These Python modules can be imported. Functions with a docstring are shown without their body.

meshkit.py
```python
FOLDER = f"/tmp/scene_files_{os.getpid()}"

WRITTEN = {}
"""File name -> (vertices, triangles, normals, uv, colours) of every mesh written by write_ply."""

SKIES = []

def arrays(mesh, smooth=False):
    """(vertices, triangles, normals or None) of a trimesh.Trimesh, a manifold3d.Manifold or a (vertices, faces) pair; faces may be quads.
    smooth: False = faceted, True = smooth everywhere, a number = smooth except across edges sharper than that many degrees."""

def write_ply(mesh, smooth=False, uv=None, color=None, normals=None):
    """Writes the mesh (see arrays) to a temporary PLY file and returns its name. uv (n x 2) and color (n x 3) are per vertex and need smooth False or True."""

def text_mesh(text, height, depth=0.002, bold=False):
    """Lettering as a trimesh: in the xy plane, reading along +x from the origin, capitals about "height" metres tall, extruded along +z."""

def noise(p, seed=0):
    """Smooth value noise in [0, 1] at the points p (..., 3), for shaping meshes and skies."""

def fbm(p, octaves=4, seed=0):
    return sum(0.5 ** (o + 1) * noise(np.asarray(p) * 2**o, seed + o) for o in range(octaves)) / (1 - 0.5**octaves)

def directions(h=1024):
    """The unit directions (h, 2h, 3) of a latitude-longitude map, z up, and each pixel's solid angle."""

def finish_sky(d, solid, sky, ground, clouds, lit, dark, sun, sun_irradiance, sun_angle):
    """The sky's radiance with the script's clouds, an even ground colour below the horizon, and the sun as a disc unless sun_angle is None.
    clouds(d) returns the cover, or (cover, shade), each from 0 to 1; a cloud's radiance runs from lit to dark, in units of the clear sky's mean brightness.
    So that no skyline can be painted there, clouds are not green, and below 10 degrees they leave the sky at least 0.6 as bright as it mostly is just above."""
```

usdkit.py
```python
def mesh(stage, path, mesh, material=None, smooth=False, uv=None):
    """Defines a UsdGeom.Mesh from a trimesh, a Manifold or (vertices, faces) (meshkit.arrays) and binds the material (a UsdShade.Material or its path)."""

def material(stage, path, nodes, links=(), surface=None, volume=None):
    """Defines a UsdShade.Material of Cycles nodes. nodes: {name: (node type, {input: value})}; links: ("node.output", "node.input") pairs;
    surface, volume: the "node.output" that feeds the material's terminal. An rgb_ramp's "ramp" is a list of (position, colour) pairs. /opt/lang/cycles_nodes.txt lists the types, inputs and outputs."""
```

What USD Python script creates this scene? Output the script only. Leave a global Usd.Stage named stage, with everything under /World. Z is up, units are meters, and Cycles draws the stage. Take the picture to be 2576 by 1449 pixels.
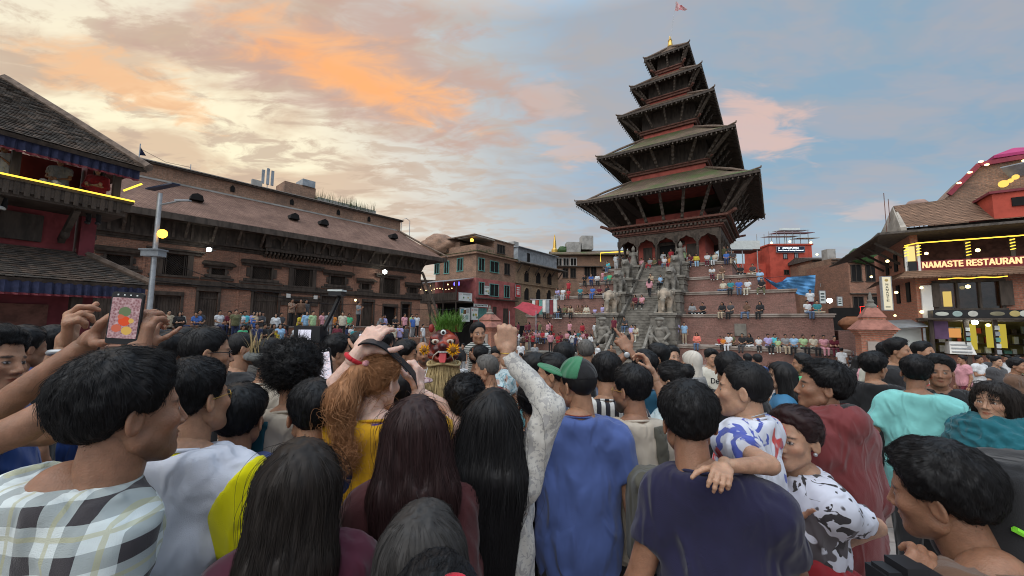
import math, random, numpy as np, trimesh, usdkit, meshkit
from pxr import Usd, UsdGeom, UsdLux, UsdShade, Gf, Sdf, Vt
stage = Usd.Stage.CreateInMemory()
UsdGeom.SetStageUpAxis(stage, 'Z'); UsdGeom.SetStageMetersPerUnit(stage, 1.0)
W = '/World'; UsdGeom.Xform.Define(stage, W); LK = W + '/Looks'; UsdGeom.Scope.Define(stage, LK)
PI = math.pi
# ------------------------------------------------------------------ camera
FP, PIT, ROL, HC = 970.7, math.radians(5.155), math.radians(.57), 1.85
cF = np.array([0, math.cos(PIT), math.sin(PIT)]); _r = np.array([1., 0, 0]); _u = np.cross(_r, cF)
cR = _r * math.cos(ROL) + _u * math.sin(ROL); cU = -_r * math.sin(ROL) + _u * math.cos(ROL)
CP = np.array([0, 0, HC])
cam = UsdGeom.Camera.Define(stage, W + '/camera')
cam.CreateHorizontalApertureAttr(36.0); cam.CreateVerticalApertureAttr(20.25); cam.CreateFocalLengthAttr(36.0 * FP / 2576)
cam.CreateFStopAttr(0.0); cam.CreateClippingRangeAttr(Gf.Vec2f(0.05, 3000)); cam.CreateExposureAttr(0.62)
M = Gf.Matrix4d(*cR, 0, *cU, 0, *(-cF), 0, *CP, 1); UsdGeom.Xformable(cam).AddTransformOp().Set(M)
def ray(x, y): return cF + cR * (x - 1288) / FP - cU * (y - 724.5) / FP      # direction with forward depth 1
def at(x, y, d): return CP + ray(x, y) * d
def lin(*c): return tuple(((v / 255 + .055) / 1.055) ** 2.4 if v > 10 else v / 255 / 12.92 for v in c)
# ------------------------------------------------------------------ sky, sunset direction and added fill light
SAZ, SEL = math.radians(-42), math.radians(9)
SUN = np.array([math.sin(SAZ) * math.cos(SEL), math.cos(SAZ) * math.cos(SEL), math.sin(SEL)])
SK = .1
LAZ, LEL = math.radians(-150), math.radians(48)              # soft fill added high behind the viewer, standing in for overcast skylight
def deck(x, y):
    d = ray(x, y); d = d / np.linalg.norm(d); return d[:2] / (d[2] + .15)
def sky_material():
    n, l = {}, []
    def N(k, t, **kw): n[k] = (t, kw); return k
    def L(a, b): l.append((a, b))
    N('tc', 'texture_coordinate'); N('sep', 'separate_xyz'); L('tc.generated', 'sep.vector')
    N('skyt', 'sky_texture', sky_type='single_scattering', sun_disc=False, sun_elevation=LEL, sun_rotation=LAZ)
    N('dot', 'vector_math', math_type='dot_product', vector2=tuple(SUN)); L('tc.generated', 'dot.vector1')
    N('base', 'rgb_ramp', ramp=[(0., lin(152, 166, 182)), (.45, lin(136, 160, 180)), (.66, lin(137, 166, 186)), (.80, lin(156, 176, 194)), (.885, lin(188, 193, 194)), (.945, lin(224, 217, 202)), (.975, lin(250, 238, 206)), (1., lin(255, 244, 205))])
    N('m0', 'map_range', from_min=-1., from_max=1., to_min=0., to_max=1.); L('dot.value', 'm0.value'); L('m0.result', 'base.fac')
    # low sky is paler
    N('lowm', 'map_range', from_min=.0, from_max=.3, to_min=.55, to_max=0., clamp=True); L('sep.z', 'lowm.value')
    N('low', 'mix_color', b=lin(204, 214, 214)); L('base.color', 'low.a'); L('lowm.result', 'low.fac')
    # cloud deck coordinates
    N('za', 'math', math_type='add', value2=.15); L('sep.z', 'za.value1')
    N('zm', 'math', math_type='maximum', value2=.04); L('za.value', 'zm.value1')
    N('du', 'math', math_type='divide'); L('sep.x', 'du.value1'); L('zm.value', 'du.value2')
    N('dv', 'math', math_type='divide'); L('sep.y', 'dv.value1'); L('zm.value', 'dv.value2')
    N('uv', 'combine_xyz', z=0.); L('du.value', 'uv.x'); L('dv.value', 'uv.y')
    N('rot', 'mapping', rotation=(0, 0, .62), scale=(1., 1.9, 1.)); L('uv.vector', 'rot.vector')
    N('n1', 'noise_texture', scale=1.5, detail=9., roughness=.56, distortion=.35); L('rot.vector', 'n1.vector')
    N('n2', 'noise_texture', scale=4.6, detail=8., roughness=.6, distortion=.5); L('rot.vector', 'n2.vector')
    # grey clouds
    N('c1', 'map_range', from_min=.43, from_max=.6, to_min=0., to_max=.85, clamp=True, range_type='smoothstep'); L('n1.fac', 'c1.value')
    N('gcol', 'rgb_ramp', ramp=[(0., lin(152, 158, 170)), (.72, lin(164, 168, 177)), (.86, lin(176, 168, 162)), (.94, lin(206, 182, 160)), (1., lin(216, 184, 150))]); L('m0.result', 'gcol.fac')
    N('g', 'mix_color'); L('c1.result', 'g.fac'); L('low.result', 'g.a'); L('gcol.color', 'g.b')
    last = 'g.result'
    N('c2', 'map_range', from_min=.46, from_max=.6, to_min=0., to_max=.75, clamp=True, range_type='smoothstep'); L('n2.fac', 'c2.value')
    N('near', 'map_range', from_min=.55, from_max=.95, to_min=.15, to_max=1., clamp=True); L('dot.value', 'near.value')
    N('c2n', 'math', math_type='multiply'); L('c2.result', 'c2n.value1'); L('near.result', 'c2n.value2')
    N('h', 'mix_color', b=lin(196, 170, 146)); L('c2n.value', 'h.fac'); L(last, 'h.a'); last = 'h.result'
    # sunlit cloud banks: soft ellipses in the plane of the cloud deck, broken up by noise
    def bank(i, p, q, wid, col, amt, ns=3.2, edge=.75):
        nonlocal last
        a, b = deck(*p), deck(*q); m = (a + b) / 2; v = b - a; ln = np.linalg.norm(v); an = math.atan2(v[1], v[0])
        N(f'bm{i}', 'vector_math', math_type='subtract', vector2=(m[0], m[1], 0)); L('uv.vector', f'bm{i}.vector1')
        N(f'br{i}', 'vector_rotate', rotate_type='z_axis', angle=-an); L(f'bm{i}.vector', f'br{i}.vector')
        N(f'bs{i}', 'vector_math', math_type='multiply', vector2=(2 / ln, 1 / wid, 0)); L(f'br{i}.vector', f'bs{i}.vector1')
        N(f'bl{i}', 'vector_math', math_type='length'); L(f'bs{i}.vector', f'bl{i}.vector1')
        N(f'bn{i}', 'noise_texture', scale=ns * 1.25, detail=8., roughness=.58, distortion=.6); L('rot.vector', f'bn{i}.vector')
        N(f'bq{i}', 'math', math_type='multiply_add', value2=2.7, value3=-1.35); L(f'bn{i}.fac', f'bq{i}.value1')
        N(f'ba{i}', 'math', math_type='add'); L(f'bl{i}.value', f'ba{i}.value1'); L(f'bq{i}.value', f'ba{i}.value2')
        N(f'bf{i}', 'map_range', from_min=1.15, from_max=1.15 - edge, to_min=0., to_max=amt, clamp=True, range_type='smoothstep'); L(f'ba{i}.value', f'bf{i}.value')
        N(f'bx{i}', 'mix_color', b=col, use_clamp=False); L(f'bf{i}.result', f'bx{i}.fac'); L(last, f'bx{i}.a'); last = f'bx{i}.result'
    bank(0, (330, 20), (1330, 330), .34, lin(196, 162, 146), .8)
    bank(1, (440, 20), (1190, 310), .16, lin(255, 184, 120), .85, 4., .95)
    bank(2, (560, 90), (1130, 290), .07, lin(255, 176, 108), .7, 5., 1.1)
    bank(3, (60, 100), (520, 300), .16, lin(246, 190, 136), .75, 5.)
    bank(4, (1800, 230), (2000, 400), .13, lin(226, 188, 172), .75, 4.)
    bank(5, (1340, 200), (1420, 300), .10, lin(206, 182, 172), .6, 5.)
    bank(6, (1380, 330), (1500, 420), .12, lin(222, 186, 166), .5, 5.)
    bank(7, (2080, 520), (2300, 540), .12, lin(206, 186, 178), .55, 4.)
    # overcast sky, with its unseen zenith boosted to add light to the scene
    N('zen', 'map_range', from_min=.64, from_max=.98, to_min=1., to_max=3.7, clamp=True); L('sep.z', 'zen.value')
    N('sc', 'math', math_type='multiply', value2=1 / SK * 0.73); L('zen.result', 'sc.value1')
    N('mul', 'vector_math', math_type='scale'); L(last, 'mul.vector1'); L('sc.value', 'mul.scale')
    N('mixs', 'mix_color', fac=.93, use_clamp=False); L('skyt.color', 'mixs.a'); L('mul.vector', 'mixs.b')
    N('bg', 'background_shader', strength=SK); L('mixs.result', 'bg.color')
    return usdkit.material(stage, LK + '/sky', n, l, surface='bg.background')
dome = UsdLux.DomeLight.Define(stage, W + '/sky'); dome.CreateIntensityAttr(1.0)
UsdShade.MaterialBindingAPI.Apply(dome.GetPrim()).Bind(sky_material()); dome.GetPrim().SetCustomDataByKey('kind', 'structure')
fill_light = UsdLux.DistantLight.Define(stage, W + '/fill_light'); fill_light.CreateIntensityAttr(.4); fill_light.CreateAngleAttr(80.0); fill_light.CreateNormalizeAttr(True); fill_light.CreateColorAttr(Gf.Vec3f(1, .95, .88))  # added broad fill from behind the viewer, not the setting sun ahead
UsdGeom.Xformable(fill_light).AddRotateXYZOp().Set(Gf.Vec3f(90 - math.degrees(LEL), 0, 180 - math.degrees(LAZ)))
# ------------------------------------------------------------------ scene helpers
used = {}
def numbered(parent, name):
    k = (parent, name); i = used.get(k, 0); used[k] = i + 1
    return f'{parent}/{name}' if i == 0 else f'{parent}/{name}_{i:03d}'
def meta(prim, label=None, cat=None, group=None, kind=None):
    for k, v in (('label', label), ('category', cat), ('group', group), ('kind', kind)):
        if v: prim.SetCustomDataByKey(k, v)
def thing(name, label, cat, loc=(0, 0, 0), rz=0., group=None):
    p = numbered(W, name); x = UsdGeom.Xform.Define(stage, p)
    x.AddTranslateOp().Set(Gf.Vec3d(*map(float, loc)))
    if rz: x.AddRotateZOp().Set(math.degrees(rz))
    meta(x.GetPrim(), label, cat, group); return p
def obj(name, mesh, mat, parent=W, smooth=False, col=None, **kw):
    p = numbered(parent, name)
    m = usdkit.mesh(stage, p, mesh, mat, smooth)
    if col is not None:
        UsdGeom.PrimvarsAPI(m).CreatePrimvar('col', Sdf.ValueTypeNames.Color3fArray, 'vertex').Set(Vt.Vec3fArray.FromNumpy(np.asarray(col, np.float32)))
    if kw: meta(m.GetPrim(), **kw)
    return p
def struct(name, mesh, mat, smooth=False): return obj(name, mesh, mat, W, smooth, kind='structure')
class MB:
    def __init__(s): s.v, s.f, s.n = [], [], 0
    def add(s, v, f):
        v = np.asarray(v, float); f = np.asarray(f, int)
        if f.shape[1] == 4: f = np.vstack([f[:, [0, 1, 2]], f[:, [0, 2, 3]]])
        s.v.append(v); s.f.append(f + s.n); s.n += len(v); return s
    def tm(s, m): return s.add(m.vertices, m.faces)
    def box(s, x0, x1, y0, y1, z0, z1):
        v = [(x, y, z) for x in (x0, x1) for y in (y0, y1) for z in (z0, z1)]
        return s.add(v, [(0, 1, 3, 2), (4, 6, 7, 5), (0, 4, 5, 1), (2, 3, 7, 6), (0, 2, 6, 4), (1, 5, 7, 3)])
    def hexa(s, lo, hi):        # two quads (4 points each, same order counter-clockwise seen from hi)
        return s.add(list(lo) + list(hi), [(0, 3, 2, 1), (4, 5, 6, 7), (0, 1, 5, 4), (1, 2, 6, 5), (2, 3, 7, 6), (3, 0, 4, 7)])
    def bar(s, p, q, w, h=None, up=(0, 0, 1)):
        p, q = np.asarray(p, float), np.asarray(q, float); h = h or w; d = q - p; d = d / np.linalg.norm(d)
        a = np.cross(d, up); a = np.cross(d, (1, 0, 0)) if np.linalg.norm(a) < 1e-6 else a; a /= np.linalg.norm(a); b = np.cross(a, d)
        o = [(-1, -1), (1, -1), (1, 1), (-1, 1)]
        return s.hexa([p + a * i * w / 2 + b * j * h / 2 for i, j in o], [q + a * i * w / 2 + b * j * h / 2 for i, j in o])
    def tube(s, pts, r, n=8):
        p = np.asarray(pts, float); k = len(p); r = np.broadcast_to(r, (k,)); t = np.gradient(p, axis=0); t /= np.linalg.norm(t, axis=1, keepdims=True) + 1e-12
        a = np.cross(t, np.where(np.abs(t[:, 2:]) < .9, [0, 0, 1.], [1., 0, 0])); a /= np.linalg.norm(a, axis=1, keepdims=True); b = np.cross(t, a)
        g = np.arange(n) * 2 * PI / n
        v = (p[:, None] + r[:, None, None] * (np.cos(g)[None, :, None] * a[:, None] + np.sin(g)[None, :, None] * b[:, None])).reshape(-1, 3)
        f = [(i * n + j, i * n + (j + 1) % n, (i + 1) * n + (j + 1) % n, (i + 1) * n + j) for i in range(k - 1) for j in range(n)]
        s.add(v, f); c = s.n - len(v)
        s.v.append(np.array([p[0], p[-1]])); s.f.append(np.array([(s.n, c + (j + 1) % n, c + j) for j in range(n)] + [(s.n + 1, c + (k - 1) * n + j, c + (k - 1) * n + (j + 1) % n) for j in range(n)])); s.n += 2
        return s
    def lathe(s, prof, c=(0, 0, 0), n=16, ph=0.):       # prof: (r, z)
        g = np.arange(n) * 2 * PI / n + ph; k = len(prof)
        v = [(c[0] + r * math.cos(a), c[1] + r * math.sin(a), c[2] + z) for r, z in prof for a in g]
        f = [(i * n + j, i * n + (j + 1) % n, (i + 1) * n + (j + 1) % n, (i + 1) * n + j) for i in range(k - 1) for j in range(n)]
        b = s.n; s.add(v, f)
        s.v.append(np.array([(c[0], c[1], c[2] + prof[0][1]), (c[0], c[1], c[2] + prof[-1][1])])); s.f.append(np.array([(s.n, b + (j + 1) % n, b + j) for j in range(n)] + [(s.n + 1, b + (k - 1) * n + j, b + (k - 1) * n + (j + 1) % n) for j in range(n)])); s.n += 2
        return s
    def frustum(s, a0, z0, a1, z1, c=(0, 0)):           # square frustum of half widths a0, a1
        q = lambda a, z: [(c[0] - a, c[1] - a, z), (c[0] + a, c[1] - a, z), (c[0] + a, c[1] + a, z), (c[0] - a, c[1] + a, z)]
        return s.hexa(q(a0, z0), q(a1, z1))
    def poly(s, pts, y0, y1):                            # polygon in (x, z), extruded along y
        from shapely.geometry import Polygon
        m = trimesh.creation.extrude_polygon(Polygon(pts), 1.0, engine='earcut'); v = np.array(m.vertices)
        return s.add(np.stack([v[:, 0], y1 + (y0 - y1) * v[:, 2], v[:, 1]], 1), m.faces)
    def ball(s, c, r, sub=1):
        m = trimesh.creation.icosphere(sub, 1.0); return s.add(m.vertices * np.asarray(r) + np.asarray(c), m.faces)
    def get(s): return np.vstack(s.v), np.vstack(s.f)
    def put(s, name, mat, parent=W, smooth=False, **kw): return obj(name, s.get(), mat, parent, smooth, **kw)
class Frame:                                             # a facade: origin, local x along it, y into the building, z up
    def __init__(s, o, az): s.o = np.asarray(o, float); s.rz = PI / 2 - az; s.x = np.array([math.sin(az), math.cos(az), 0]); s.y = np.array([-s.x[1], s.x[0], 0])
    def on(s, px, py, y=0.):                             # pixel -> (x, z) on the plane y = const of the frame
        d = ray(px, py); t = (y - s.y @ (CP - s.o)) / (s.y @ d); p = CP + t * d - s.o; return p @ s.x, p[2]
    def w(s, x, y, z): return s.o + s.x * x + s.y * y + np.array([0, 0, z])
# ------------------------------------------------------------------ materials
mats = {}
def pmat(name, color, rough=.7, var=.25, scale=3., bump=0., bscale=40., spec=.3, metal=0., col2=None, stretch=None, cover=(.42, .62), fine=.0):
    """A procedural surface: colour broken up by noise towards col2 (or a darker tone), with fine relief."""
    if name in mats: return mats[name]
    c2 = col2 or tuple(c * (1 - var) for c in color)
    n = {'tc': ('texture_coordinate', {}), 'n': ('noise_texture', dict(scale=scale, detail=6., roughness=.6)), 'r': ('map_range', dict(from_min=cover[0], from_max=cover[1], clamp=True)),
         'm': ('mix_color', dict(a=color, b=c2)), 'n2': ('noise_texture', dict(scale=bscale, detail=4.)), 'b': ('bump', dict(strength=bump, distance=.02)),
         'p': ('principled_bsdf', dict(roughness=rough, specular_ior_level=spec, metallic=metal))}
    l = [('n.fac', 'r.value'), ('r.result', 'm.fac'), ('n2.fac', 'b.height'), ('m.result', 'p.base_color')]
    src = 'tc.object'
    if stretch: n['mp'] = ('mapping', dict(scale=stretch)); l.append((src, 'mp.vector')); src = 'mp.vector'
    l += [(src, 'n.vector'), (src, 'n2.vector')]
    if bump: l.append(('b.normal', 'p.normal'))
    mats[name] = usdkit.material(stage, f'{LK}/{name}', n, l, 'p.BSDF'); return mats[name]
def brick(name, c1, c2, mortar, bw=.24, rh=.07, stain=(.1, .08, .07), samt=.35, bump=.5, rough=.85):
    if name in mats: return mats[name]
    n = {'tc': ('texture_coordinate', {}), 's': ('separate_xyz', {}), 'a': ('math', dict(math_type='add')), 'c': ('combine_xyz', {}),
         'k': ('brick_texture', dict(color1=c1, color2=c2, mortar=mortar, scale=1., mortar_size=.011, mortar_smooth=.3, bias=-.1, brick_width=bw, row_height=rh)),
         'n': ('noise_texture', dict(scale=.9, detail=8., roughness=.68)), 'r': ('map_range', dict(from_min=.45, from_max=.68, to_max=samt, clamp=True)), 'm': ('mix_color', dict(b=stain)),
         'n3': ('noise_texture', dict(scale=14., detail=3.)), 'r3': ('map_range', dict(from_min=.3, from_max=.7, to_min=.72, to_max=1.2)), 'mm': ('vector_math', dict(math_type='scale')),
         'bh': ('math', dict(math_type='multiply_add', value2=-.7)), 'b': ('bump', dict(strength=bump, distance=.015)), 'p': ('principled_bsdf', dict(roughness=rough, specular_ior_level=.2))}
    l = [('tc.object', 's.vector'), ('s.x', 'a.value1'), ('s.y', 'a.value2'), ('a.value', 'c.x'), ('s.z', 'c.y'), ('c.vector', 'k.vector'), ('tc.object', 'n.vector'), ('tc.object', 'n3.vector'), ('n3.fac', 'r3.value'),
         ('k.color', 'mm.vector1'), ('r3.result', 'mm.scale'), ('n.fac', 'r.value'), ('r.result', 'm.fac'), ('mm.vector', 'm.a'), ('m.result', 'p.base_color'), ('k.fac', 'bh.value1'), ('n3.fac', 'bh.value3'), ('bh.value', 'b.height'), ('b.normal', 'p.normal')]
    mats[name] = usdkit.material(stage, f'{LK}/{name}', n, l, 'p.BSDF'); return mats[name]
def glow(name, color, s):
    if name not in mats: mats[name] = usdkit.material(stage, f'{LK}/{name}', {'e': ('emission', dict(color=color, strength=float(s)))}, [], 'e.emission')
    return mats[name]
def tiles(name, c1, c2, moss=None, mossamt=0., rx=.14, ry=.16):
    """Small clay tiles: staggered rows down the slope (x across, z rising), darker weathering, patches of moss."""
    if name in mats: return mats[name]
    n = {'tc': ('texture_coordinate', {}), 's': ('separate_xyz', {}), 'a': ('math', dict(math_type='add')), 'c': ('combine_xyz', {}),
         'k': ('brick_texture', dict(color1=c1, color2=c2, mortar=tuple(v * .3 for v in c1), scale=1., mortar_size=.016, mortar_smooth=.5, brick_width=rx, row_height=ry * .6)),
         'n': ('noise_texture', dict(scale=.55, detail=9., roughness=.7)), 'r': ('map_range', dict(from_min=.42, from_max=.66, to_max=.75, clamp=True)), 'm': ('mix_color', dict(b=tuple(v * .42 for v in c2))),
         'nm': ('noise_texture', dict(scale=.3, detail=7., roughness=.62)), 'rm': ('map_range', dict(from_min=.47, from_max=.6, to_max=mossamt, clamp=True)), 'mm': ('mix_color', dict(b=moss or c1)),
         'n3': ('noise_texture', dict(scale=9., detail=4.)), 'bh': ('math', dict(math_type='multiply_add', value2=-.9)), 'b': ('bump', dict(strength=.8, distance=.03)), 'p': ('principled_bsdf', dict(roughness=.9, specular_ior_level=.15))}
    l = [('tc.object', 's.vector'), ('s.x', 'a.value1'), ('s.y', 'a.value2'), ('a.value', 'c.x'), ('s.z', 'c.y'), ('c.vector', 'k.vector'), ('tc.object', 'n.vector'), ('tc.object', 'nm.vector'), ('tc.object', 'n3.vector'),
         ('n.fac', 'r.value'), ('r.result', 'm.fac'), ('k.color', 'm.a'), ('nm.fac', 'rm.value'), ('rm.result', 'mm.fac'), ('m.result', 'mm.a'), ('mm.result', 'p.base_color'), ('k.fac', 'bh.value1'), ('n3.fac', 'bh.value3'), ('bh.value', 'b.height'), ('b.normal', 'p.normal')]
    mats[name] = usdkit.material(stage, f'{LK}/{name}', n, l, 'p.BSDF'); return mats[name]
brk_temple = brick('brick_temple', (.30, .155, .13), (.215, .115, .095), (.19, .13, .11), bw=.26, rh=.07)
brk_palace = brick('brick_palace', (.40, .20, .135), (.28, .14, .095), (.24, .16, .12), bw=.24, rh=.075, samt=.5)
brk_old = brick('brick_old', (.38, .22, .15), (.27, .155, .105), (.25, .19, .145), samt=.6)
brk_new = brick('brick_new', (.44, .17, .11), (.34, .13, .085), (.28, .2, .15), samt=.15)
brk_tan = brick('brick_tan', (.38, .27, .175), (.29, .205, .13), (.27, .21, .15), samt=.5)
red_paint = pmat('red_painted_brick', (.42, .10, .075), .75, .3, 2., .3, 22.)
red_wall = pmat('red_wall', (.50, .085, .055), .8, .25, 1.2, .3, 18.)
pink_wall = pmat('pink_wall', (.40, .13, .12), .85, .35, 1.5, .3, 18.)
maroon = pmat('maroon_paint', (.20, .035, .045), .6, .3, 3.)
wood = pmat('dark_wood', (.075, .058, .047), .72, .5, 5., .5, 30., stretch=(1, 1, .25))
wood2 = pmat('grey_wood', (.105, .082, .066), .8, .5, 4., .5, 26.)
wood_red = pmat('red_wood', (.18, .08, .06), .75, .45, 4., .4, 26.)
stone = pmat('grey_stone', (.215, .20, .175), .88, .5, 2.2, .6, 16., col2=(.12, .112, .098))
stone_warm = pmat('worn_stone', (.38, .31, .24), .88, .5, 1.6, .6, 14., col2=(.2, .185, .155))
coping = pmat('coping_stone', (.36, .31, .275), .9, .5, 1.3, .5, 12., col2=(.22, .18, .155))
roof_temple = tiles('roof_temple', (.28, .185, .13), (.19, .135, .10))
roof_moss = tiles('roof_moss', (.30, .22, .16), (.22, .17, .13), (.085, .135, .05), .75)
roof_palace = tiles('roof_palace', (.32, .195, .15), (.23, .14, .11), rx=.16, ry=.17)
roof_right = tiles('roof_brown', (.30, .18, .12), (.21, .13, .09))
tile_near = [pmat(f'clay_tile_{i}', c, .9, .45, 6., .5, 30.) for i, c in enumerate([(.15, .125, .105), (.19, .14, .11), (.115, .10, .088)])]
plaster = pmat('grey_plaster', (.40, .36, .31), .9, .4, 1.5, .3, 20.)
conc = pmat('concrete', (.36, .35, .33), .9, .35, 1.5, .3, 24.)
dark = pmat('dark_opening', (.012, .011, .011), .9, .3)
teal = pmat('teal_paint', (.13, .33, .30), .6, .3, 4.)
white = pmat('white_paint', (.72, .71, .68), .5, .12, 2.)
metal = pmat('galvanised_metal', (.42, .44, .46), .42, .2, 6., metal=.6)
black = pmat('black_plastic', (.014, .014, .016), .42, .2, 8.)
gold = pmat('gilded_metal', (.62, .40, .10), .35, .3, 6., metal=.8)
tin = pmat('zinc_sheet', (.34, .37, .40), .5, .3, 2., metal=.3)
cloth_blue = pmat('navy_valance', (.035, .04, .085), .9, .3, 8.)
tarp_m = pmat('blue_tarp', (.13, .38, .74), .6, .35, 1.2, .6, 3.)
glass = usdkit.material(stage, LK + '/window_glass', {'t': ('transparent_bsdf', dict(color=(.75, .8, .8))), 'g': ('glossy_bsdf', dict(roughness=.08, color=(.8, .85, .9))), 'f': ('fresnel', dict(IOR=1.6)), 'm': ('mix_closure', {})},
                        [('f.fac', 'm.fac'), ('t.BSDF', 'm.closure1'), ('g.BSDF', 'm.closure2')], 'm.closure')
led = glow('led_yellow', (1., .68, .07), 1.25); led_dim = glow('led_warm', (1., .6, .13), .9); bulb_w = glow('floodlight', (.95, 1., .92), 14.); bulb_o = glow('sodium_lamp', (1., .44, .05), 3.)
bulb_s = glow('warm_bulb', (1., .76, .34), 2.6); neon_r = glow('red_neon', (1., .03, .02), 1.6); letter_m = glow('lit_lettering', (1., .62, .3), 1.0); glow_b = glow('blue_lamp', (.12, .1, 1.), 2.5)
# ------------------------------------------------------------------ organic shapes: distance fields meshed with surface nets
def rc(P, a, b, ra, rb):
    a = np.asarray(a, np.float32); ab = np.asarray(b, np.float32) - a; q = P - a
    t = np.clip(q @ ab / max(float(ab @ ab), 1e-9), 0, 1); q = q - t[:, None] * ab
    return np.sqrt(np.einsum('ij,ij->i', q, q)) - (ra + (rb - ra) * t)
def ell(P, c, r, Rm=None):
    q = P - np.asarray(c, np.float32)
    if Rm is not None: q = q @ np.asarray(Rm, np.float32)
    r = np.asarray(r, np.float32); u = q / r; k0 = np.sqrt(np.einsum('ij,ij->i', u, u)); u = u / r
    return k0 * (k0 - 1) / (np.sqrt(np.einsum('ij,ij->i', u, u)) + 1e-9)
def rbox(P, c, hb, r, Rm=None):
    q = P - np.asarray(c, np.float32)
    if Rm is not None: q = q @ np.asarray(Rm, np.float32)
    q = np.abs(q) - (np.asarray(hb, np.float32) - r); return np.linalg.norm(np.maximum(q, 0), axis=1) + np.minimum(q.max(1), 0) - r
def smin(a, b, k): h = np.maximum(k - np.abs(a - b), 0) / k; return np.minimum(a, b) - h * h * k * .25
def smax(a, b, k): return -smin(-a, -b, k)
def rotm(rx=0, ry=0, rz=0):
    cx, sx, cy, sy, cz, sz = math.cos(rx), math.sin(rx), math.cos(ry), math.sin(ry), math.cos(rz), math.sin(rz)
    return np.array([[cz, -sz, 0], [sz, cz, 0], [0, 0, 1]]) @ np.array([[cy, 0, sy], [0, 1, 0], [-sy, 0, cy]]) @ np.array([[1, 0, 0], [0, cx, -sx], [0, sx, cx]])
def field(prims, k=.05):
    """prims: ('c', a, b, ra, rb) round cone, ('e', centre, radii[, rotation]) ellipsoid, ('b', centre, half sizes, round[, rotation]); a leading '-' cuts."""
    def f(P):
        d = None
        for p in prims:
            t = p[0].lstrip('-'); v = rc(P, *p[1:]) if t == 'c' else ell(P, *p[1:]) if t == 'e' else rbox(P, *p[1:])
            d = v if d is None else smax(d, -v, k * .5) if p[0][0] == '-' else smin(d, v, k)
        return d
    return f
_CO = np.array([(i, j, k) for i in (0, 1) for j in (0, 1) for k in (0, 1)])
_ED = [(a, b) for a in range(8) for b in range(a + 1, 8) if np.abs(_CO[a] - _CO[b]).sum() == 1]
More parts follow.
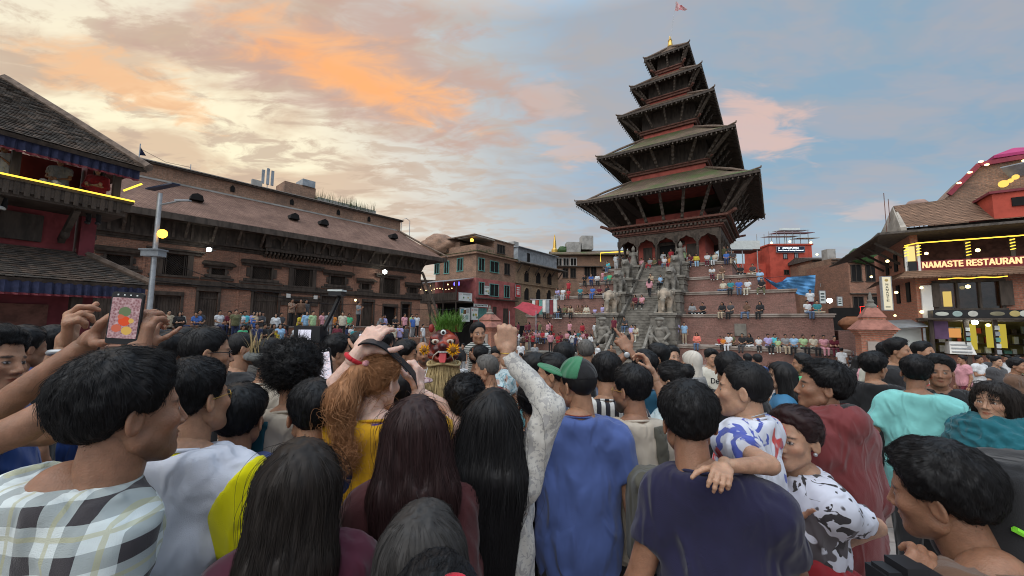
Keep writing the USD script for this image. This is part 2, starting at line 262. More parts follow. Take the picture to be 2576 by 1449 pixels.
def nets(f, lo, hi, h, B=4):
    lo = np.asarray(lo, float) - h; nb = np.ceil((np.asarray(hi, float) + h - lo) / (h * B)).astype(int)
    g = np.stack(np.meshgrid(*[np.arange(n) for n in nb], indexing='ij'), -1).reshape(-1, 3)
    c = f((lo + (g + .5) * B * h).astype(np.float32)); n = nb * B + 1
    S = np.repeat(np.repeat(np.repeat(np.where(c.reshape(nb) < 0, -1., 1.).astype(np.float32), B, 0), B, 1), B, 2); S = np.pad(S, ((0, 1),) * 3, mode='edge')
    fl = g[np.abs(c) < B * h * 1.5 + h]
    if len(fl):
        o = np.stack(np.meshgrid(*[np.arange(B + 1)] * 3, indexing='ij'), -1).reshape(-1, 3)
        q = (fl[:, None] * B + o[None]).reshape(-1, 3); key = (q[:, 0] * n[1] + q[:, 1]) * n[2] + q[:, 2]; _, ui = np.unique(key, return_index=True); q = q[ui]
        for s in range(0, len(q), 400000):
            p = q[s:s + 400000]; S[p[:, 0], p[:, 1], p[:, 2]] = f((lo + p * h).astype(np.float32))
    neg = S < 0; cnt = sum(neg[a:n[0] - 1 + a, b:n[1] - 1 + b, d:n[2] - 1 + d].astype(np.int8) for a, b, d in _CO)
    cells = np.argwhere((cnt > 0) & (cnt < 8))
    if not len(cells): return np.zeros((3, 3)), np.array([(0, 1, 2)])
    val = np.stack([S[cells[:, 0] + a, cells[:, 1] + b, cells[:, 2] + d] for a, b, d in _CO], 1)
    acc, num = np.zeros((len(cells), 3)), np.zeros(len(cells))
    for a, b in _ED:
        m = (val[:, a] < 0) != (val[:, b] < 0); t = val[:, a] / (val[:, a] - val[:, b] + 1e-12); t = np.clip(np.where(m, t, 0), 0, 1)
        acc += np.where(m[:, None], _CO[a] + t[:, None] * (_CO[b] - _CO[a]), 0); num += m
    V = lo + h * (cells + acc / num[:, None]); ID = np.full(n - 1, -1, np.int64); ID[tuple(cells.T)] = np.arange(len(cells)); Q = []
    for ax in range(3):
        u, w = (ax + 1) % 3, (ax + 2) % 3; sl = [slice(1, -1)] * 3; sl[ax] = slice(0, -1); s2 = list(sl); s2[ax] = slice(1, None)
        e = np.argwhere(neg[tuple(sl)] != neg[tuple(s2)]); off = np.ones(3, int); off[ax] = 0; e = e + off
        if not len(e): continue
        U, Wd = np.zeros(3, int), np.zeros(3, int); U[u] = 1; Wd[w] = 1
        q = np.stack([ID[tuple((e - U - Wd).T)], ID[tuple((e - Wd).T)], ID[tuple(e.T)], ID[tuple((e - U).T)]], 1)
        fwd = neg[tuple(e.T)]; Q.append(np.where(fwd[:, None], q, q[:, ::-1]))
    Q = np.vstack(Q); Q = Q[(Q >= 0).all(1)]
    return V, np.vstack([Q[:, [0, 1, 2]], Q[:, [0, 2, 3]]])
def vnormals(v, f):
    n = np.zeros_like(v); c = np.cross(v[f[:, 1]] - v[f[:, 0]], v[f[:, 2]] - v[f[:, 0]])
    for k in range(3): np.add.at(n, f[:, k], c)
    return n / np.maximum(np.linalg.norm(n, axis=1, keepdims=True), 1e-12)
def join(*ms):
    v, f, n = [], [], 0
    for a, b in ms: v.append(a); f.append(b + n); n += len(a)
    return np.vstack(v), np.vstack(f)
sstep = lambda a, b, x: (lambda t: t * t * (3 - 2 * t))(np.clip((x - a) / (b - a), 0, 1))
# ------------------------------------------------------------------ people
def head_f(P, fem=0., kid=0.):
    x, y, z = P[:, 0], P[:, 1], P[:, 2]; Q = P.copy(); Q[:, 0] = np.abs(x); w = 1 - .07 * fem
    d = ell(Q, (0, -.012, .035), (.076, .096, .09))
    d = smin(d, ell(Q, (0, .028, -.04), (.061 * w, .066, .078)), .04)
    d = smin(d, rc(Q, (.052 * w, .005, -.062), (.008, .066, -.098), .018, .02), .03)
    d = smin(d, rc(Q, (.0, .07, -.098), (.012, .07, -.1), .02, .018), .02)
    d = smin(d, ell(Q, (.042, .06, -.024), (.024, .022, .02)), .025)
    d = smin(d, rc(Q, (.0, .084, .019), (.04, .07, .022), .009, .008), .016)
    d = smax(d, -ell(Q, (.031, .098, .0), (.02, .016, .012)), .014)
    d = smin(d, ell(Q, (.031, .0735, .0), (.0155, .0135, .0125)), .005)
    d = smin(d, rc(Q, (0, .089, .008), (0, .109, -.033), .0075, .0105), .012)
    d = smin(d, ell(Q, (.013, .097, -.039), (.008, .010, .007)), .008)
    d = smin(d, ell(Q, (.0, .089, -.0625), (.023, .011, .0062)), .006)
    d = smin(d, ell(Q, (.0, .087, -.0735), (.019, .0115, .0068)), .006)
    d = smax(d, -rc(Q, (0, .102, -.0675), (.02, .092, -.0675), .0022, .0018), .004)
    Re = rotm(-.18, 0, .42)
    e = ell(Q, (.082, -.014, -.008), (.008, .02, .033), Re); e = smax(e, -ell(Q, (.09, -.01, -.004), (.007, .0115, .021), Re), .006)
    d = smin(d, e, .008)
    return d
def neck_f(P, r=.054): return smin(rc(P, (0, -.022, -.05), (0, -.045, -.19), r, r * 1.06), rc(P, (0, .0, -.08), (0, -.03, -.18), r * .8, r * .9), .03)
def head_col(v, skin, beard=0., lips=(.75, .42, .4), fem=0., hair_c=(.02, .017, .015)):
    x, y, z = np.abs(v[:, 0]), v[:, 1], v[:, 2]; c = np.tile(np.array(skin, float), (len(v), 1))
    def mixc(m, col): nonlocal c; c = c * (1 - m[:, None]) + np.array(col) * m[:, None]
    g = lambda cx, cy, cz, sx, sz: np.exp(-((x - cx) / sx) ** 2 - ((z - cz) / sz) ** 2) * sstep(cy - .012, cy + .004, y)
    mixc(.3 * g(.045, .05, -.03, .025, .02), (skin[0] * 1.1, skin[1] * .75, skin[2] * .7))
    if beard: mixc(beard * np.clip(sstep(-.045, -.07, z) * sstep(-.02, .02, y) * (1 - np.exp(-((x) / .02) ** 2 - ((z + .068) / .009) ** 2)), 0, 1), hair_c)
    if beard > .3: mixc(beard * np.exp(-(x / .03) ** 2 - ((z + .05) / .007) ** 2) * (y > .07), hair_c)
    mixc(.85 * sstep(.35, .7, np.exp(-(x / .024) ** 2 - ((z + .068) / .011) ** 2)) * (y > .078), (skin[0] * lips[0], skin[1] * lips[1], skin[2] * lips[2]))
    mixc(.9 * sstep(.3, .6, np.exp(-((x - .034) / .021) ** 2 - ((z - .022 - .12 * (x - .034) * -1) / (.0062 - .001 * fem)) ** 2)) * (y > .05), hair_c)
    mixc(sstep(.3, .55, np.exp(-((x - .031) / .016) ** 2 - (z / .0075) ** 2)) * (y > .07), (.03, .022, .02))
    mixc(sstep(.35, .6, np.exp(-((x - .031) / .0125) ** 2 - (z / .0052) ** 2)) * (y > .074), (.55, .52, .5))
    mixc(sstep(.3, .5, np.exp(-((x - .031) / .0062) ** 2 - (z / .0062) ** 2)) * (y > .076), (.02, .014, .012))
    return np.clip(c, 0, 1)
HL = ([-.13, -.10, -.06, -.03, .0, .03, .05, .07, .1], [-.085, -.08, -.06, -.015, .0, .012, .045, .078, .085])
def hair_f(kind, L=.3, thick=.014, top=.024, amp=.012, seed=0, fem=0., wd=None):
    """A hair volume in head space. kind: short, buzz, afro, long, bun, pony, bald."""
    cap = lambda P, side, up: ell(P, (0, -.012, .035), (.076, .096, .09)) - (side + (up - side) * sstep(.0, .1, P[:, 2]))
    def f(P):
        x, y, z = P[:, 0], P[:, 1], P[:, 2]
        if kind == 'afro':
            d = ell(P, (0, -.025, .055), (.128, .125, .118)); d = smax(d, -ell(P, (0, .14, -.05), (.078, .085, .125)), .02); fr, am = 42, .03
        elif kind in ('short', 'buzz', 'bald', 'bun', 'pony'):
            zl = np.interp(y, *HL) + .022 * (meshkit.noise(P * 60 + 3, 4) - .5); tp = .12 + .88 * sstep(-.005, .06, z - zl); d = ell(P, (0, -.012, .035), (.076, .096, .09)) - (thick + (top - thick) * sstep(.0, .1, z)) * tp - .003
            d = smax(d, (zl - z) * .8, .008); fr, am = (55, amp)
            if kind == 'bald': d = smax(d, z - .045, .02)
            if kind == 'bun': d = smin(d, ell(P, (0, -.115, .075), (.055, .045, .05)), .015)
            if kind == 'pony':
                d = smin(d, ell(P, (-.01, -.115, .055), (.035, .035, .035)), .02); d = smin(d, rc(P, (-.012, -.125, .05), (-.03, -.175, -.06), .036, .05), .02); d = smin(d, rc(P, (-.03, -.175, -.06), (-.012, -.135, -.21), .05, .02), .03); am = .02
        else:
            d = cap(P, .014, .018); zl = np.interp(y, [-.13, .0, .04, .06, .1], [-.2, -.2, -.02, .06, .085]); d = smax(d, (zl - z) * .8, .01)
            wd_ = wd or .076 + .016 * fem
            for s in (-1, 0, 1):
                d = smin(d, rc(P, (s * .045, -.05, .02), (s * wd_, -.1, -.17), .066, .052), .04); d = smin(d, rc(P, (s * wd_, -.1, -.17), (s * wd_ * .72, -.155, -L), .052, .034), .04)
            for s in (-1, 1): d = smin(d, rc(P, (s * .062, .0, .02), (s * .09, -.02, -.16), .032, .03), .03)
            d = smax(d, -ell(P, (0, .135, -.05), (.068, .1, .125)), .015); return d - .5 * amp * (meshkit.noise(P * np.array([75, 75, 7.]) + seed, seed) - .5) - .5 * amp * (meshkit.noise(P * np.array([26, 26, 3.]) + seed, seed) - .5)
        sc = np.array([fr, fr, fr * .6]) if kind != 'afro' else fr
        return d - am * (.6 * meshkit.noise(P * sc + seed, seed) + .4 * meshkit.noise(P * sc * 2.3 + seed, seed) - .5)
    lo, hi = np.array([-.13, -.15, -.11]), np.array([.13, .13, .19])
    if kind == 'afro': lo, hi = np.array([-.19, -.2, -.12]), np.array([.19, .16, .23])
    if kind == 'long': lo, hi = np.array([-.2, -.24, -L - .06]), np.array([.2, .13, .16])
    if kind == 'pony': lo, hi = np.array([-.14, -.26, -.27]), np.array([.14, .13, .19])
    if kind == 'bun': lo[1] = -.19
    return f, lo, hi
def strands(f, v, n, kind, count, L, step, rnd, lift=.012, curl=0., width=.0011):
    """Hair strands that grow on the hair volume f and follow it: points (count, K, 3)."""
    K = 7 if kind in ('long', 'pony') else 5; tie = np.array([0, -.112, .07]); 
    i = rnd.choice(len(v), count); p = v[i].copy() - n[i] * .003; out = [p.copy()]; eps = .004
    ph = rnd.random(count) * 6.3; lf = (rnd.random(count) ** 2.5) * lift * (np.clip((p[:, 2] + .03) / .1, .12, 1) if kind == 'short' else 1); wob = rnd.normal(0, .22, (count, 3)); ln = step * (.6 + .8 * rnd.random(count))[:, None]; tail = (p[:, 1] < -.1) & (p[:, 2] < .075)
    if kind in ('pony', 'bun'): ln = np.where(tail[:, None], ln if kind == 'pony' else .008, np.linalg.norm(tie - p, axis=1, keepdims=True) * .8 / K)
    for k in range(1, K):
        g = np.stack([f((p + e).astype(np.float32)) - f((p - e).astype(np.float32)) for e in np.eye(3) * eps], 1); g /= np.linalg.norm(g, axis=1, keepdims=True) + 1e-9
        r = p - np.array([0, -.045, .12]); r[:, 2] = 0; r /= np.linalg.norm(r, axis=1, keepdims=True) + .03
        if kind == 'afro': d = g * .6 + wob * 4.
        else:
            w = np.clip((p[:, 2:] - .03) / .1, 0, 1) if kind != 'pony' else np.clip((p[:, 2:] - .03) / .12, 0, 1)
            d = (np.array([0, .1, -.9]) * (1 - w) + w * (r * .7 + np.where(p[:, 1:2] > -.03, np.array([.35, .75, -.1]), 0))) if kind not in ('pony', 'bun') else (tie - p) / (np.linalg.norm(tie - p, axis=1, keepdims=True) + .01)
            if kind in ('pony', 'bun'): d = np.where(tail[:, None], np.array([0, -.05, -1.]) + wob * .5, d)
            if kind == 'long': d = np.array([0, -.12, -1.]) * (1 - w) + r * w * 1.2
            d = d - g * np.einsum('ij,ij->i', d, g)[:, None] * .9 + wob * (.55 if kind != 'long' else .22)
        d /= np.linalg.norm(d, axis=1, keepdims=True) + 1e-9; p = p + d * ln
        if curl: p = p + curl * np.stack([np.sin(ph + k * 1.9), np.cos(ph * 1.3 + k * 1.7), 0 * ph], 1)
        if kind != 'afro':
            fv = f(p.astype(np.float32)); p = p - g * (np.clip(fv - lf * k / K, -.02, .03))[:, None]
        out.append(p.copy())
    return np.stack(out, 1), width
def curves(name, pts, width, mat, parent, tip=.25):
    c = UsdGeom.BasisCurves.Define(stage, numbered(parent, name)); n, k = pts.shape[:2]
    c.CreateTypeAttr('linear'); c.CreatePointsAttr(Vt.Vec3fArray.FromNumpy(pts.reshape(-1, 3).astype(np.float32))); c.CreateCurveVertexCountsAttr(Vt.IntArray.FromNumpy(np.full(n, k, np.int32)))
    c.CreateWidthsAttr(Vt.FloatArray.FromNumpy(np.tile(np.linspace(1, tip, k) * width, n).astype(np.float32))); c.SetWidthsInterpolation('vertex')
    UsdShade.MaterialBindingAPI.Apply(c.GetPrim()).Bind(mat); return c
FING = {'relaxed': [(25, 30, 20)] * 4, 'fist': [(75, 95, 60)] * 4, 'open': [(6, 8, 6)] * 4, 'grip': [(48, 55, 35)] * 4, 'hold': [(28, 48, 40)] * 4, 'point': [(35, 30, 20), (4, 8, 8), (55, 65, 45), (60, 70, 50)],
        'pinch': [(48, 40, 25), (40, 48, 30), (58, 60, 40), (62, 66, 45)], 'loose': [(20, 34, 22), (34, 44, 26), (44, 50, 30), (52, 54, 32)]}
def hand_prims(kind, thumb=(30, 25)):
    """Right hand, wrist at the origin, fingers along +y, palm towards -z, thumb on the -x side."""
    pr = [('b', (-.002, .055, 0), (.040, .045, .0135), .012), ('c', (0, -.03, 0), (0, .02, 0), .027, .026), ('c', (-.018, .022, -.006), (-.036, .048, -.01), .019, .015)]
    for k, (bx, by, ln) in enumerate([(-.031, .094, .072), (-.0105, .099, .080), (.0105, .096, .075), (.030, .088, .058)]):
        p = np.array([bx, by, .002]); a, sp = 0., (-.06, -.01, .03, .08)[k]
        for j, fr in enumerate((.44, .31, .25)):
            a += math.radians(FING[kind][k][j]); q = p + ln * fr * np.array([sp * math.cos(a), math.cos(a), -math.sin(a)]); pr.append(('c', tuple(p), tuple(q), .0095 - .0009 * j, .0088 - .0009 * j)); p = q
    p = np.array([-.032, .034, -.008]); a, b = math.radians(thumb[0]), math.radians(thumb[1])
    for j, ln in enumerate((.040, .034, .026)):
        q = p + ln * np.array([-math.cos(a) * math.cos(b * .6), math.sin(a), -math.sin(b)]); pr.append(('c', tuple(p), tuple(q), .0125 - .0014 * j, .0112 - .0014 * j)); p = q; a += .32; b += .1
    if kind == 'fist': q = [(-.032, .034, -.008), (-.040, .062, -.028), (-.022, .078, -.046), (.004, .074, -.05)]; pr[-3:] = [('c', q[j], q[j + 1], .0125 - .001 * j, .0115 - .001 * j) for j in range(3)]
    return pr
def unit(v): v = np.asarray(v, float); return v / (np.linalg.norm(v) + 1e-12)
def ik(s, w, l1, l2, hint):
    d = w - s; D = min(np.linalg.norm(d), (l1 + l2) * .995); u = unit(d); a = (l1 * l1 - l2 * l2 + D * D) / (2 * D); h = math.sqrt(max(l1 * l1 - a * a, 0)); p = unit(np.asarray(hint) - u * (np.asarray(hint) @ u))
    return s + u * a + p * h, s + u * D
skin_m = usdkit.material(stage, LK + '/skin', {'a': ('attribute', dict(attribute='col')), 'tc': ('texture_coordinate', {}), 'n': ('noise_texture', dict(scale=24., detail=8., roughness=.65)), 'r': ('map_range', dict(from_min=.3, from_max=.7, to_min=.72, to_max=1.22)), 'm': ('vector_math', dict(math_type='scale')),
    'n2': ('noise_texture', dict(scale=260., detail=3.)), 'b': ('bump', dict(strength=.5, distance=.003)), 'p': ('principled_bsdf', dict(roughness=.48, specular_ior_level=.4, subsurface_weight=.12, subsurface_scale=.006))},
    [('tc.object', 'n.vector'), ('tc.object', 'n2.vector'), ('n.fac', 'r.value'), ('a.color', 'm.vector1'), ('r.result', 'm.scale'), ('m.vector', 'p.base_color'), ('n2.fac', 'b.height'), ('b.normal', 'p.normal')], 'p.BSDF')
def hair_mat(name, c, rough=.5, spec=.22):
    if name in mats: return mats[name]
    mats[name] = usdkit.material(stage, f'{LK}/{name}', {'tc': ('texture_coordinate', {}), 'mp': ('mapping', dict(scale=(90, 90, 9))), 'n': ('noise_texture', dict(scale=1., detail=4.)), 'm': ('mix_color', dict(a=tuple(v * .4 for v in c), b=tuple(v * 2.1 for v in c))),
        'b': ('bump', dict(strength=.35, distance=.003)), 'p': ('principled_bsdf', dict(roughness=rough, specular_ior_level=spec))}, [('tc.object', 'mp.vector'), ('mp.vector', 'n.vector'), ('n.fac', 'm.fac'), ('n.fac', 'b.height'), ('b.normal', 'p.normal'), ('m.result', 'p.base_color')], 'p.BSDF'); return mats[name]
H_BLACK = hair_mat('black_hair', (.0065, .0062, .0068)); H_BROWN = hair_mat('brown_black_hair', (.012, .009, .0075)); H_RED = hair_mat('auburn_hair', (.26, .125, .058), .5); H_GREY = hair_mat('grey_hair', (.075, .07, .065)); H_DKRED = hair_mat('henna_tinted_hair', (.017, .0075, .0075))
def cloth(name, c, rough=.88, var=.18, kind=None, c2=None, c3=None, sc=1.):
    if name in mats: return mats[name]
    n = {'tc': ('texture_coordinate', {}), 'n': ('noise_texture', dict(scale=7., detail=5.)), 'r': ('map_range', dict(from_min=.3, from_max=.7, to_min=1 - var, to_max=1 + var * .5)), 'mu': ('vector_math', dict(math_type='scale')),
         'n2': ('noise_texture', dict(scale=420., detail=2.)), 'mp': ('mapping', dict(scale=(11, 11, 5))), 'nf': ('noise_texture', dict(scale=1., detail=5., roughness=.55, distortion=1.3, type='ridged_multifractal', use_normalize=True)), 'ad': ('math', dict(math_type='multiply_add', value2=.05)), 'b': ('bump', dict(strength=.85, distance=.035)),
         'p': ('principled_bsdf', dict(roughness=rough, specular_ior_level=.2, sheen_weight=.15))}
    l = [('tc.object', 'n.vector'), ('tc.object', 'n2.vector'), ('n.fac', 'r.value'), ('r.result', 'mu.scale'), ('mu.vector', 'p.base_color'), ('tc.object', 'mp.vector'), ('mp.vector', 'nf.vector'), ('n2.fac', 'ad.value1'), ('nf.fac', 'ad.value3'), ('ad.value', 'b.height'), ('b.normal', 'p.normal')]
    if kind is None: n['mu'][1]['vector1'] = c
    elif kind == 'plaid':
        def band(k, ax, per, w, off=0.):        # 1 inside a band of the weave, 0 outside
            n.update({k + 'm': ('math', dict(math_type='multiply_add', value2=1 / per, value3=off + 50.)), k + 'f': ('math', dict(math_type='fraction')), k: ('math', dict(math_type='less_than', value2=w))}); l.extend([(ax, k + 'm.value1'), (k + 'm.value', k + 'f.value1'), (k + 'f.value', k + '.value1')])
        n |= {'s': ('separate_xyz', {}), 'dn': ('noise_texture', dict(scale=6.)), 'dv': ('vector_math', dict(math_type='multiply_add', vector2=(.012, .012, .012)))}; l += [('tc.object', 'dn.vector'), ('dn.color', 'dv.vector1'), ('tc.object', 'dv.vector3'), ('dv.vector', 's.vector')]
        band('bx', 's.x', .13 / sc, .42); band('bz', 's.z', .13 / sc, .42); band('tx', 's.x', .13 / sc, .1, .3); band('tz', 's.z', .13 / sc, .1, .3)
        n |= {'q1': ('mix_color', dict(a=c, b=c2)), 'q2': ('mix_color', dict(b=c2)), 'ml': ('math', dict(math_type='multiply')), 'q3': ('mix_color', dict(b=c3)), 'mt': ('math', dict(math_type='maximum')), 'mh': ('math', dict(math_type='multiply', value2=.55)), 'q4': ('mix_color', dict(b=(.42, .40, .20)))}
        l += [('bx.value', 'q1.fac'), ('q1.result', 'q2.a'), ('bz.value', 'q2.fac'), ('bx.value', 'ml.value1'), ('bz.value', 'ml.value2'), ('ml.value', 'q3.fac'), ('q2.result', 'q3.a'), ('tx.value', 'mt.value1'), ('tz.value', 'mt.value2'), ('mt.value', 'mh.value1'), ('mh.value', 'q4.fac'), ('q3.result', 'q4.a'), ('q4.result', 'mu.vector1')]
    elif kind in ('stripe', 'hstripe'):
        n |= {'w': ('wave_texture', dict(bands_direction='z' if kind == 'hstripe' else 'x', scale=7. * sc, distortion=.4)), 'r1': ('rgb_ramp', dict(ramp=[(0, c), (.42, c), (.55, c2), (1, c2)]))}
        l += [('tc.object', 'w.vector'), ('w.fac', 'r1.fac'), ('r1.color', 'mu.vector1')]
    elif kind == 'check':
        n |= {'w': ('checker_texture', dict(scale=14. * sc, color1=c, color2=c2))}; l += [('tc.object', 'w.vector'), ('w.color', 'mu.vector1')]
    else:            # print: blotches of c2 (and c3) on c
        n |= {'v': ('noise_texture', dict(scale=15. * sc, detail=2., distortion=1.6)), 'v2': ('noise_texture', dict(scale=9. * sc, detail=2.)), 'r1': ('map_range', dict(from_min=.565, from_max=.585, clamp=True)), 'r2': ('map_range', dict(from_min=.57, from_max=.585, clamp=True)), 'm1': ('mix_color', dict(a=c, b=c2)), 'm2': ('mix_color', dict(b=c3 or c2))}
        l += [('tc.object', 'v.vector'), ('tc.object', 'v2.vector'), ('v.fac', 'r1.value'), ('v2.fac', 'r2.value'), ('r1.result', 'm1.fac'), ('m1.result', 'm2.a'), ('r2.result', 'm2.fac'), ('m2.result', 'mu.vector1')]
    mats[name] = usdkit.material(stage, f'{LK}/{name}', n, l, 'p.BSDF'); return mats[name]
SK1, SK2, SK3, SKP = (.33, .175, .105), (.25, .125, .075), (.40, .23, .15), (.62, .40, .32)
class Pose:
    """Joints of a figure 1.71 m tall that faces +y, feet at z = 0 (or the seat's edge for sitting poses)."""
    def __init__(s, kind='stand', lean=0., el=None, wr=None, legs=None, sh=1.):
        up = .93; s.kind = kind
        if kind == 'sit': up, py = .11, -.13
        elif kind == 'cross': up, py = .11, -.05
        else: py = 0.
        s.pel = np.array([0, py, up]); f = lambda x, y, z: s.pel + np.array([x, y + z * lean, z * (1 - .3 * lean * lean)])
        s.chest, s.neck, s.head = f(0, -.005, .33), f(0, -.025, .495), f(0, .012, .672); s.sh = [f(-.172 * sh, -.012, .435), f(.172 * sh, -.012, .435)]
        de = {'stand': [(-.235, -.03, .165), (.235, -.03, .165)], 'sit': [(-.22, .03, .2), (.22, .03, .2)], 'cross': [(-.24, .06, .2), (.24, .06, .2)]}[kind]; dw = {'stand': [(-.25, .05, -.085), (.25, .05, -.085)], 'sit': [(-.07, .24, .12), (.07, .24, .12)], 'cross': [(-.05, .28, .12), (.05, .28, .12)]}[kind]
        s.el = [s.pel + np.array(v) for v in (el or de)]; s.wr = [s.pel + np.array(v) for v in (wr or dw)]
        s.hip = [s.pel + np.array([q * .088, 0, -.04]) for q in (-1, 1)]
        if kind == 'stand': s.kn, s.an = [np.array([-.10, .02, .5]), np.array([.10, .02, .5])], [np.array([-.105, -.03, .08]), np.array([.105, -.03, .08])]
        elif kind == 'sit': s.kn, s.an = [np.array([-.11, .33, .07]), np.array([.11, .33, .07])], [np.array([-.10, .30, -.34]), np.array([.10, .32, -.34])]
        else: s.kn, s.an = [np.array([-.32, .2, .1]), np.array([.32, .2, .1])], [np.array([.12, .3, .06]), np.array([-.12, .26, .06])]
        if legs: s.kn, s.an = [np.array(v) for v in legs[0]], [np.array(v) for v in legs[1]]
def limb_f(P, J, arms=True, legs=True, g=1., k=.03):
    d = None
    for i in (0, 1):
        L = []
        if arms: L += [(J.sh[i], J.el[i], .047 * g, .04 * g), (J.el[i], J.wr[i], .04 * g, .026 * g)]
        if legs: L += [(J.hip[i], J.kn[i], .078, .052), (J.kn[i], J.an[i], .05, .036)]
        for a, b, ra, rb in L:
            v = rc(P, a, b, ra, rb); d = v if d is None else smin(d, v, .012)
    return d
def torso_f(P, J, g=1., fem=0.):
    d = ell(P, J.chest + (0, .01, -.03), (.150 * g, .105 * g, .2)); d = smin(d, ell(P, J.pel + (0, .012, .14), (.135 * g, .105 * g, .17)), .08); d = smin(d, ell(P, J.pel, (.16 * g, .112 * g, .13)), .08)
    d = smin(d, rc(P, J.sh[0] * .9 + J.sh[1] * .1, J.sh[1] * .9 + J.sh[0] * .1, .052 * g, .052 * g), .07)
    for i in (0, 1): d = smin(d, rc(P, J.neck + (0, -.01, .03), J.sh[i] + (0, 0, .01), .046, .046 * g), .06)
    if fem:
        for q in (-1, 1): d = smin(d, ell(P, J.chest + (q * .07, .085, .0), (.06, .05, .06)), .05)
    return d
def shirt_f(J, g=1., sleeve=.55, hem=-.09, off=.022, loose=.0, neck=.062, fem=0., skirt=0., hood=False):
    """Upper garment around the torso; sleeve: 0 none, .55 to above the elbow, 1.6 into the forearm, 2 to the wrist."""
    def f(P):
        d = torso_f(P, J, g, fem) - off
        x = P - J.pel; zz = np.clip(x[:, 2], hem - .05, .36); lz = np.clip(.25 - zz, 0, 1); rx, ry = .166 * g + loose * lz + skirt * lz, .116 * g + loose * lz + skirt * lz
        u = np.hypot(x[:, 0] / rx, (x[:, 1] - (J.chest[1] - J.pel[1]) / .33 * zz) / ry); cyl = (u - 1) * np.minimum(rx, ry); cyl = smax(cyl, x[:, 2] - .33, .12)
        d = smin(d, cyl, .06)
        d = smax(d, (J.pel[2] + hem) - P[:, 2], .012)
        for i in (0, 1):
            if sleeve <= 0: continue
            a, b, w = J.sh[i], J.el[i], J.wr[i]; t = min(sleeve, 1.); e = a + (b - a) * t; s = rc(P, a, e, .069 * g, .062 * g + loose * .2)
            s = smax(s, (P - e) @ unit(b - a).astype(np.float32), .006) if sleeve <= 1 else s; d = smin(d, s, .035)
            if sleeve > 1: e2 = b + (w - b) * (sleeve - 1); s = rc(P, b, e2, .058 * g + loose * .2, .042 * g); s = smax(s, (P - e2) @ unit(w - b).astype(np.float32), .006); d = smin(d, s, .02)
        if hood:
            d = smin(d, smax(ell(P, J.neck + (0, -.05, .045), (.115, .085, .075)), -ell(P, J.neck + (0, .0, .09), (.075, .075, .09)), .02), .03)
        d = smax(d, -rc(P, J.neck + (0, .02, .02), J.neck + (0, .0, .2), neck, neck), .01)
        if not hood: d = smax(d, -np.maximum(J.neck[2] + .045 - P[:, 2], np.maximum(np.hypot(P[:, 0] - J.neck[0], P[:, 1] - J.neck[1]) - .115, P[:, 2] - J.neck[2] - .15)), .01)
        return d
    return f
def pants_f(J, off=.018, skirt=False, short=False):
    def f(P):
        d = ell(P, J.pel, (.165, .118, .14)) - off * .5
        for i in (0, 1):
            an = J.an[i] if not short else J.kn[i]; l = rc(P, J.hip[i], J.kn[i], .082 + off * .6, .058 + off * .5)
            if not short: l = smin(l, rc(P, J.kn[i], an, .056 + off * .5, .05 + off * .4), .02)
            d = smin(d, l, .035)
        if skirt and J.kind == 'stand': d = smin(d, rc(P, J.pel + (0, 0, -.05), (0, 0, .15), .13, .2), .05)
        d = smax(d, P[:, 2] - J.pel[2] - .06, .01)
        if J.kind == 'stand': d = smax(d, .035 - P[:, 2], .01)
        return d
    return f
def shoes(J, s=1.):
    b = MB()
    for i in (0, 1):
        a = J.an[i]; q = trimesh.creation.icosphere(2, 1.); v = q.vertices * np.array([.045, .13, .05]); v[:, 2] = np.maximum(v[:, 2], -.035); b.add(v + a + np.array([0, .07, -.035]), q.faces)
    return b.get()
def wrinkle(v, n, amp=.006, seed=0, sc=(11, 11, 3.5)):
    q = v * np.array(sc); w = meshkit.fbm(q + seed * 7.3, 3, seed) - .5; w2 = meshkit.noise(q * 2.1 + 3 * np.stack([meshkit.noise(q * .7, 9)] * 3, 1), seed + 5) - .5
    return v + n * (amp * (1.6 * w + 1.5 * (np.abs(w2) * -2 + .5)))[:, None]
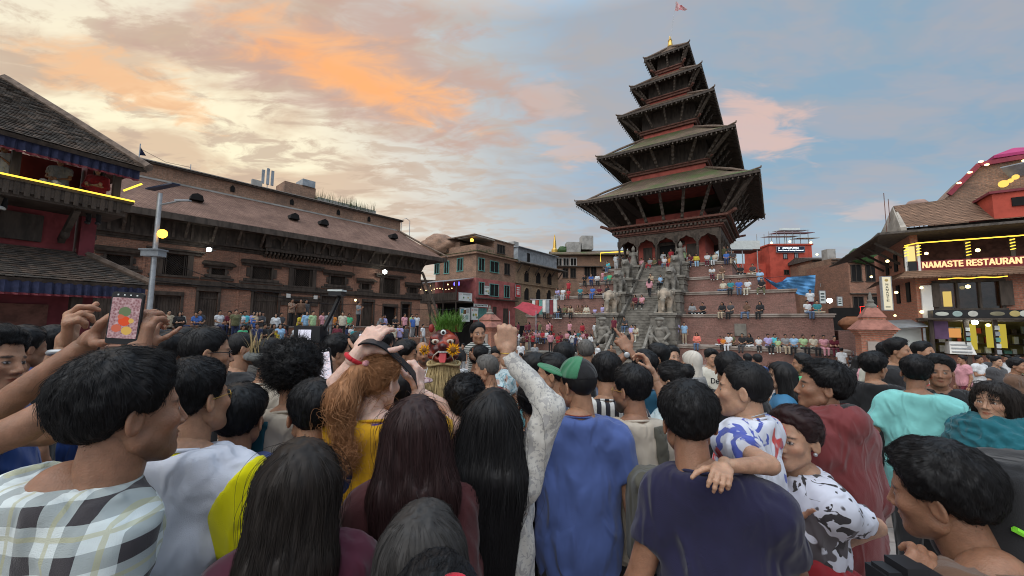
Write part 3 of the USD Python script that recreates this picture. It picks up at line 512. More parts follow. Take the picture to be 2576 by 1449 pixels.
class Person:
    """Builds one figure. Positions are in the figure's own space, scaled by s."""
    def __init__(s, label, loc, yaw, J, skin=SK1, size=1., group=None, cat='person', name='person'):
        s.J, s.skin, s.size = J, skin, size; s.path = thing(name, label, cat, loc, 0, group); s.rz = -math.radians(yaw); s.R = rotm(0, 0, s.rz); s.rnd = np.random.default_rng(abs(hash_(label)) % 2**31); s.pieces = []; s.loc = np.asarray(loc, float)
    def out(s, v): return (v * s.size) @ s.R.T
    def local(s, wp): return ((np.asarray(wp) - s.loc) @ s.R) / s.size       # world point -> figure space
    def head(s, hyaw=0., pitch=0., roll=0., h=.005, hair='short', hm=None, n=900, beard=0., fem=0., scale=1., face=True, neckr=.052, look=True, hargs=None, lift=.012, width=.0014, curl=0., step=None, lips=(.75, .42, .4), hc=(.02, .017, .015)):
        H = rotm(math.radians(pitch), math.radians(roll), -math.radians(hyaw)) * scale; s.H = H; s.hp = s.J.head; tr = lambda v: v @ H.T + s.hp; s.tr = tr
        v, f = nets(lambda P: head_f(P, fem), (-.1, -.115, -.125), (.1, .125, .13), h); c = head_col(v, s.skin, beard, lips, fem, hc)
        s.pieces.append((tr(v), f, c)); v, f = nets(lambda P: neck_f(P, neckr), (-.09, -.12, -.2), (.09, .07, -.02), h * 1.4); s.pieces.append((tr(v), f, np.tile(np.array(s.skin), (len(v), 1))))
        if hair and hair != 'none':
            hf, lo, hi = hair_f(hair, fem=fem, seed=int(s.rnd.integers(50)), **(hargs or {})); v, f = nets(hf, lo, hi, h * 1.15); nn = vnormals(v, f); hm = hm or H_BLACK
            hp = obj('hair', (s.out(tr(v)), f), hm, s.path, True)
            if n:
                L = (hargs or {}).get('L', .3); st = step or {'long': L / 7, 'pony': .05, 'afro': .011, 'buzz': .004}.get(hair, .013)
                pts, w = strands(hf, v, nn, hair, n, L, st, s.rnd, lift, curl, width); curves('hair_strand', s.out(tr(pts.reshape(-1, 3))).reshape(pts.shape), w * s.size, hm, hp)
        return s
    def limbs(s, h=.014, legs=True, arms=True, g=1.):
        J = s.J; f = lambda P: smin(limb_f(P, J, arms, legs, g), torso_f(P, J, .93), .03)
        pts = np.array([*J.sh, *J.el, *J.wr, J.pel] + ([*J.kn, *J.an] if legs else [])); v, fc = nets(f, pts.min(0) - .17, np.maximum(pts.max(0) + .13, J.neck + .07), h); s.pieces.append((v, fc, np.tile(np.array(s.skin), (len(v), 1)))); return s
    def hand(s, i, kind='relaxed', palm=(0, -1, 0), fdir=None, h=.0045, thumb=(30, 25), g=1.):
        J = s.J; w = J.wr[i]; y = unit(fdir if fdir is not None else w - J.el[i]); z = -unit(np.asarray(palm, float) - y * (np.asarray(palm) @ y)); x = np.cross(y, z)
        v, f = nets(field(hand_prims(kind, thumb), .008), (-.14, -.05, -.11), (.06, .2, .03), h)
        if i == 0: v = v * np.array([-1, 1, 1]); f = f[:, ::-1]
        v = v * g; s.pieces.append((w + v[:, :1] * x + v[:, 1:2] * y + v[:, 2:] * z, f, np.tile(np.array(s.skin), (len(v), 1)))); return s
    def hands(s, h=.008): s.hand(0, 'relaxed', (1, 0, 0), h=h); s.hand(1, 'relaxed', (-1, 0, 0), h=h); return s
    def done(s):
        v, f = join(*[(a, b) for a, b, _ in s.pieces]); obj('body', (s.out(v), f), skin_m, s.path, True, col=np.vstack([c for *_, c in s.pieces])); return s
    def wear(s, name, f, mat, lo, hi, h=.012, amp=.006, sc=(9, 9, 3.5), label=None, parent=None):
        v, fc = nets(f, lo, hi, h)
        if amp: v = wrinkle(v, vnormals(v, fc), amp, len(s.path), sc)
        return obj(name, (s.out(v), fc), mat, parent or s.path, True, **({'label': label} if label else {}))
    def top(s, mat, name='shirt', h=.012, amp=.007, **kw):
        J = s.J; s.sf = shirt_f(J, **kw); pts = np.array([*J.sh, *J.el] + ([*J.wr] if kw.get('sleeve', .55) > 1 else []) + [J.neck]); lo, hi = pts.min(0) - .17, pts.max(0) + .17; lo[2] = min(lo[2], J.pel[2] + kw.get('hem', -.09) - .03); lo[:2] = np.minimum(lo[:2], J.pel[:2] - .32); hi[:2] = np.maximum(hi[:2], J.pel[:2] + .32)
        return s.wear(name, s.sf, mat, lo, hi, h, amp)
    def legs(s, mat, h=.018, name='trousers', **kw):
        J = s.J; pts = np.array([J.pel, *J.kn, *J.an]); s.wear(name, pants_f(J, **kw), mat, pts.min(0) - .22, pts.max(0) + .22, h, .006); return s
    def shoe(s, mat): obj('shoe', (s.out(shoes(s.J)[0]), shoes(s.J)[1]), mat, s.path, True); return s
    def place(s, name, v, f, mat, smooth=True, **kw): return obj(name, (s.out(v), f), mat, s.path, smooth, **kw)
def hash_(t):
    h = 7
    for ch in t: h = (h * 131 + ord(ch)) & 0x7FFFFFFF
    return h
# ------------------------------------------------------------------ ground
def g(x, y): return -.065 * min(max(y - 1.5, 0), 15.5)
paver = pmat('paving_stone', (.27, .235, .21), .8, .45, 1.4, .35, 30., col2=(.17, .145, .13), spec=.35)
pv = [pmat(f'paver_{i}', c, .78, .35, 3., .35, 40., spec=.35) for i, c in enumerate([(.40, .35, .32), (.33, .285, .26), (.37, .30, .265)])]
ys = [-40, 1.5, 17, 140]; V = [(x, y, (g(0, y) if y < 17.5 else g(0, 17)) - .035) for y in ys for x in (-150, 150)]
struct('ground', (np.array(V), np.array([(0, 1, 3, 2), (2, 3, 5, 4), (4, 5, 7, 6)])), pmat('joint_mortar', (.12, .105, .095), .95, .4, 2., .3, 20.))
rnd = random.Random(4)
def paving(name, x0, x1, y0, y1, sx, sy, lim=None):
    pth = numbered(W, name); UsdGeom.Xform.Define(stage, pth); meta(stage.GetPrimAtPath(pth), kind='structure'); rest = [MB(), MB(), MB()]; cells = []
    ny = int((y1 - y0) / sy)
    for j in range(ny):
        for i in range(int((x1 - x0) / sx) + 1): cells.append((x0 + (i - .5 * (j % 2)) * sx, y0 + j * sy))
    c0 = np.array([1.9, 2.4]) if lim is None else np.array(lim); cells.sort(key=lambda c: np.hypot(c[0] - c0[0], c[1] - c0[1])); n = 0
    for x, y in cells:
        k = rnd.randrange(3); t = rnd.uniform(-.004, .004); gp = .008; xa, xb, ya, yb = x + gp, x + sx - gp, y + gp, y + sy - gp; e = .006
        b = MB() if n < 300 else rest[k]; za, zb = g(0, ya) + t, g(0, yb) + t
        lo = [(xa, ya, za - .04), (xb, ya, za - .04), (xb, yb, zb - .04), (xa, yb, zb - .04)]; b.hexa(lo, [(xa, ya, za - e), (xb, ya, za - e), (xb, yb, zb - e), (xa, yb, zb - e)])
        b.add([(xa, ya, za - e), (xb, ya, za - e), (xb, yb, zb - e), (xa, yb, zb - e), (xa + e, ya + e, za), (xb - e, ya + e, za), (xb - e, yb - e, zb), (xa + e, yb - e, zb)], [(0, 1, 5, 4), (1, 2, 6, 5), (2, 3, 7, 6), (3, 0, 4, 7), (4, 5, 6, 7)])
        if n < 300: b.put('paving_stone', pv[k], pth)
        n += 1
    for k in range(3):
        if rest[k].n: rest[k].put('far_paving', pv[k], pth, kind='stuff')
paving('plaza_paving', -14, 26, -1.6, 30, .6, .3)
# ------------------------------------------------------------------ five-roofed pagoda on its stepped plinth
TO = np.array([18.05, 42., 0]); TRZ = math.atan2(-.56208, .82708); GZ = -1.05
tem = thing('pagoda_temple', 'tall five-roofed brick pagoda with dark carved wood on a five-step plinth', 'temple', TO, TRZ)
TX = np.array([.82708, -.56208, 0]); TY = np.array([.56208, .82708, 0])
def tw(x, y, z): return TO + TX * x + TY * y + np.array([0, 0, z])
SX = -.62                                                   # middle of the stair
tiers = [(13.7, GZ, .36), (11.87, .36, 2.67), (9.98, 2.67, 4.54), (7.84, 4.54, 6.02), (5.7, 6.02, 7.58)]
for i, (a, z0, z1) in enumerate(tiers):
    b = MB(); zt = z1 - .24; r = a if i else 12.3
    b.hexa([(-a - .06, -a - .06, z0), (r + .06, -a - .06, z0), (r + .06, a + .06, z0), (-a - .06, a + .06, z0)], [(-a, -a, zt), (r, -a, zt), (r, a, zt), (-a, a, zt)])
    b.put('plinth_wall', brk_temple, tem)
    b = MB(); b.box(-a - .10, r + .10, -a - .10, a + .10, zt, z1 - .09); b.box(-a - .16, r + .16, -a - .16, a + .16, z1 - .09 + .0005, z1); b.put('coping', coping, tem)
b = MB(); b.box(6.2, 6.95, -11.99, -11.87, 1.05, 1.95); b.put('stone_panel', stone, tem)
# stair
n = 40; z0 = GZ; zT = 7.58; y0 = -17.1; y1 = -5.6
for k in range(n):
    za, zb = z0 + (zT - z0) * k / n, z0 + (zT - z0) * (k + 1) / n; ya = y0 + (y1 - y0) * k / n
    b = MB(); b.box(SX - 1.22, SX + 1.22, ya, -5.5 if k == n - 1 else ya + .55, za - .06, zb - .03); b.box(SX - 1.25, SX + 1.25, ya - .03, ya + .32, zb - .03 + .0005, zb); b.put('step', stone, tem)
b = MB(); b.add([(SX - 1.2, y0, z0), (SX + 1.2, y0, z0), (SX + 1.2, y1, zT - .15), (SX - 1.2, y1, zT - .15), (SX - 1.2, y1, z0), (SX + 1.2, y1, z0)], [(0, 1, 2, 3)]); b.add([(SX - 1.2, y0, z0), (SX - 1.2, y1, zT - .15), (SX - 1.2, y1, z0), (SX + 1.2, y0, z0), (SX + 1.2, y1, zT - .15), (SX + 1.2, y1, z0)], [(0, 1, 2), (3, 5, 4)]); b.put('stair_core', brk_temple, tem)
for s in (-1, 1):
    b = MB(); b.bar((SX + s * 1.36, y0 + .2, z0 + .35), (SX + s * 1.36, y1, zT + .25), .2, .5); b.put('stair_cheek', stone, tem)
# colonnade and cella
cz0, cz1 = 7.58, 10.55
b = MB(); b.box(-3.35, 3.35, -3.35, 3.35, cz0, 13.2); b.put('cella_wall', red_paint, tem)
b = MB(); b.box(-.9, .9, -3.50, -3.36, cz0, 9.9); b.put('cella_door', dark, tem)
b = MB()
for s in (-1, 1): b.box(s * 1.05 - .15, s * 1.05 + .15, -3.62, -3.352, cz0, 10.2)
b.box(-1.5, 1.5, -3.64, -3.353, 9.9, 10.25); b.put('door_frame', wood, tem)
for s in (-1, 1): MB().box(s * 2.15 - .45, s * 2.15 + .45, -3.48, -3.36, 8.4, 9.9).put('cella_window', wood, tem)
P5 = np.linspace(-4.75, 4.75, 6)
for side in range(4):
    R4 = rotm(0, 0, side * PI / 2)
    for i in range(5):
        x = P5[i]; b = MB(); b.box(x - .17, x + .17, -4.92, -4.58, cz0, cz0 + .35); b.lathe([(.13, .35), (.16, .5), (.12, .62), (.13, 1.6), (.15, 1.75), (.11, 1.85), (.13, 2.2), (.16, 2.45)], (x, -4.75, cz0), 10); b.box(x - .16, x + .16, -4.91, -4.59, cz0 + 2.45, cz1)
        obj('column', (b.get()[0] @ R4.T, b.get()[1]), wood, tem)
        xa, xb = P5[i], P5[i + 1]; m = (xa + xb) / 2; t = 11.0
        b = MB(); b.poly([(xa, t), (xa, 9.75), (xa + .22, 9.95), (xa + .36, 10.22), (m - .28, 10.32), (m, 10.52), (m + .28, 10.32), (xb - .36, 10.22), (xb - .22, 9.95), (xb, 9.75), (xb, t)], -4.86, -4.64); v, f = b.get(); obj('bracket_arch', (v @ R4.T, f), wood2, tem)
b = MB()
for a, z, zz in ((4.98, 11.0, 11.14), (5.18, 11.14, 11.30), (5.36, 11.56, 11.68), (5.79, 11.82, 12.0)): b.box(-a, a, -a, a, z, zz)
b.box(-5.1, 5.1, -5.1, 5.1, 11.3, 11.82); b.put('cornice', wood_red, tem)
b = MB()
for side in range(4):
    R4 = rotm(0, 0, side * PI / 2); c = MB()
    for x in np.arange(-5.2, 5.2, .36): c.box(x, x + .2, -5.42, -5.1, 11.32, 11.54); 
    for x in np.arange(-5.4, 5.4, .45): c.ball((x, -5.55, 11.75), (.13, .12, .06), 0)
    v, f = c.get(); b.add(v @ R4.T, f)
b.put('dentil_row', wood2, tem, kind='stuff')
for sx in (-1, 1):
    for sy in (-1, 1): b = MB(); b.bar((sx * 5.5, sy * 5.5, 11.9), (sx * 6.25, sy * 6.25, 12.12), .3, .22); b.put('corner_beam', wood_red, tem)
E8 = [(8.24, 14.49, 3.66, 17.25, 5.3, 12.0), (6.54, 19.61, 2.56, 22.25, 4.05, 18.15), (4.81, 24.54, 2.0, 26.35, 2.98, 23.05), (3.65, 28.13, 1.18, 29.93, 2.35, 26.95), (2.39, 31.76, .12, 33.7, 1.5, 30.5)]
for k, (a, z, bt, zt, cs, zc) in enumerate(E8):
    up = .05
    # tiled skirt: four slopes on a grid, with a slight sag and lifted corners
    top = MB(); n = 14; v = []; f = []
    for side in range(4):
        R4 = rotm(0, 0, side * PI / 2); m = 9; base = len(v)
        for j in range(m):
            t = j / (m - 1); w = a + (bt - a) * t; zz = z + (zt - z) * (t + .10 * math.sin(PI * t) * -1.)
            for i in range(n + 1): u = -1 + 2 * i / n; v.append(np.array([u * w, -w, zz + .08 + up * abs(u) ** 6 * (1 - t) ** 2]) @ R4.T)
        for j in range(m - 1):
            for i in range(n): q = base + j * (n + 1) + i; f.append((q, q + 1, q + n + 2, q + n + 1))
    top.add(v, f); top.put('tiled_roof', roof_moss if k < 2 else roof_temple, tem, 35)
    if k < 4: MB().box(-bt, bt, -bt, bt, zt - .5, E8[k + 1][5] - .05).put('storey_wall', red_paint, tem)
    # underside boards and eave fascia
    v = []; f = []
    for side in range(4):
        R4 = rotm(0, 0, side * PI / 2); base = len(v)
        for w, zz in ((a - .02, z - .16), (a - .02, z + .075), (a - .05, z - .16), (cs * .8, z + (zt - z) * .32)):
            for i in range(n + 1): u = -1 + 2 * i / n; v.append(np.array([u * w, -w, zz + (up * abs(u) ** 6 if w > cs * .9 else 0)]) @ R4.T)
        for r_ in (0, 2):
            for i in range(n): q = base + r_ * (n + 1) + i; f.append((q, q + 1, q + n + 2, q + n + 1) if r_ == 0 else (q + n + 1, q + n + 2, q + 1, q))
    MB().add(v, f).put('eave_soffit', wood, tem)
    # rafters
    b = MB()
    for side in range(4):
        R4 = rotm(0, 0, side * PI / 2); c = MB()
        for x in np.arange(-a + .3, a - .2, .34): xi = max(-cs, min(cs, x * cs / a * 1.1)); c.bar((xi, -cs * .95, z + (zt - z) * .24), (x, -a + .1, z - .2 + up * abs(x / a) ** 6), .10, .12)
        v2, f2 = c.get(); b.add(v2 @ R4.T, f2)
    b.put('rafter_row', wood, tem, kind='stuff')
    # carved struts, one part each
    ns = (7, 6, 5, 4, 3)[k]
    for side in range(4):
        R4 = rotm(0, 0, side * PI / 2)
        for x in np.linspace(-1, 1, ns):
            b = MB(); p, q = np.array([x * cs * .93, -cs - .02, zc]), np.array([x * (a * .80), -a * .86, z - .12 + .1]); b.bar(p, q, .26 if k < 2 else .18, .12); d = unit(q - p)
            for t in (.12, .3, .5, .72): b.ball(p + (q - p) * t + np.array([0, -.08, -.02]), (.16 if k < 2 else .11, .1, .2 if k < 2 else .13), 1)
            v2, f2 = b.get(); obj('carved_strut', (v2 @ R4.T, f2), wood2, tem)
        b = MB(); b.bar((cs, -cs, zc), (a * .93, -a * .93, z - .1), .3 if k < 2 else .2, .2); v2, f2 = b.get(); obj('corner_strut', (v2 @ R4.T, f2), wood2, tem)
        b = MB(); b.tube([(bt, -bt, zt + .1), ((a + bt) / 2, -(a + bt) / 2, (z + zt) / 2 + .05), (a * .9, -a * .9, z + (zt - z) * .08 + .14), (a + .04, -a - .04, z + up + .2)], (.13, .13, .11, .07), 6); b.ball((a + .05, -a - .05, z + up + .26), (.05, .05, .11), 1); v2, f2 = b.get(); obj('hip_ridge', (v2 @ R4.T, f2), tile_near[1], tem)
    if k:
        b = MB(); b.box(-cs - .05, cs + .05, -cs - .05, cs + .05, zc - .12, zc); b.box(-cs + .12, cs - .12, -cs + .12, cs - .12, zc - .34, zc - .12)
        for sx in (-1, 1):
            for sy in (-1, 1): b.bar((sx * cs * .9, sy * cs * .9, zc - .06), (sx * (cs + .34), sy * (cs + .34), zc + .12), .2, .18)
        b.put('storey_cornice', wood_red, tem)
        b = MB(); b.box(-cs + .3, cs - .3, -cs + .3, cs - .3, zc - .34, z + .6); b.put('upper_storey', wood, tem)
    b = MB()
    for side in range(4):
        R4 = rotm(0, 0, side * PI / 2); c = MB()
        for x in np.arange(-a + .2, a, .42 if k < 2 else .5): c.lathe([(.012, 0), (.012, -.12), (.05, -.14), (.065, -.26), (.02, -.27)], (x, -a + .02, z - .12 + up * abs(x / a) ** 6), 6)
        v2, f2 = c.get(); b.add(v2 @ R4.T, f2)
    b.put('wind_bell_row', wood2, tem, kind='stuff')
b = MB(); b.box(-.42, .42, -.42, .42, 33.45, 33.6); b.box(-.3, .3, -.3, .3, 33.6, 33.8); b.put('finial_base', tile_near[1], tem)
MB().lathe([(.30, 33.8), (.34, 33.9), (.30, 34.0), (.22, 34.4), (.20, 34.55), (.24, 34.6), (.13, 34.68), (.15, 34.8), (.07, 34.9), (.08, 35.0), (.01, 35.25)], n=16).put('gilded_finial', gold, tem, 40)
fl = thing('flag', 'pale pink flag flying from the thin pole above the pagoda finial', 'flag', TO, TRZ)
MB().tube([(.05, 0, 34.3), (.30, 0, 36.4), (.62, 0, 38.2), (1.15, 0, 40.4)], (.035, .03, .025, .012), 6).put('pole', metal, fl)
nx, ny = 12, 8; v = [(.62 + .10 * j / ny + 1.35 * i / nx * (1 - .35 * j / ny), .12 * math.sin(i * .9 + j * .3) + .05 * i / nx, 38.1 - 1.1 * j / ny * (1 - .5 * i / nx) * -1 - .55 * i / nx) for j in range(ny + 1) for i in range(nx + 1)]
MB().add(v, [(j * (nx + 1) + i, j * (nx + 1) + i + 1, (j + 1) * (nx + 1) + i + 1, (j + 1) * (nx + 1) + i) for j in range(ny) for i in range(nx)]).put('flag_cloth', cloth('flag_pink', (.62, .42, .42), kind='print', c2=(.5, .12, .14), sc=.35), fl, True)
# ------------------------------------------------------------------ guardian statues on pedestals beside the stair
def mirror(pr): return pr
def statue_mesh(kind):
    S2 = lambda *p: list(p); pr = []
    def two(t, a, b, ra, rb):
        for s in (-1, 1): pr.append((t, (a[0] * s, a[1], a[2]), (b[0] * s, b[1], b[2]), ra, rb))
    def two_e(c, r):
        for s in (-1, 1): pr.append(('e', (c[0] * s, c[1], c[2]), r))
    if kind == 'wrestler':
        pr += [('e', (0, .05, .55), (.5, .36, .4)), ('e', (0, -.02, .95), (.4, .32, .42)), ('e', (0, 0, 1.28), (.46, .3, .32)), ('c', (-.42, 0, 1.42), (.42, 0, 1.42), .17, .17), ('c', (0, -.02, 1.45), (0, -.04, 1.7), .15, .15), ('e', (0, -.07, 1.88), (.22, .24, .28)), ('e', (0, -.02, 2.13), (.38, .36, .10)), ('e', (0, 0, 2.2), (.33, .32, .13)),
               ('c', (-.46, 0, 1.4), (-.68, -.1, 1.02), .15, .13), ('c', (-.68, -.1, 1.02), (-.36, -.42, .78), .13, .1), ('c', (.46, 0, 1.4), (.66, -.02, .98), .15, .13), ('c', (.66, -.02, .98), (.42, -.42, .62), .13, .1), ('c', (-.36, -.46, .82), (.16, -.6, .2), .06, .13),
               ('c', (-.22, 0, .4), (-.62, -.5, .72), .21, .17), ('c', (-.62, -.5, .72), (-.52, -.55, .1), .16, .11), ('e', (-.5, -.66, .07), (.14, .24, .09)), ('c', (.22, 0, .35), (.6, -.5, .22), .21, .17), ('c', (.6, -.5, .2), (.35, .15, .1), .15, .12), ('b', (0, 0, .0), (.8, .75, .06), .04),
               ('c', (0, -.3, 1.92), (0, -.34, 1.84), .035, .055), ('e', (-.09, -.285, 1.93), (.055, .03, .025)), ('e', (.09, -.285, 1.93), (.055, .03, .025)), ('c', (-.07, -.3, 1.775), (.07, -.3, 1.775), .022, .022), ('e', (0, -.22, 1.68), (.13, .1, .1)), ('e', (-.24, -.04, 1.86), (.05, .08, .12)), ('e', (.24, -.04, 1.86), (.05, .08, .12)), ('c', (-.2, -.27, 1.36), (.2, -.27, 1.36), .05, .05)]
    elif kind == 'elephant':
        pr += [('e', (0, .45, 1.2), (.52, .95, .58)), ('e', (0, -.5, 1.5), (.38, .4, .46)), ('e', (0, -.42, 1.82), (.28, .26, .16)), ('c', (0, -.8, 1.45), (0, -1.02, .95), .22, .16), ('c', (0, -1.02, .95), (0, -1.0, .35), .16, .11), ('c', (0, -1.0, .35), (0, -1.12, .2), .11, .09)]
        two_e((.44, -.35, 1.42), (.09, .3, .42)); two('c', (.33, -.22, 1.0), (.33, -.25, .0), .23, .2); two('c', (.33, 1.1, 1.0), (.33, 1.1, .0), .23, .2); two('c', (.17, -.8, 1.25), (.22, -1.15, 1.1), .05, .035); two_e((.25, -.78, 1.6), (.04, .05, .04)); pr += [('b', (0, .3, 0), (.62, 1.2, .06), .04), ('c', (0, 1.35, 1.3), (0, 1.42, .6), .05, .03), ('b', (0, .5, 1.62), (.56, .4, .16), .1)]
    elif kind in ('lion', 'griffin'):
        pr += [('e', (0, -.2, 1.1), (.42, .4, .55)), ('e', (0, .45, 1.05), (.38, .8, .38)), ('e', (0, -.5, 1.7), (.35, .33, .34)), ('e', (0, -.28, 1.62), (.45, .34, .46)), ('e', (0, .95, .85), (.4, .35, .45)), ('b', (0, .3, 0), (.6, 1.15, .06), .04), ('c', (0, 1.25, .9), (0, 1.4, 1.5), .09, .12)]
        two('c', (.25, -.38, 1.05), (.27, -.48, .1), .18, .15); two('c', (.27, .85, .8), (.3, .95, .1), .2, .14); two_e((.27, -.6, .08), (.16, .24, .1)); two_e((.3, .85, .08), (.16, .24, .1)); two_e((.26, -.45, 2.0), (.09, .07, .12)); two_e((.13, -.80, 1.8), (.07, .05, .06))
        if kind == 'lion': pr += [('e', (0, -.78, 1.6), (.24, .2, .16)), ('-b', (0, -.95, 1.57), (.19, .2, .035), .02)]; two_e((.25, -.55, 1.3), (.14, .12, .2)); pr += [('e', (0, -.62, 1.25), (.16, .1, .3))]
        else: pr += [('c', (0, -.75, 1.68), (0, -1.0, 1.52), .17, .05)]; two_e((.42, .25, 1.35), (.07, .5, .3))
    else:
        pr += [('c', (0, 0, .1), (0, 0, .9), .42, .27), ('e', (0, 0, 1.2), (.3, .22, .4)), ('c', (-.3, 0, 1.45), (.3, 0, 1.45), .11, .11), ('e', (0, -.03, 1.78), (.18, .2, .23)), ('c', (0, 0, 1.95), (0, 0, 2.25), .2, .05), ('b', (0, 0, 0), (.55, .5, .08), .04)]; two('c', (.33, 0, 1.43), (.46, -.1, 1.1), .1, .08); two('c', (.46, -.1, 1.1), (.3, -.38, 1.22), .08, .06); two_e((.42, .1, 1.3), (.08, .05, .5))
    v, f = nets(field(pr, .07), (-1., -1.3, -.07), (1., 1.6, 2.5), .045); n = vnormals(v, f); return v + n * (.02 * (meshkit.fbm(v * 7, 3, 3) - .5))[:, None], f
def pedestal(b, x, y, z0, z1, w, dp):
    b.box(x - w - .12, x + w + .12, y - dp - .12, y + dp + .12, z0, z0 + .25)
    b.box(x - w, x + w, y - dp, y + dp, z0 + .25, z1 - .32); b.box(x - w - .06, x + w + .06, y - dp - .06, y + dp + .06, (z0 + z1) / 2, (z0 + z1) / 2 + .12); b.box(x - w - .08, x + w + .08, y - dp - .08, y + dp + .08, z1 - .32, z1 - .18); b.box(x - w - .18, x + w + .18, y - dp - .18, y + dp + .18, z1 - .18 + .001, z1)
    for i in np.linspace(-w + .14, w - .14, 5): b.box(x + i - .1, x + i + .1, y - dp - .045, y - dp + .02, z0 + .35, (z0 + z1) / 2 - .06)
GUARD = [('wrestler', 'stone wrestler kneeling with a mace', 'kneeling figure', GZ, .18, -14.9, .95, .8, .95, 1.12), ('elephant', 'stone elephant standing with hanging trunk', 'elephant', .36, 2.72, -12.75, .9, 1.25, 1.0, 1.0), ('lion', 'stone lion standing with open jaws', 'lion', 2.67, 4.62, -10.6, .85, 1.15, .98, 1.0), ('griffin', 'stone griffin with beak and folded wings', 'griffin', 4.54, 6.06, -8.5, .8, 1.1, .92, .95), ('goddess', 'small stone goddess with raised forearms and pointed crown', 'goddess', 6.02, 7.62, -6.2, .6, .5, .92, .95)]
for kind, lab, what, z0, z1, y, w, dp, sc, ss in GUARD:
    mv, mf = statue_mesh(kind)
    for s, side in ((-1, 'left'), (1, 'right')):
        x = SX + s * 2.22
        t = thing('stone_statue', f'{lab} on the {side} of the temple stair', 'statue', tw(x, y, z1), TRZ, 'guardian statues beside the temple stair'); obj('figure', (mv * np.array([s * sc, sc, sc]), mf if s > 0 else mf[:, ::-1]), stone_warm if kind == 'elephant' else stone, t, True)
        p = thing('statue_pedestal', f'moulded stone pedestal under the {what} on the {side} of the stair', 'pedestal', tw(x, y, z0), TRZ, 'pedestals beside the temple stair'); b = MB(); pedestal(b, 0, 0, 0, z1 - z0, w, dp); b.put('moulded_block', stone, p)
# ------------------------------------------------------------------ long carved palace on the left
def crop(x0, y0, k): return lambda X, Y: ((x0 + k * X) * .63889, (y0 + k * Y) * .63889)
c2 = crop(900, 700, .51768); c1 = crop(0, 300, .69036); q4 = crop(1600, 880, .32435); q5 = crop(2920, 900, .34503); l1 = crop(0, 380, .60018); r1 = crop(3400, 750, .44855); r5 = crop(3000, 500, .65565)
PO = at(1057, 760, 33.); PO[2] = -1.05
PF = Frame(PO, math.radians(41.1))
pal = thing('brick_palace', 'long brown brick palace with dark carved windows under a sweeping tiled roof', 'palace', PO, PF.rz)
XL = -24.
def wallpoly(x0, x1, z0, z1, holes, y0, y1):
    """A wall in the xz plane with rectangular openings cut through it."""
    from shapely.geometry import box
    from shapely.ops import unary_union
    p = box(x0, z0, x1, z1).difference(unary_union([box(*h) for h in holes])) if holes else box(x0, z0, x1, z1)
    b = MB()
    for gme in getattr(p, 'geoms', [p]):
        m = trimesh.creation.extrude_polygon(gme, 1., engine='earcut'); v = np.array(m.vertices); b.add(np.stack([v[:, 0], y1 + (y0 - y1) * v[:, 2], v[:, 1]], 1), m.faces)
    return b
DOORS = [(-12.3, 2.5, -10.9, 4.68, 0), (-10.2, 2.5, -9.0, 4.17, 1), (-8.2, 2.5, -6.8, 4.65, 0), (-5.13, 2.5, -4.32, 4.38, 0), (-3.42, 2.5, -2.3, 4.1, 2), (-1.78, 2.5, -1.0, 4.35, 2), (-16.75, 2.5, -15.7, 4.2, 0), (-14.95, 2.5, -14.06, 4.52, 0), (-19.2, 2.5, -18.1, 4.2, 0)]
WINS = [(-12.45, -11.4, 5.45, 6.22, .55), (-7.68, -6.65, 5.48, 6.1, .5), (-5.35, -4.74, 5.3, 5.74, .38), (-1.17, -.45, 5.3, 5.78, .4), (-14.47, -13.83, 5.5, 5.88, .36), (-18.66, -17.82, 5.6, 6.1, .4)]
BIG = [(-10.38, -8.67, 5.2, 6.36), (-3.85, -2.1, 5.12, 6.35), (-16.82, -15.3, 5.3, 6.46)]
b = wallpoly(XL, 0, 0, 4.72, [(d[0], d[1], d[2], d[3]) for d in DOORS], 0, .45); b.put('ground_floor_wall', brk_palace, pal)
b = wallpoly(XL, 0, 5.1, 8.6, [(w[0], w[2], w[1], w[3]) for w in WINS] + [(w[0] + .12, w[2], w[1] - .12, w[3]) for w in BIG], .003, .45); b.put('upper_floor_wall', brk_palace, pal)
b = MB(); b.box(-.45, 0, .45, 9, 0, 8.6); b.box(XL, -.45, 8.6, 9, 0, 8.6); b.put('side_wall', brk_palace, pal)
b = MB(); b.box(XL, .12, -.10, .45, 4.72, 4.84); b.box(XL, .18, -.2, .45, 4.84 + .001, 4.95); b.box(XL, .12, -.12, .45, 4.95 + .001, 5.1); b.put('string_course', wood, pal)
b = MB(); b.box(XL, .10, -.08, 0, 6.98, 7.08); b.box(XL, .14, -.16, 0, 7.08 + .001, 7.2); b.put('upper_string_course', wood, pal)
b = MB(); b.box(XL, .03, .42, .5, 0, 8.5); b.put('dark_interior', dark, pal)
for x in (-13.1, -5.95, -17.3): MB().box(x - .05, x + .05, -.035, 0, 2.5, 4.72).box(x - .05, x + .05, -.032, .003, 5.1, 6.98).put('pilaster', brk_palace, pal)
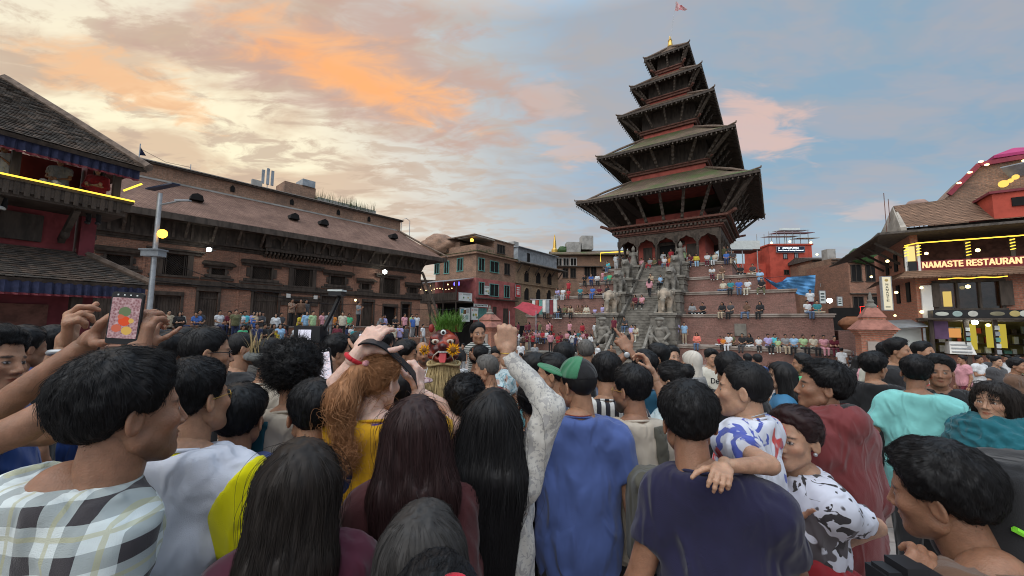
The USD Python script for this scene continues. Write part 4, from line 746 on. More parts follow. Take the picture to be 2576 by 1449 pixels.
for x0, z0, x1, z1, kd in DOORS:
    p = numbered(pal, 'door'); UsdGeom.Xform.Define(stage, p)
    b = MB(); b.box(x0 - .12, x0, -.05, .3, z0, z1); b.box(x1, x1 + .12, -.05, .3, z0, z1); e = .75 if kd == 1 else .12; b.box(x0 - e, x1 + e, -.09, .3, z1 + .001, z1 + .2)
    if kd == 1: b.box(x0 - .55, x0 - .12, -.06, .0, z1 - .28, z1); b.box(x1 + .12, x1 + .55, -.06, .0, z1 - .28, z1); b.box(x0 - .75, x1 + .75, -.11, 0, z1 + .22, z1 + .34)
    b.put('frame', wood, p)
    if kd < 2:
        m = MB(); nn = max(3, int((x1 - x0) / .11))
        for i in range(nn): xa = x0 + (x1 - x0) * i / nn; m.box(xa + .006, xa + (x1 - x0) / nn - .006, .16, .2, z0, z1)
        m.box(x0, x1, .13, .16, z0 + 1.6, z0 + 1.72); m.box(x0, x1, .20, .22, z0, z1); m.put('boarded_leaf', wood, p)
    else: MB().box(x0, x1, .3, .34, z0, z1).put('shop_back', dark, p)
for sx in (-10.36, -8.66): MB().box(sx - .12, sx + .12, -.16, -.1, 4.38, 4.66).put('sign_plate', white, pal)
def lattice(x0, x1, z0, z1, y, st=.09):
    m = MB(); W_, H_ = x1 - x0, z1 - z0
    for s in (-1, 1):
        t = -H_
        while t < W_:
            a0, a1 = max(0, t), min(W_, t + H_)
            if a1 - a0 > .02: za, zb = (a0 - t, a1 - t) if s > 0 else (H_ - a0 + t, H_ - a1 + t); m.bar((x0 + a0, y + s * .006, z0 + za), (x0 + a1, y + s * .006, z0 + zb), .012, .03, up=(0, 1, 0))
            t += st
    return m
for i, (x0, x1, z0, z1, e) in enumerate(WINS):
    p = numbered(pal, 'eared_window'); UsdGeom.Xform.Define(stage, p); b = MB(); t = .11
    b.box(x0 - t, x0, -.1, .2, z0, z1); b.box(x1, x1 + t, -.1, .2, z0, z1); b.box(x0 - e, x1 + e, -.12, .2, z1 + .001, z1 + .14); b.hexa([(x0 - e - .12, -.3, z1 + .14), (x1 + e + .12, -.3, z1 + .14), (x1 + e, 0, z1 + .14), (x0 - e, 0, z1 + .14)], [(x0 - e - .16, -.34, z1 + .22), (x1 + e + .16, -.34, z1 + .22), (x1 + e, 0, z1 + .42), (x0 - e, 0, z1 + .42)])
    b.box(x0 - e * .8, x1 + e * .8, -.14, .2, z0 - .16, z0 - .001); b.box(x0 - e - .1, x1 + e + .1, -.1, .0, z0 - .30, z0 - .161)
    for s, xx in ((-1, x0), (1, x1)): b.box(min(xx + s * t, xx + s * e * .55), max(xx + s * t, xx + s * e * .55), -.06, .0, z0 + .12, z1 - .1)
    b.put('frame', wood, p); lattice(x0, x1, z0, z1, .05).put('lattice', wood, p)
for x0, x1, z0, z1 in BIG:
    p = numbered(pal, 'grand_window'); UsdGeom.Xform.Define(stage, p); b = MB(); b.box(x0, x0 + .25, -.12, .2, z0, z1); b.box(x1 - .25, x1, -.12, .2, z0, z1); b.box(x0 - .35, x1 + .35, -.16, .2, z1 + .001, z1 + .16); b.box(x0 - .45, x1 + .45, -.3, .2, z1 + .16, z1 + .26); b.box(x0 - .3, x1 + .3, -.14, .2, z0 - .1, z0 - .001)
    for t in (.28, .36): b.box(x0 + t, x0 + t + .04, -.05, .1, z0, z1); b.box(x1 - t - .04, x1 - t, -.05, .1, z0, z1)
    b.put('frame', wood, p); lattice(x0 + .4, x1 - .4, z0, z1, .04, .12).put('lattice', wood, p)
# projecting five-bay window and its row of corbels
p = numbered(pal, 'bay_window'); UsdGeom.Xform.Define(stage, p)
b = MB(); b.box(-11.95, -6.85, -.62, 0, 7.2, 7.4); b.box(-11.95, -6.85, -.75, 0, 8.25, 8.5); b.box(-11.95, -6.85, -.5, -.45, 7.3, 8.3)
for x in np.linspace(-11.9, -6.9, 6): b.box(x - .12, x + .12, -.72, -.5, 7.4, 8.25)
b.put('frame', wood, p)
for i in range(5): x = -11.9 + i; b = MB(); b.poly([(x + .14, 7.42), (x + .14, 8.22), (x + .86, 8.22), (x + .86, 7.42), (x + .78, 7.42), (x + .76, 7.9), (x + .5, 8.1), (x + .24, 7.9), (x + .22, 7.42)], -.66, -.56); b.put('arch', wood2, p)
for x in np.arange(-11.95, -6.9, .22): b = MB(); b.bar((x + .1, -.02, 6.9), (x + .1, -.5, 7.16), .12, .14); b.ball((x + .1, -.5, 7.08), (.07, .09, .1), 0); b.put('corbel', wood2, pal)
b = MB(); b.box(-13.7, -.2, -.42, 0, 7.2, 7.32); b.box(-6.7, -.1, -.36, -.05, 7.32, 8.4); b.box(XL, -12.1, -.36, -.05, 7.2, 8.4); b.put('gallery_boards', wood, pal)
for x in list(np.arange(-6.3, -.2, .75)) + list(np.arange(-23.5, -12.3, .8)): MB().box(x - .06, x + .06, -.42, -.36, 7.3, 8.4).put('gallery_post', wood2, pal)
# roof: front slope, hipped right end, soffit, struts
ev, yr, zr = 8.42, 2.6, 11.05
def slope_mesh(pts, nu, nv, sag=.08, wob=.03, seed=1):
    """A tiled slope between an eave (two points) and a ridge (two points)."""
    a, b_, c, d = map(np.array, pts); v = []
    for j in range(nv + 1):
        t = j / nv
        for i in range(nu + 1): u = i / nu; v.append((a * (1 - u) + b_ * u) * (1 - t) + (d * (1 - u) + c * u) * t)
    v = np.array(v); v[:, 2] += -sag * np.sin(PI * np.repeat(np.arange(nv + 1) / nv, nu + 1)) + wob * (meshkit.noise(v * 1.1, seed) - .5) * 2
    return v, [(j * (nu + 1) + i, j * (nu + 1) + i + 1, (j + 1) * (nu + 1) + i + 1, (j + 1) * (nu + 1) + i) for j in range(nv) for i in range(nu)]
b = MB(); b.add(*slope_mesh([(XL, -1.5, ev), (1.6, -1.5, ev - .12), (-.9, yr, zr), (XL, yr, zr)], 40, 8)); b.add(*slope_mesh([(1.6, -1.5, ev - .12), (1.6, 8, ev - .12), (-.9, 6, zr), (-.9, yr, zr)], 14, 8, seed=2)); b.put('tiled_roof', roof_palace, pal, 30)
b = MB(); b.hexa([(XL, -1.46, ev - .22), (1.56, -1.46, ev - .34), (1.56, 8, ev - .34), (XL, 8, ev - .2)], [(XL, -1.46, ev - .03), (1.56, -1.46, ev - .15), (1.56, 8, ev - .15), (XL, 8, ev - .03)]); b.box(XL, 1.58, -1.53, -1.47, ev - .36, ev - .02); b.put('eave_soffit', wood, pal)
b = MB()
for x in np.arange(XL, 1.5, .3): b.bar((x, -.2, ev + .02), (x, -1.52, ev - .28), .09, .11)
b.put('rafter_row', wood, pal, kind='stuff')
for x in np.arange(-23, .2, 1.2): b = MB(); b.bar((x, -.1, 7.2), (x, -1.25, ev - .2), .12, .14); b.ball((x, -.75, 7.75), (.09, .09, .18), 0); b.put('roof_strut', wood2, pal)
MB().tube([(-.9, yr, zr + .05), (.4, .5, 9.75), (1.66, -1.56, ev + .12)], (.1, .1, .08), 6).put('hip_ridge', tile_near[1], pal)
for px, py in ((490, 270), (715, 318), (1245, 428)):
    x, z = PF.on(*c2(px, py), .9); b = MB(); y = .8; zz = ev + (y + 1.5) / (yr + 1.5) * (zr - ev); b.poly([(x - .3, zz - .1), (x + .3, zz - .1), (x + .22, zz + .2), (x, zz + .32), (x - .22, zz + .2)], y - .35, y + .4); b.put('roof_vent', dark, pal)
x, z = PF.on(*c1(1120, 660), .9); b = MB(); y = .8; zz = ev + (y + 1.5) / (yr + 1.5) * (zr - ev); b.poly([(x - .32, zz - .1), (x + .32, zz - .1), (x + .24, zz + .2), (x, zz + .3), (x - .24, zz + .2)], y - .35, y + .4); b.put('roof_vent', dark, pal)
b = MB(); b.box(-20, -.55, yr, yr + .4, zr - .3, 11.9); b.put('attic_wall', brk_old, pal)
b = MB(); b.box(-20, -.4, yr - .25, yr + .6, 11.9, 11.98); b.hexa([(-20, yr - .35, 11.98), (-.35, yr - .35, 11.98), (-.35, yr + .7, 11.98), (-20, yr + .7, 11.98)], [(-20, yr + .1, 12.18), (-.5, yr + .1, 12.15), (-.5, yr + .3, 12.15), (-20, yr + .3, 12.18)]); b.put('attic_coping', tile_near[2], pal)
for x in (-13.2, -9.6, -6.2, -3.6): b = MB(); b.poly([(x - .12, 11.3), (x + .12, 11.3), (x + .12, 11.6), (x, 11.75), (x - .12, 11.6)], yr - .06, yr - .003); b.put('niche', dark, pal)
MB().box(-20, -.6, yr - .12, yr - .003, 10.98, 11.08).put('flashing', conc, pal)
b = MB(); b.box(-22, .4, -2.6, -.003, 0, 2.5); b.put('front_platform', brk_palace, pal)
b = MB(); b.box(-22, .5, -4.2, -2.6, 0, 1.75); b.put('front_step', brk_palace, pal); MB().box(-22, .55, -5.6, -4.2, 0, 1.0).put('front_step', stone, pal); MB().box(-22, .45, -2.66, -2.3, 2.5, 2.56).put('platform_edge', coping, pal)
for i, (a, bb) in enumerate([((-.1, -.4, 7.0), (1.5, -2.8, 0)), ((-.05, .4, 7.0), (2.2, -1.4, 0)), ((.4, -.5, 4.6), (1.4, -.6, 0.))]): t = thing('timber_prop', ['long weathered timber prop leaning on the palace corner, nearest', 'long timber prop behind the nearest one at the palace corner', 'short thin timber prop standing under the palace corner'][i], 'prop', PO, PF.rz, 'timber props at the palace corner'); MB().bar(a, bb, .17 if i < 2 else .1).put('beam', wood2, t)
def lamp(name, label, p, r, m, holder=True, toward=None):
    t = thing(name, label, 'lamp', p); MB().ball((0, 0, 0), (r, r * .7, r), 2).put('lit_lens', m, t, True)
    if holder: MB().box(-r * 1.15, r * 1.15, r * .45, r * .9, -r * .8, r * .9).put('housing', black, t); MB().tube([(0, r * .8, 0), (0, r * 4, .05)], .02, 5).put('bracket', metal, t)
    return t
def on_pal(px, py, y): x, z = PF.on(px, py, y); return PF.w(x, y, z)
lamp('floodlight', 'white floodlight shining under the palace eaves, left one', on_pal(525, 628, -.7), .13, bulb_w); lamp('floodlight', 'white floodlight shining under the palace eaves, right one', on_pal(968, 684, -.7), .17, bulb_w)
lamp('wall_lamp', 'white wall lamp beside the palace shop door', on_pal(894, 755, -.25), .09, bulb_s)
# rooftop clutter above the palace
def roof_thing(name, label, cat, px, py, y, build, base=None): x, z = PF.on(px, py, y); t = thing(name, label, cat, PF.w(x, y, z if base is None else base), PF.rz); build(t); return t
def _ant(t):
    b = MB(); b.tube([(0, 0, -1.0), (0, 0, 1.4)], .03, 6).put('mast', metal, t)
    for i, (x, h) in enumerate([(-.32, .9), (.0, 1.1), (.3, 1.0)]): MB().box(x - .09, x + .09, -.1, 0, .1, h + .25).put('antenna_panel', tin, t)
    MB().box(-1.0, -.35, -.1, .2, -.2, .25).put('equipment_box', conc, t)
roof_thing('phone_mast', 'grey phone antenna panels on the roof above the palace', 'antenna', 672, 468, 5., _ant)
def _roomy(t):
    MB().box(-2.6, -.2, 0, 2, -1.6, .55).put('room', brk_old, t); MB().box(-1.3, -.3, -.1, 1.4, .55, 1.1).put('water_tank', tin, t); MB().box(-.1, 5.2, -.3, 2, -1.2, -.2).put('planter_wall', conc, t)
roof_thing('rooftop_room', 'small brick rooftop room with tank behind the palace ridge', 'room', 800, 492, 6., _roomy)
def blades(n, w, h, rnd, spread=.5, wd=.012, droop=.4):
    b = MB()
    for _ in range(n):
        x, y = rnd.uniform(-w, w), rnd.uniform(-w * .4, w * .4); hh = h * rnd.uniform(.5, 1.); a = rnd.uniform(0, 2 * PI); s = spread * rnd.uniform(.1, 1) * hh; dx, dy = math.cos(a), math.sin(a); pts = []
        for k in range(4): t = k / 3; pts.append((x + dx * s * t ** 1.6, y + dy * s * t ** 1.6, hh * (t - droop * .4 * t * t * s / hh)))
        v = []
        for k, p in enumerate(pts): ww = wd * (1 - k / 3.2); v += [(p[0] - dy * ww, p[1] + dx * ww, p[2]), (p[0] + dy * ww, p[1] - dx * ww, p[2])]
        b.add(v, [(2 * k, 2 * k + 1, 2 * k + 3, 2 * k + 2) for k in range(3)])
    return b
leaf = pmat('grass_blade', (.075, .15, .028), .6, .45, 3.); leaf2 = pmat('dull_weed', (.06, .085, .032), .7, .45, 3.); leaf3 = pmat('shrub_leaf', (.045, .10, .028), .6, .5, 5.)
rw = random.Random(9)
def weeds(label, p, n, w, h, m=leaf2, rz=0.): t = thing('rooftop_weeds', label, 'weeds', p, rz); blades(n, w, h, rw, .4, .02).put('stems', m, t)
x, z = PF.on(870, 512, 5.5); weeds('tall dry weeds growing along the palace roof planter', PF.w(x, 5.7, z - .3), 260, 2.6, 1.0, leaf2, PF.rz)
t = thing('rooftop_pole', 'thin rooftop pole with small dark flag above the left end of the palace', 'pole', PF.w(-17.6, 4, 10.9), PF.rz); MB().tube([(0, 0, 0), (0, 0, 2.5)], .03, 5).put('pole', metal, t); MB().add([(.02, 0, 2.3), (.02, 0, 1.8), (.3, .02, 1.85)], [(0, 1, 2), (0, 2, 1)]).put('flag', cloth_blue, t)
t = thing('rooftop_pole', 'thin bare metal pole on the palace roof right of the flag pole', 'pole', PF.w(-15.2, 4, 10.9), PF.rz); MB().tube([(0, 0, 0), (0, 0, 2.0)], .025, 5).put('pole', metal, t); MB().tube([(-2.4, 0, 2.2), (-1.2, 0, 1.75), (0, 0, 1.8)], .012, 4).put('wire', black, t)
t = thing('drain_pipe', 'bent metal pipe frame on the right end of the palace roof', 'pipe', PF.w(-.2, 3, 10.6), PF.rz); MB().tube([(0, 0, 0), (0, 0, 1.6), (.5, 0, 1.9), (.9, 0, 1.7), (.9, 0, -.6)], .03, 6).put('pipe', metal, t); MB().box(-.9, -.2, 0, .6, 1.2, 1.6).put('tank', conc, t)
# cables sagging along the palace front
for i, (a, bb, sg) in enumerate([((390, 705), (1050, 752), .25), ((385, 640), (930, 764), .9), ((930, 764), (1200, 770), .4)]):
    p, q = on_pal(*a, -.35), on_pal(*bb, -.35); t = thing('power_cable', ['black cable strung along the palace string course', 'black cable hanging from the street lamp across the palace wall', 'black cable running from the palace to the pink house'][i], 'cable'); s = np.linspace(0, 1, 24)[:, None]; pts = p * (1 - s) + q * s; pts[:, 2] -= (sg * 4 * s * (1 - s))[:, 0]; MB().tube(pts, .02, 5).put('wire', black, t)
# ------------------------------------------------------------------ house with the balcony restaurant at the far left
LO = at(379, 760, 11.); LO[2] = -.5
LF = Frame(LO, math.radians(28)); lh = thing('balcony_house', 'dark timber house with lit balcony and two tiled roofs at left', 'house', LO, LF.rz); LX = -9.
maroon_l = pmat('dull_red_plaster', (.26, .055, .06), .85, .3, 2., .3, 18.)
b = MB(); b.box(LX, -.9, 1.0, 1.3, 0, 3.4); b.box(-1.2, -.9, 1.3, 7, 0, 6.8); b.put('ground_floor_wall', maroon, lh)
for x0, x1 in ((-2.5, -1.7), (-4.4, -3.2), (-6.2, -5.2)): MB().box(x0, x1, .93, 1.0, .2, 2.7).put('door', wood if x0 < -3 else wood_red, lh)
for x in (-1.35, -2.9, -4.8, -6.6): MB().box(x - .1, x + .1, .35, .55, 0, 3.25).put('post', wood, lh)
b = MB(); b.box(LX, -1.25, 1.55, 1.8, 4.1, 6.6); b.put('first_floor_wall', maroon_l, lh)
for x0 in (-2.2, -3.6): MB().box(x0 - .35, x0 + .35, 1.44, 1.55, 4.35, 5.05).put('carved_window', wood, lh)
for x in (-1.5, -2.75): b = MB(); b.bar((x, 1.5, 4.45), (x, .45, 5.2), .12, .16); b.ball((x, 1.2, 4.62), (.09, .13, .16), 1); b.put('bracket', wood, lh)
b = MB(); b.box(LX, -.62, .28, 1.6, 5.2, 5.32); b.box(LX, -.55, .22, .34, 5.32, 5.56)
for x in np.arange(LX, -.7, .16): b.box(x, x + .09, .2, .22, 5.24, 5.56)
b.box(LX, -.5, .18, .38, 5.56, 5.64); b.box(-.75, -.55, .3, 1.6, 5.32, 5.64); b.put('balcony', wood, lh)
MB().tube([(LX, .15, 5.66), (-3, .15, 5.655), (-.5, .15, 5.65)], .022, 6).put('light_strip', led, lh)
MB().bar((-.62, .6, 6.0), (-.25, .6, 6.32), .05).put('light_tube', led, lh)
for x in (-.85, -2.6, -4.4): MB().box(x - .07, x + .07, .25, .4, 5.64, 6.6).put('balcony_post', wood, lh)
MB().box(-3.2, -2.75, 1.38, 1.5, 5.45, 6.15).put('lit_doorway', led_dim, lh)
def valance(x0, x1, y, z0, z1, yz=0.):
    n = int((x1 - x0) / .05); v = []
    for j, z in enumerate((z1, (z0 + z1) / 2, z0)):
        for i in range(n + 1): v.append((x0 + (x1 - x0) * i / n, y + (.02 + .018 * j) * math.sin(i * 1.9 + .7 * math.sin(i * .7)), z))
    return v, [(j * (n + 1) + i, j * (n + 1) + i + 1, (j + 1) * (n + 1) + i + 1, (j + 1) * (n + 1) + i) for j in range(2) for i in range(n)]
for y, z0, z1, xe in ((.05, 2.94, 3.22, -.12), (-.22, 6.2, 6.48, -.58)):
    p = MB().add(*valance(LX, xe, y, z0, z1)).put('valance', cloth_blue, lh); MB().add(*valance(LX, xe, y, z0 - .05, z0)).put('red_hem', maroon, p)
def near_roof(A, B, C, D, soff, nx=None, limit=150):
    """Slope with every clay tile built: eave A-B, ridge D-C; the tiles nearest the camera are parts, the rest one part."""
    A, B, C, D = map(np.array, (A, B, C, D)); base = numbered(lh, 'roof_slope'); bm = MB(); nrm = unit(np.cross(B - A, D - A)); nrm = nrm if nrm[2] > 0 else -nrm
    bm.hexa([A - nrm * .12, B - nrm * .12, C - nrm * .12, D - nrm * .12], [A - nrm * .02, B - nrm * .02, C - nrm * .02, D - nrm * .02]); obj('roof_slope', bm.get(), wood, lh)
    rows = int(np.linalg.norm(D - A) / .105); lst = []
    for j in range(rows):
        t = j / rows; a, b_ = A + (D - A) * t, B + (C - B) * t; a2, b2 = A + (D - A) * min((j + 1.35) / rows, 1), B + (C - B) * min((j + 1.35) / rows, 1); nn = int(np.linalg.norm(b_ - a) / .135)
        for i in range(-1, nn):
            u0, u1 = (i + .5 * (j % 2)) / nn, (i + .94 + .5 * (j % 2)) / nn
            if u0 < 0 or u1 > 1: continue
            q = [a + (b_ - a) * u0, a + (b_ - a) * u1, a2 + (b2 - a2) * u1, a2 + (b2 - a2) * u0]; l = rw.uniform(.0, .012); lst.append((np.linalg.norm(LF.w(*q[0]) - CP), [q[0] + nrm * (.02 + l), q[1] + nrm * (.02 + l + rw.uniform(-.006, .006)), q[2] - nrm * .01, q[3] - nrm * .01], nrm))
    vis = [x for x in lst if -1.45 < LF.w(*x[1][0])[0] / LF.w(*x[1][0])[1] < 0]; keep = sorted(vis, key=lambda x: x[0])[:limit]; ids = {id(x) for x in keep}; rest = [MB(), MB(), MB()]
    for x in lst:
        k = rw.randrange(3); m = MB() if id(x) in ids else rest[k]; m.hexa([p - x[2] * .016 for p in x[1]], x[1])
        if id(x) in ids: m.put('roof_tile', tile_near[k], base)
    for k in range(3): rest[k].put('far_roof_tile', tile_near[k], base, kind='stuff')
near_roof((LX, 0, 3.3), (0, 0, 3.3), (-1.15, 1.55, 4.22), (LX, 1.55, 4.22), 0)
near_roof((LX, -.35, 6.52), (-.45, -.35, 6.52), (-2.55, 3.0, 8.95), (LX, 3.0, 8.95), 0)
MB().add([(0, 0, 3.3), (0, 6, 3.3), (-1.15, 4, 4.22), (-1.15, 1.55, 4.22)], [(0, 1, 2, 3)]).add([(0, 0, 3.26), (-1, 1, 3.26), (-1, 6, 3.26), (0, 6, 3.26)], [(0, 1, 2, 3)]).add([(-.45, -.35, 6.52), (-.45, 7, 6.52), (-2.55, 4.4, 8.95), (-2.55, 3., 8.95)], [(0, 1, 2, 3)]).put('hip_slope', roof_palace, lh)
MB().tube([(0.02, -.02, 3.36), (-1.15, 1.55, 4.27)], .09, 6).put('hip_tiles', tile_near[1], lh); MB().tube([(-.43, -.37, 6.56), (-1.5, 1.35, 7.80), (-2.55, 3., 8.97)], .12, 6).put('hip_tiles', tile_near[1], lh)
t = thing('plaster_block', 'pale blue grey plaster house corner behind the balcony house', 'house', LF.w(-.35, 4.4, 0), LF.rz); MB().box(-.45, .15, 0, 3, 0, 5.0).put('wall', tin, t); MB().box(-.55, .25, -.1, 3.1, 5.0, 5.15).put('roof', wood, t)
# street lamp with solar panel
SLP = at(384, 690, 10.6); t = thing('street_lamp', 'grey solar street lamp pole with a lit orange lamp', 'street lamp', (SLP[0], SLP[1], -.58))
zt = lambda py: at(384, py, 10.6)[2] + .58
MB().tube([(0, 0, 0), (0, 0, zt(480))], (.075, .055), 10).put('pole', metal, t, 40); hx = lambda px: (px - 388) * 10.6 / FP
v = MB(); v.hexa([(-.3, -.14, zt(474)), (.42, -.14, zt(459)), (.42, .14, zt(455)), (-.3, .14, zt(470))], [(-.3, -.14, zt(474) + .04), (.42, -.14, zt(459) + .04), (.42, .14, zt(455) + .04), (-.3, .14, zt(470) + .04)]); v.put('solar_panel', pmat('solar_cell', (.03, .04, .07), .2, .2), t)
MB().tube([(0, 0, zt(511)), (.78, -.1, zt(500))], .025, 6).put('arm', metal, t); MB().box(.55, .95, -.16, -.06, zt(503), zt(500)).put('lamp_head', tin, t)
MB().ball((.22, -.06, zt(587)), (.125, .1, .125), 2).put('lit_lamp', bulb_o, t, True); MB().box(.05, .2, -.03, .05, zt(592), zt(580)).put('lamp_bracket', metal, t)
b = MB(); b.box(-.24, .24, -.16, .1, zt(645), zt(630)); b.box(-.27, .27, -.2, .12, zt(630), zt(627)); b.put('control_box', tin, t)
# ------------------------------------------------------------------ houses between the palace and the pagoda
def win(parent, fr, x0, x1, z0, z1, m=teal, y=0., fw=.07, mull=1, shut=None):
    p = numbered(parent, 'window'); UsdGeom.Xform.Define(stage, p); b = MB()
    b.box(x0 - fw, x0, y - .06, y + .04, z0, z1); b.box(x1, x1 + fw, y - .06, y + .04, z0, z1); b.box(x0 - fw - .03, x1 + fw + .03, y - .07, y + .04, z1 + .001, z1 + fw); b.box(x0 - fw - .05, x1 + fw + .05, y - .1, y + .04, z0 - fw, z0 - .001)
    for i in range(1, mull + 1): xm = x0 + (x1 - x0) * i / (mull + 1); b.box(xm - .025, xm + .025, y - .04, y + .02, z0, z1)
    b.put('frame', m, p); MB().box(x0, x1, y - .012, y + .0, z0, z1).put('pane', dark if shut is None else shut, p); return p
def pxwin(parent, fr, k, X0, Y0, X1, Y1, m=teal, **kw):
    x0, z1 = fr.on(*k(X0, Y0), 0.); x1, z0 = fr.on(*k(X1, Y1), 0.); return win(parent, fr, min(x0, x1), max(x0, x1), min(z0, z1), max(z0, z1), m, **kw)
MO = at(1196, 760, 41.); MO[2] = -1.1
MR, ML = Frame(MO, math.radians(38)), Frame(MO, math.radians(127))
mh = thing('corner_house', 'four storey brick corner house with teal windows and pink painted lower floors', 'house', MO, MR.rz)
X1 = MR.on(*q4(1325, 600))[0]; zz = lambda X, Y, fr=MR, y=0.: fr.on(*q4(X, Y), y)[1]
z_p, z_e, z_t = zz(870, 660), zz(900, 375), zz(1010, 175)
ld = 6.5
b = MB(); b.box(0, X1, 0, ld, 0, z_p); b.put('painted_wall', pink_wall, mh)
b = MB(); b.box(.003, X1, .003, ld, z_p, z_e); b.put('brick_wall', brk_old, mh)
b = MB(); b.box(-.35, X1 + .1, -.35, ld, z_e, z_e + .22); b.put('cornice', brk_old, mh)
b = MB(); b.box(-.4, X1 + .05, -.42, ld, z_e + .221, z_e + .27); b.put('moss_strip', leaf2, mh)
xa = MR.on(*q4(1010, 200), 1.)[0]; b = MB(); b.box(xa, X1, .3, ld - 1, z_e + .22, z_t); b.box(.6, xa, 3.2, ld, z_e + .22, z_t - .3); b.put('top_storey', brk_old, mh)
b = MB(); b.box(.1, xa, .1, .3, z_e + .22, z_e + 1.1); b.box(.1, .3, .3, ld, z_e + .22, z_e + 1.1); b.put('parapet', brk_old, mh)
b = MB(); b.box(-.1, X1 + .1, .2, ld, z_t, z_t + .12); b.put('roof_slab', tile_near[1], mh); MB().box(.1, xa, .2, 3., z_t - .12, z_t).put('terrace_ceiling', plaster, mh)
for r_ in ((880, 420, 940, 575), (1020, 455, 1115, 600), (1192, 485, 1250, 625)): pxwin(mh, MR, q4, *r_, m=teal if r_[0] < 1100 else wood2)
for r_ in ((885, 715, 938, 860), (1015, 735, 1112, 885), (1190, 755, 1245, 900)): pxwin(mh, MR, q4, *r_, shut=glass if 0 else dark)
pxwin(mh, MR, q4, 1128, 250, 1215, 370, m=wood2, y=.3, mull=2)
# left face, a frame turned by about ninety degrees: its own local x runs away to the left
MLf = Frame(MO, math.radians(38 - 90))                      # points away from the camera to the left
def left_win(X0, Y0, X1_, Y1, m=teal):
    a, za = ML.on(*q4(X0, Y0), 0.); b_, zb = ML.on(*q4(X1_, Y1), 0.); ys0, ys1 = sorted((-a, -b_)); z0, z1 = sorted((za, zb)); p = numbered(mh, 'window'); UsdGeom.Xform.Define(stage, p)
    f = MB(); f.box(-.06, .03, ys0 - .07, ys0, z0, z1); f.box(-.06, .03, ys1, ys1 + .07, z0, z1); f.box(-.07, .03, ys0 - .1, ys1 + .1, z1 + .001, z1 + .08); f.box(-.1, .03, ys0 - .12, ys1 + .12, z0 - .08, z0 - .001); f.box(-.04, .02, (ys0 + ys1) / 2 - .03, (ys0 + ys1) / 2 + .03, z0, z1); f.put('frame', m, p); MB().box(-.012, -.001, ys0, ys1, z0, z1).put('pane', dark, p)
for r_ in ((620, 430, 682, 570), (460, 465, 508, 600), (340, 495, 388, 605), (350, 255, 402, 335), (450, 235, 497, 335)): left_win(*r_, m=teal if r_[1] > 400 else wood2)
# cafe terrace with an awning in front of the left face
b = MB(); za = zz(700, 640); b.hexa([(-2.6, .2, za - .5), (-.1, .2, za), (-.1, 6.2, za), (-2.6, 6.2, za - .5)], [(-2.6, .2, za - .46), (-.1, .2, za + .04), (-.1, 6.2, za + .04), (-2.6, 6.2, za - .46)]); b.put('tin_awning', tin, mh)
zf = zz(700, 935); b = MB(); b.box(-2.6, -.02, .2, 6.2, zf - .2, zf); b.box(-2.65, -2.55, .2, 6.2, zf, zf + .8); b.put('terrace_floor', wood, mh)
for y in (.3, 2.2, 4.2, 6.1): MB().box(-2.6, -2.5, y - .05, y + .05, 0, za - .5).put('terrace_post', wood, mh)
for i, y in enumerate(np.linspace(1.0, 6., 12)): MB().ball((-2.5, y, zf + 1.25 - .1 * math.sin(i)), .05, 1).put('string_bulb', bulb_s, mh)
for y, m in ((1.6, glow_b), (.9, glow_b), (2.6, bulb_s), (5.4, bulb_s)): MB().ball((-1.6, y, za - .7), (.06, .06, .22 if m is glow_b else .08), 1).put('hanging_lamp', m, mh)
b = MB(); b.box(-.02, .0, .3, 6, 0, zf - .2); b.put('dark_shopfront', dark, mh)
lamp('terrace_lamp', 'orange lamp glowing on the roof terrace of the corner house', MR.w(.2, .9, z_e + 1.6), .2, bulb_o)
weeds('scrubby weeds along the cornice of the corner house', MR.w(.6, -.2, z_e + .27), 120, 1.3, .35, leaf2)
def mound(name, label, p, r, m, seed=0):
    t = thing(name, label, 'ruin' if 'rubble' in label else 'bush', p); q = trimesh.creation.icosphere(3, 1.); v = q.vertices * np.array(r); v = v * (1 + .5 * (meshkit.fbm(q.vertices * 2.2 + seed, 4, seed) - .5))[:, None]; obj('mass', (v, q.faces), m, t, True); return t
mound('rubble_heap', 'ruined brick rubble heap on top of the corner house, left of its terrace', MR.w(.6, 6.2, z_t - .6), (2.6, 2., 1.4), brk_old, 3)
def board(name, label, fr, k, X0, Y0, X1_, Y1, y, m, depth=.08, cat='sign', draw=None):
    x0, z1 = fr.on(*k(X0, Y0), y); x1, z0 = fr.on(*k(X1_, Y1), y); x0, x1 = sorted((x0, x1)); z0, z1 = sorted((z0, z1))
    t = thing(name, label, cat, fr.w(x0, y, z0), fr.rz); b = MB(); b.box(0, x1 - x0, 0, depth, 0, z1 - z0); b.put('panel', m, t); f = MB(); w_, h_ = x1 - x0, z1 - z0; f.box(-.03, 0, -.015, depth, -.03, h_ + .03); f.box(w_, w_ + .03, -.015, depth, -.03, h_ + .03); f.box(0, w_, -.015, depth, h_, h_ + .03); f.box(0, w_, -.015, depth, -.03, 0); f.put('frame', metal, t)
    if draw: draw(t, w_, h_)
    return t
def text(t, s, h, x, z, m, y=-.004, vert=False, bold=True, fit=None, depth=.004):
    q = meshkit.text_mesh(s, h, depth, bold); v = np.array(q.vertices); wv = v[:, 0].max()
    if fit and wv > 0: v[:, 0] *= fit / wv; wv = fit
    obj('lettering', (np.stack([x - wv / 2 + v[:, 0], y - v[:, 2], z + v[:, 1]], 1), q.faces), m, t, kind='stuff')
ink = pmat('printed_ink', (.03, .05, .05), .6); ink_r = pmat('red_ink', (.5, .05, .05), .6); ink_g = pmat('green_ink', (.12, .22, .10), .6); panel_w = pmat('white_panel', (.62, .66, .64), .5, .12, 3.)
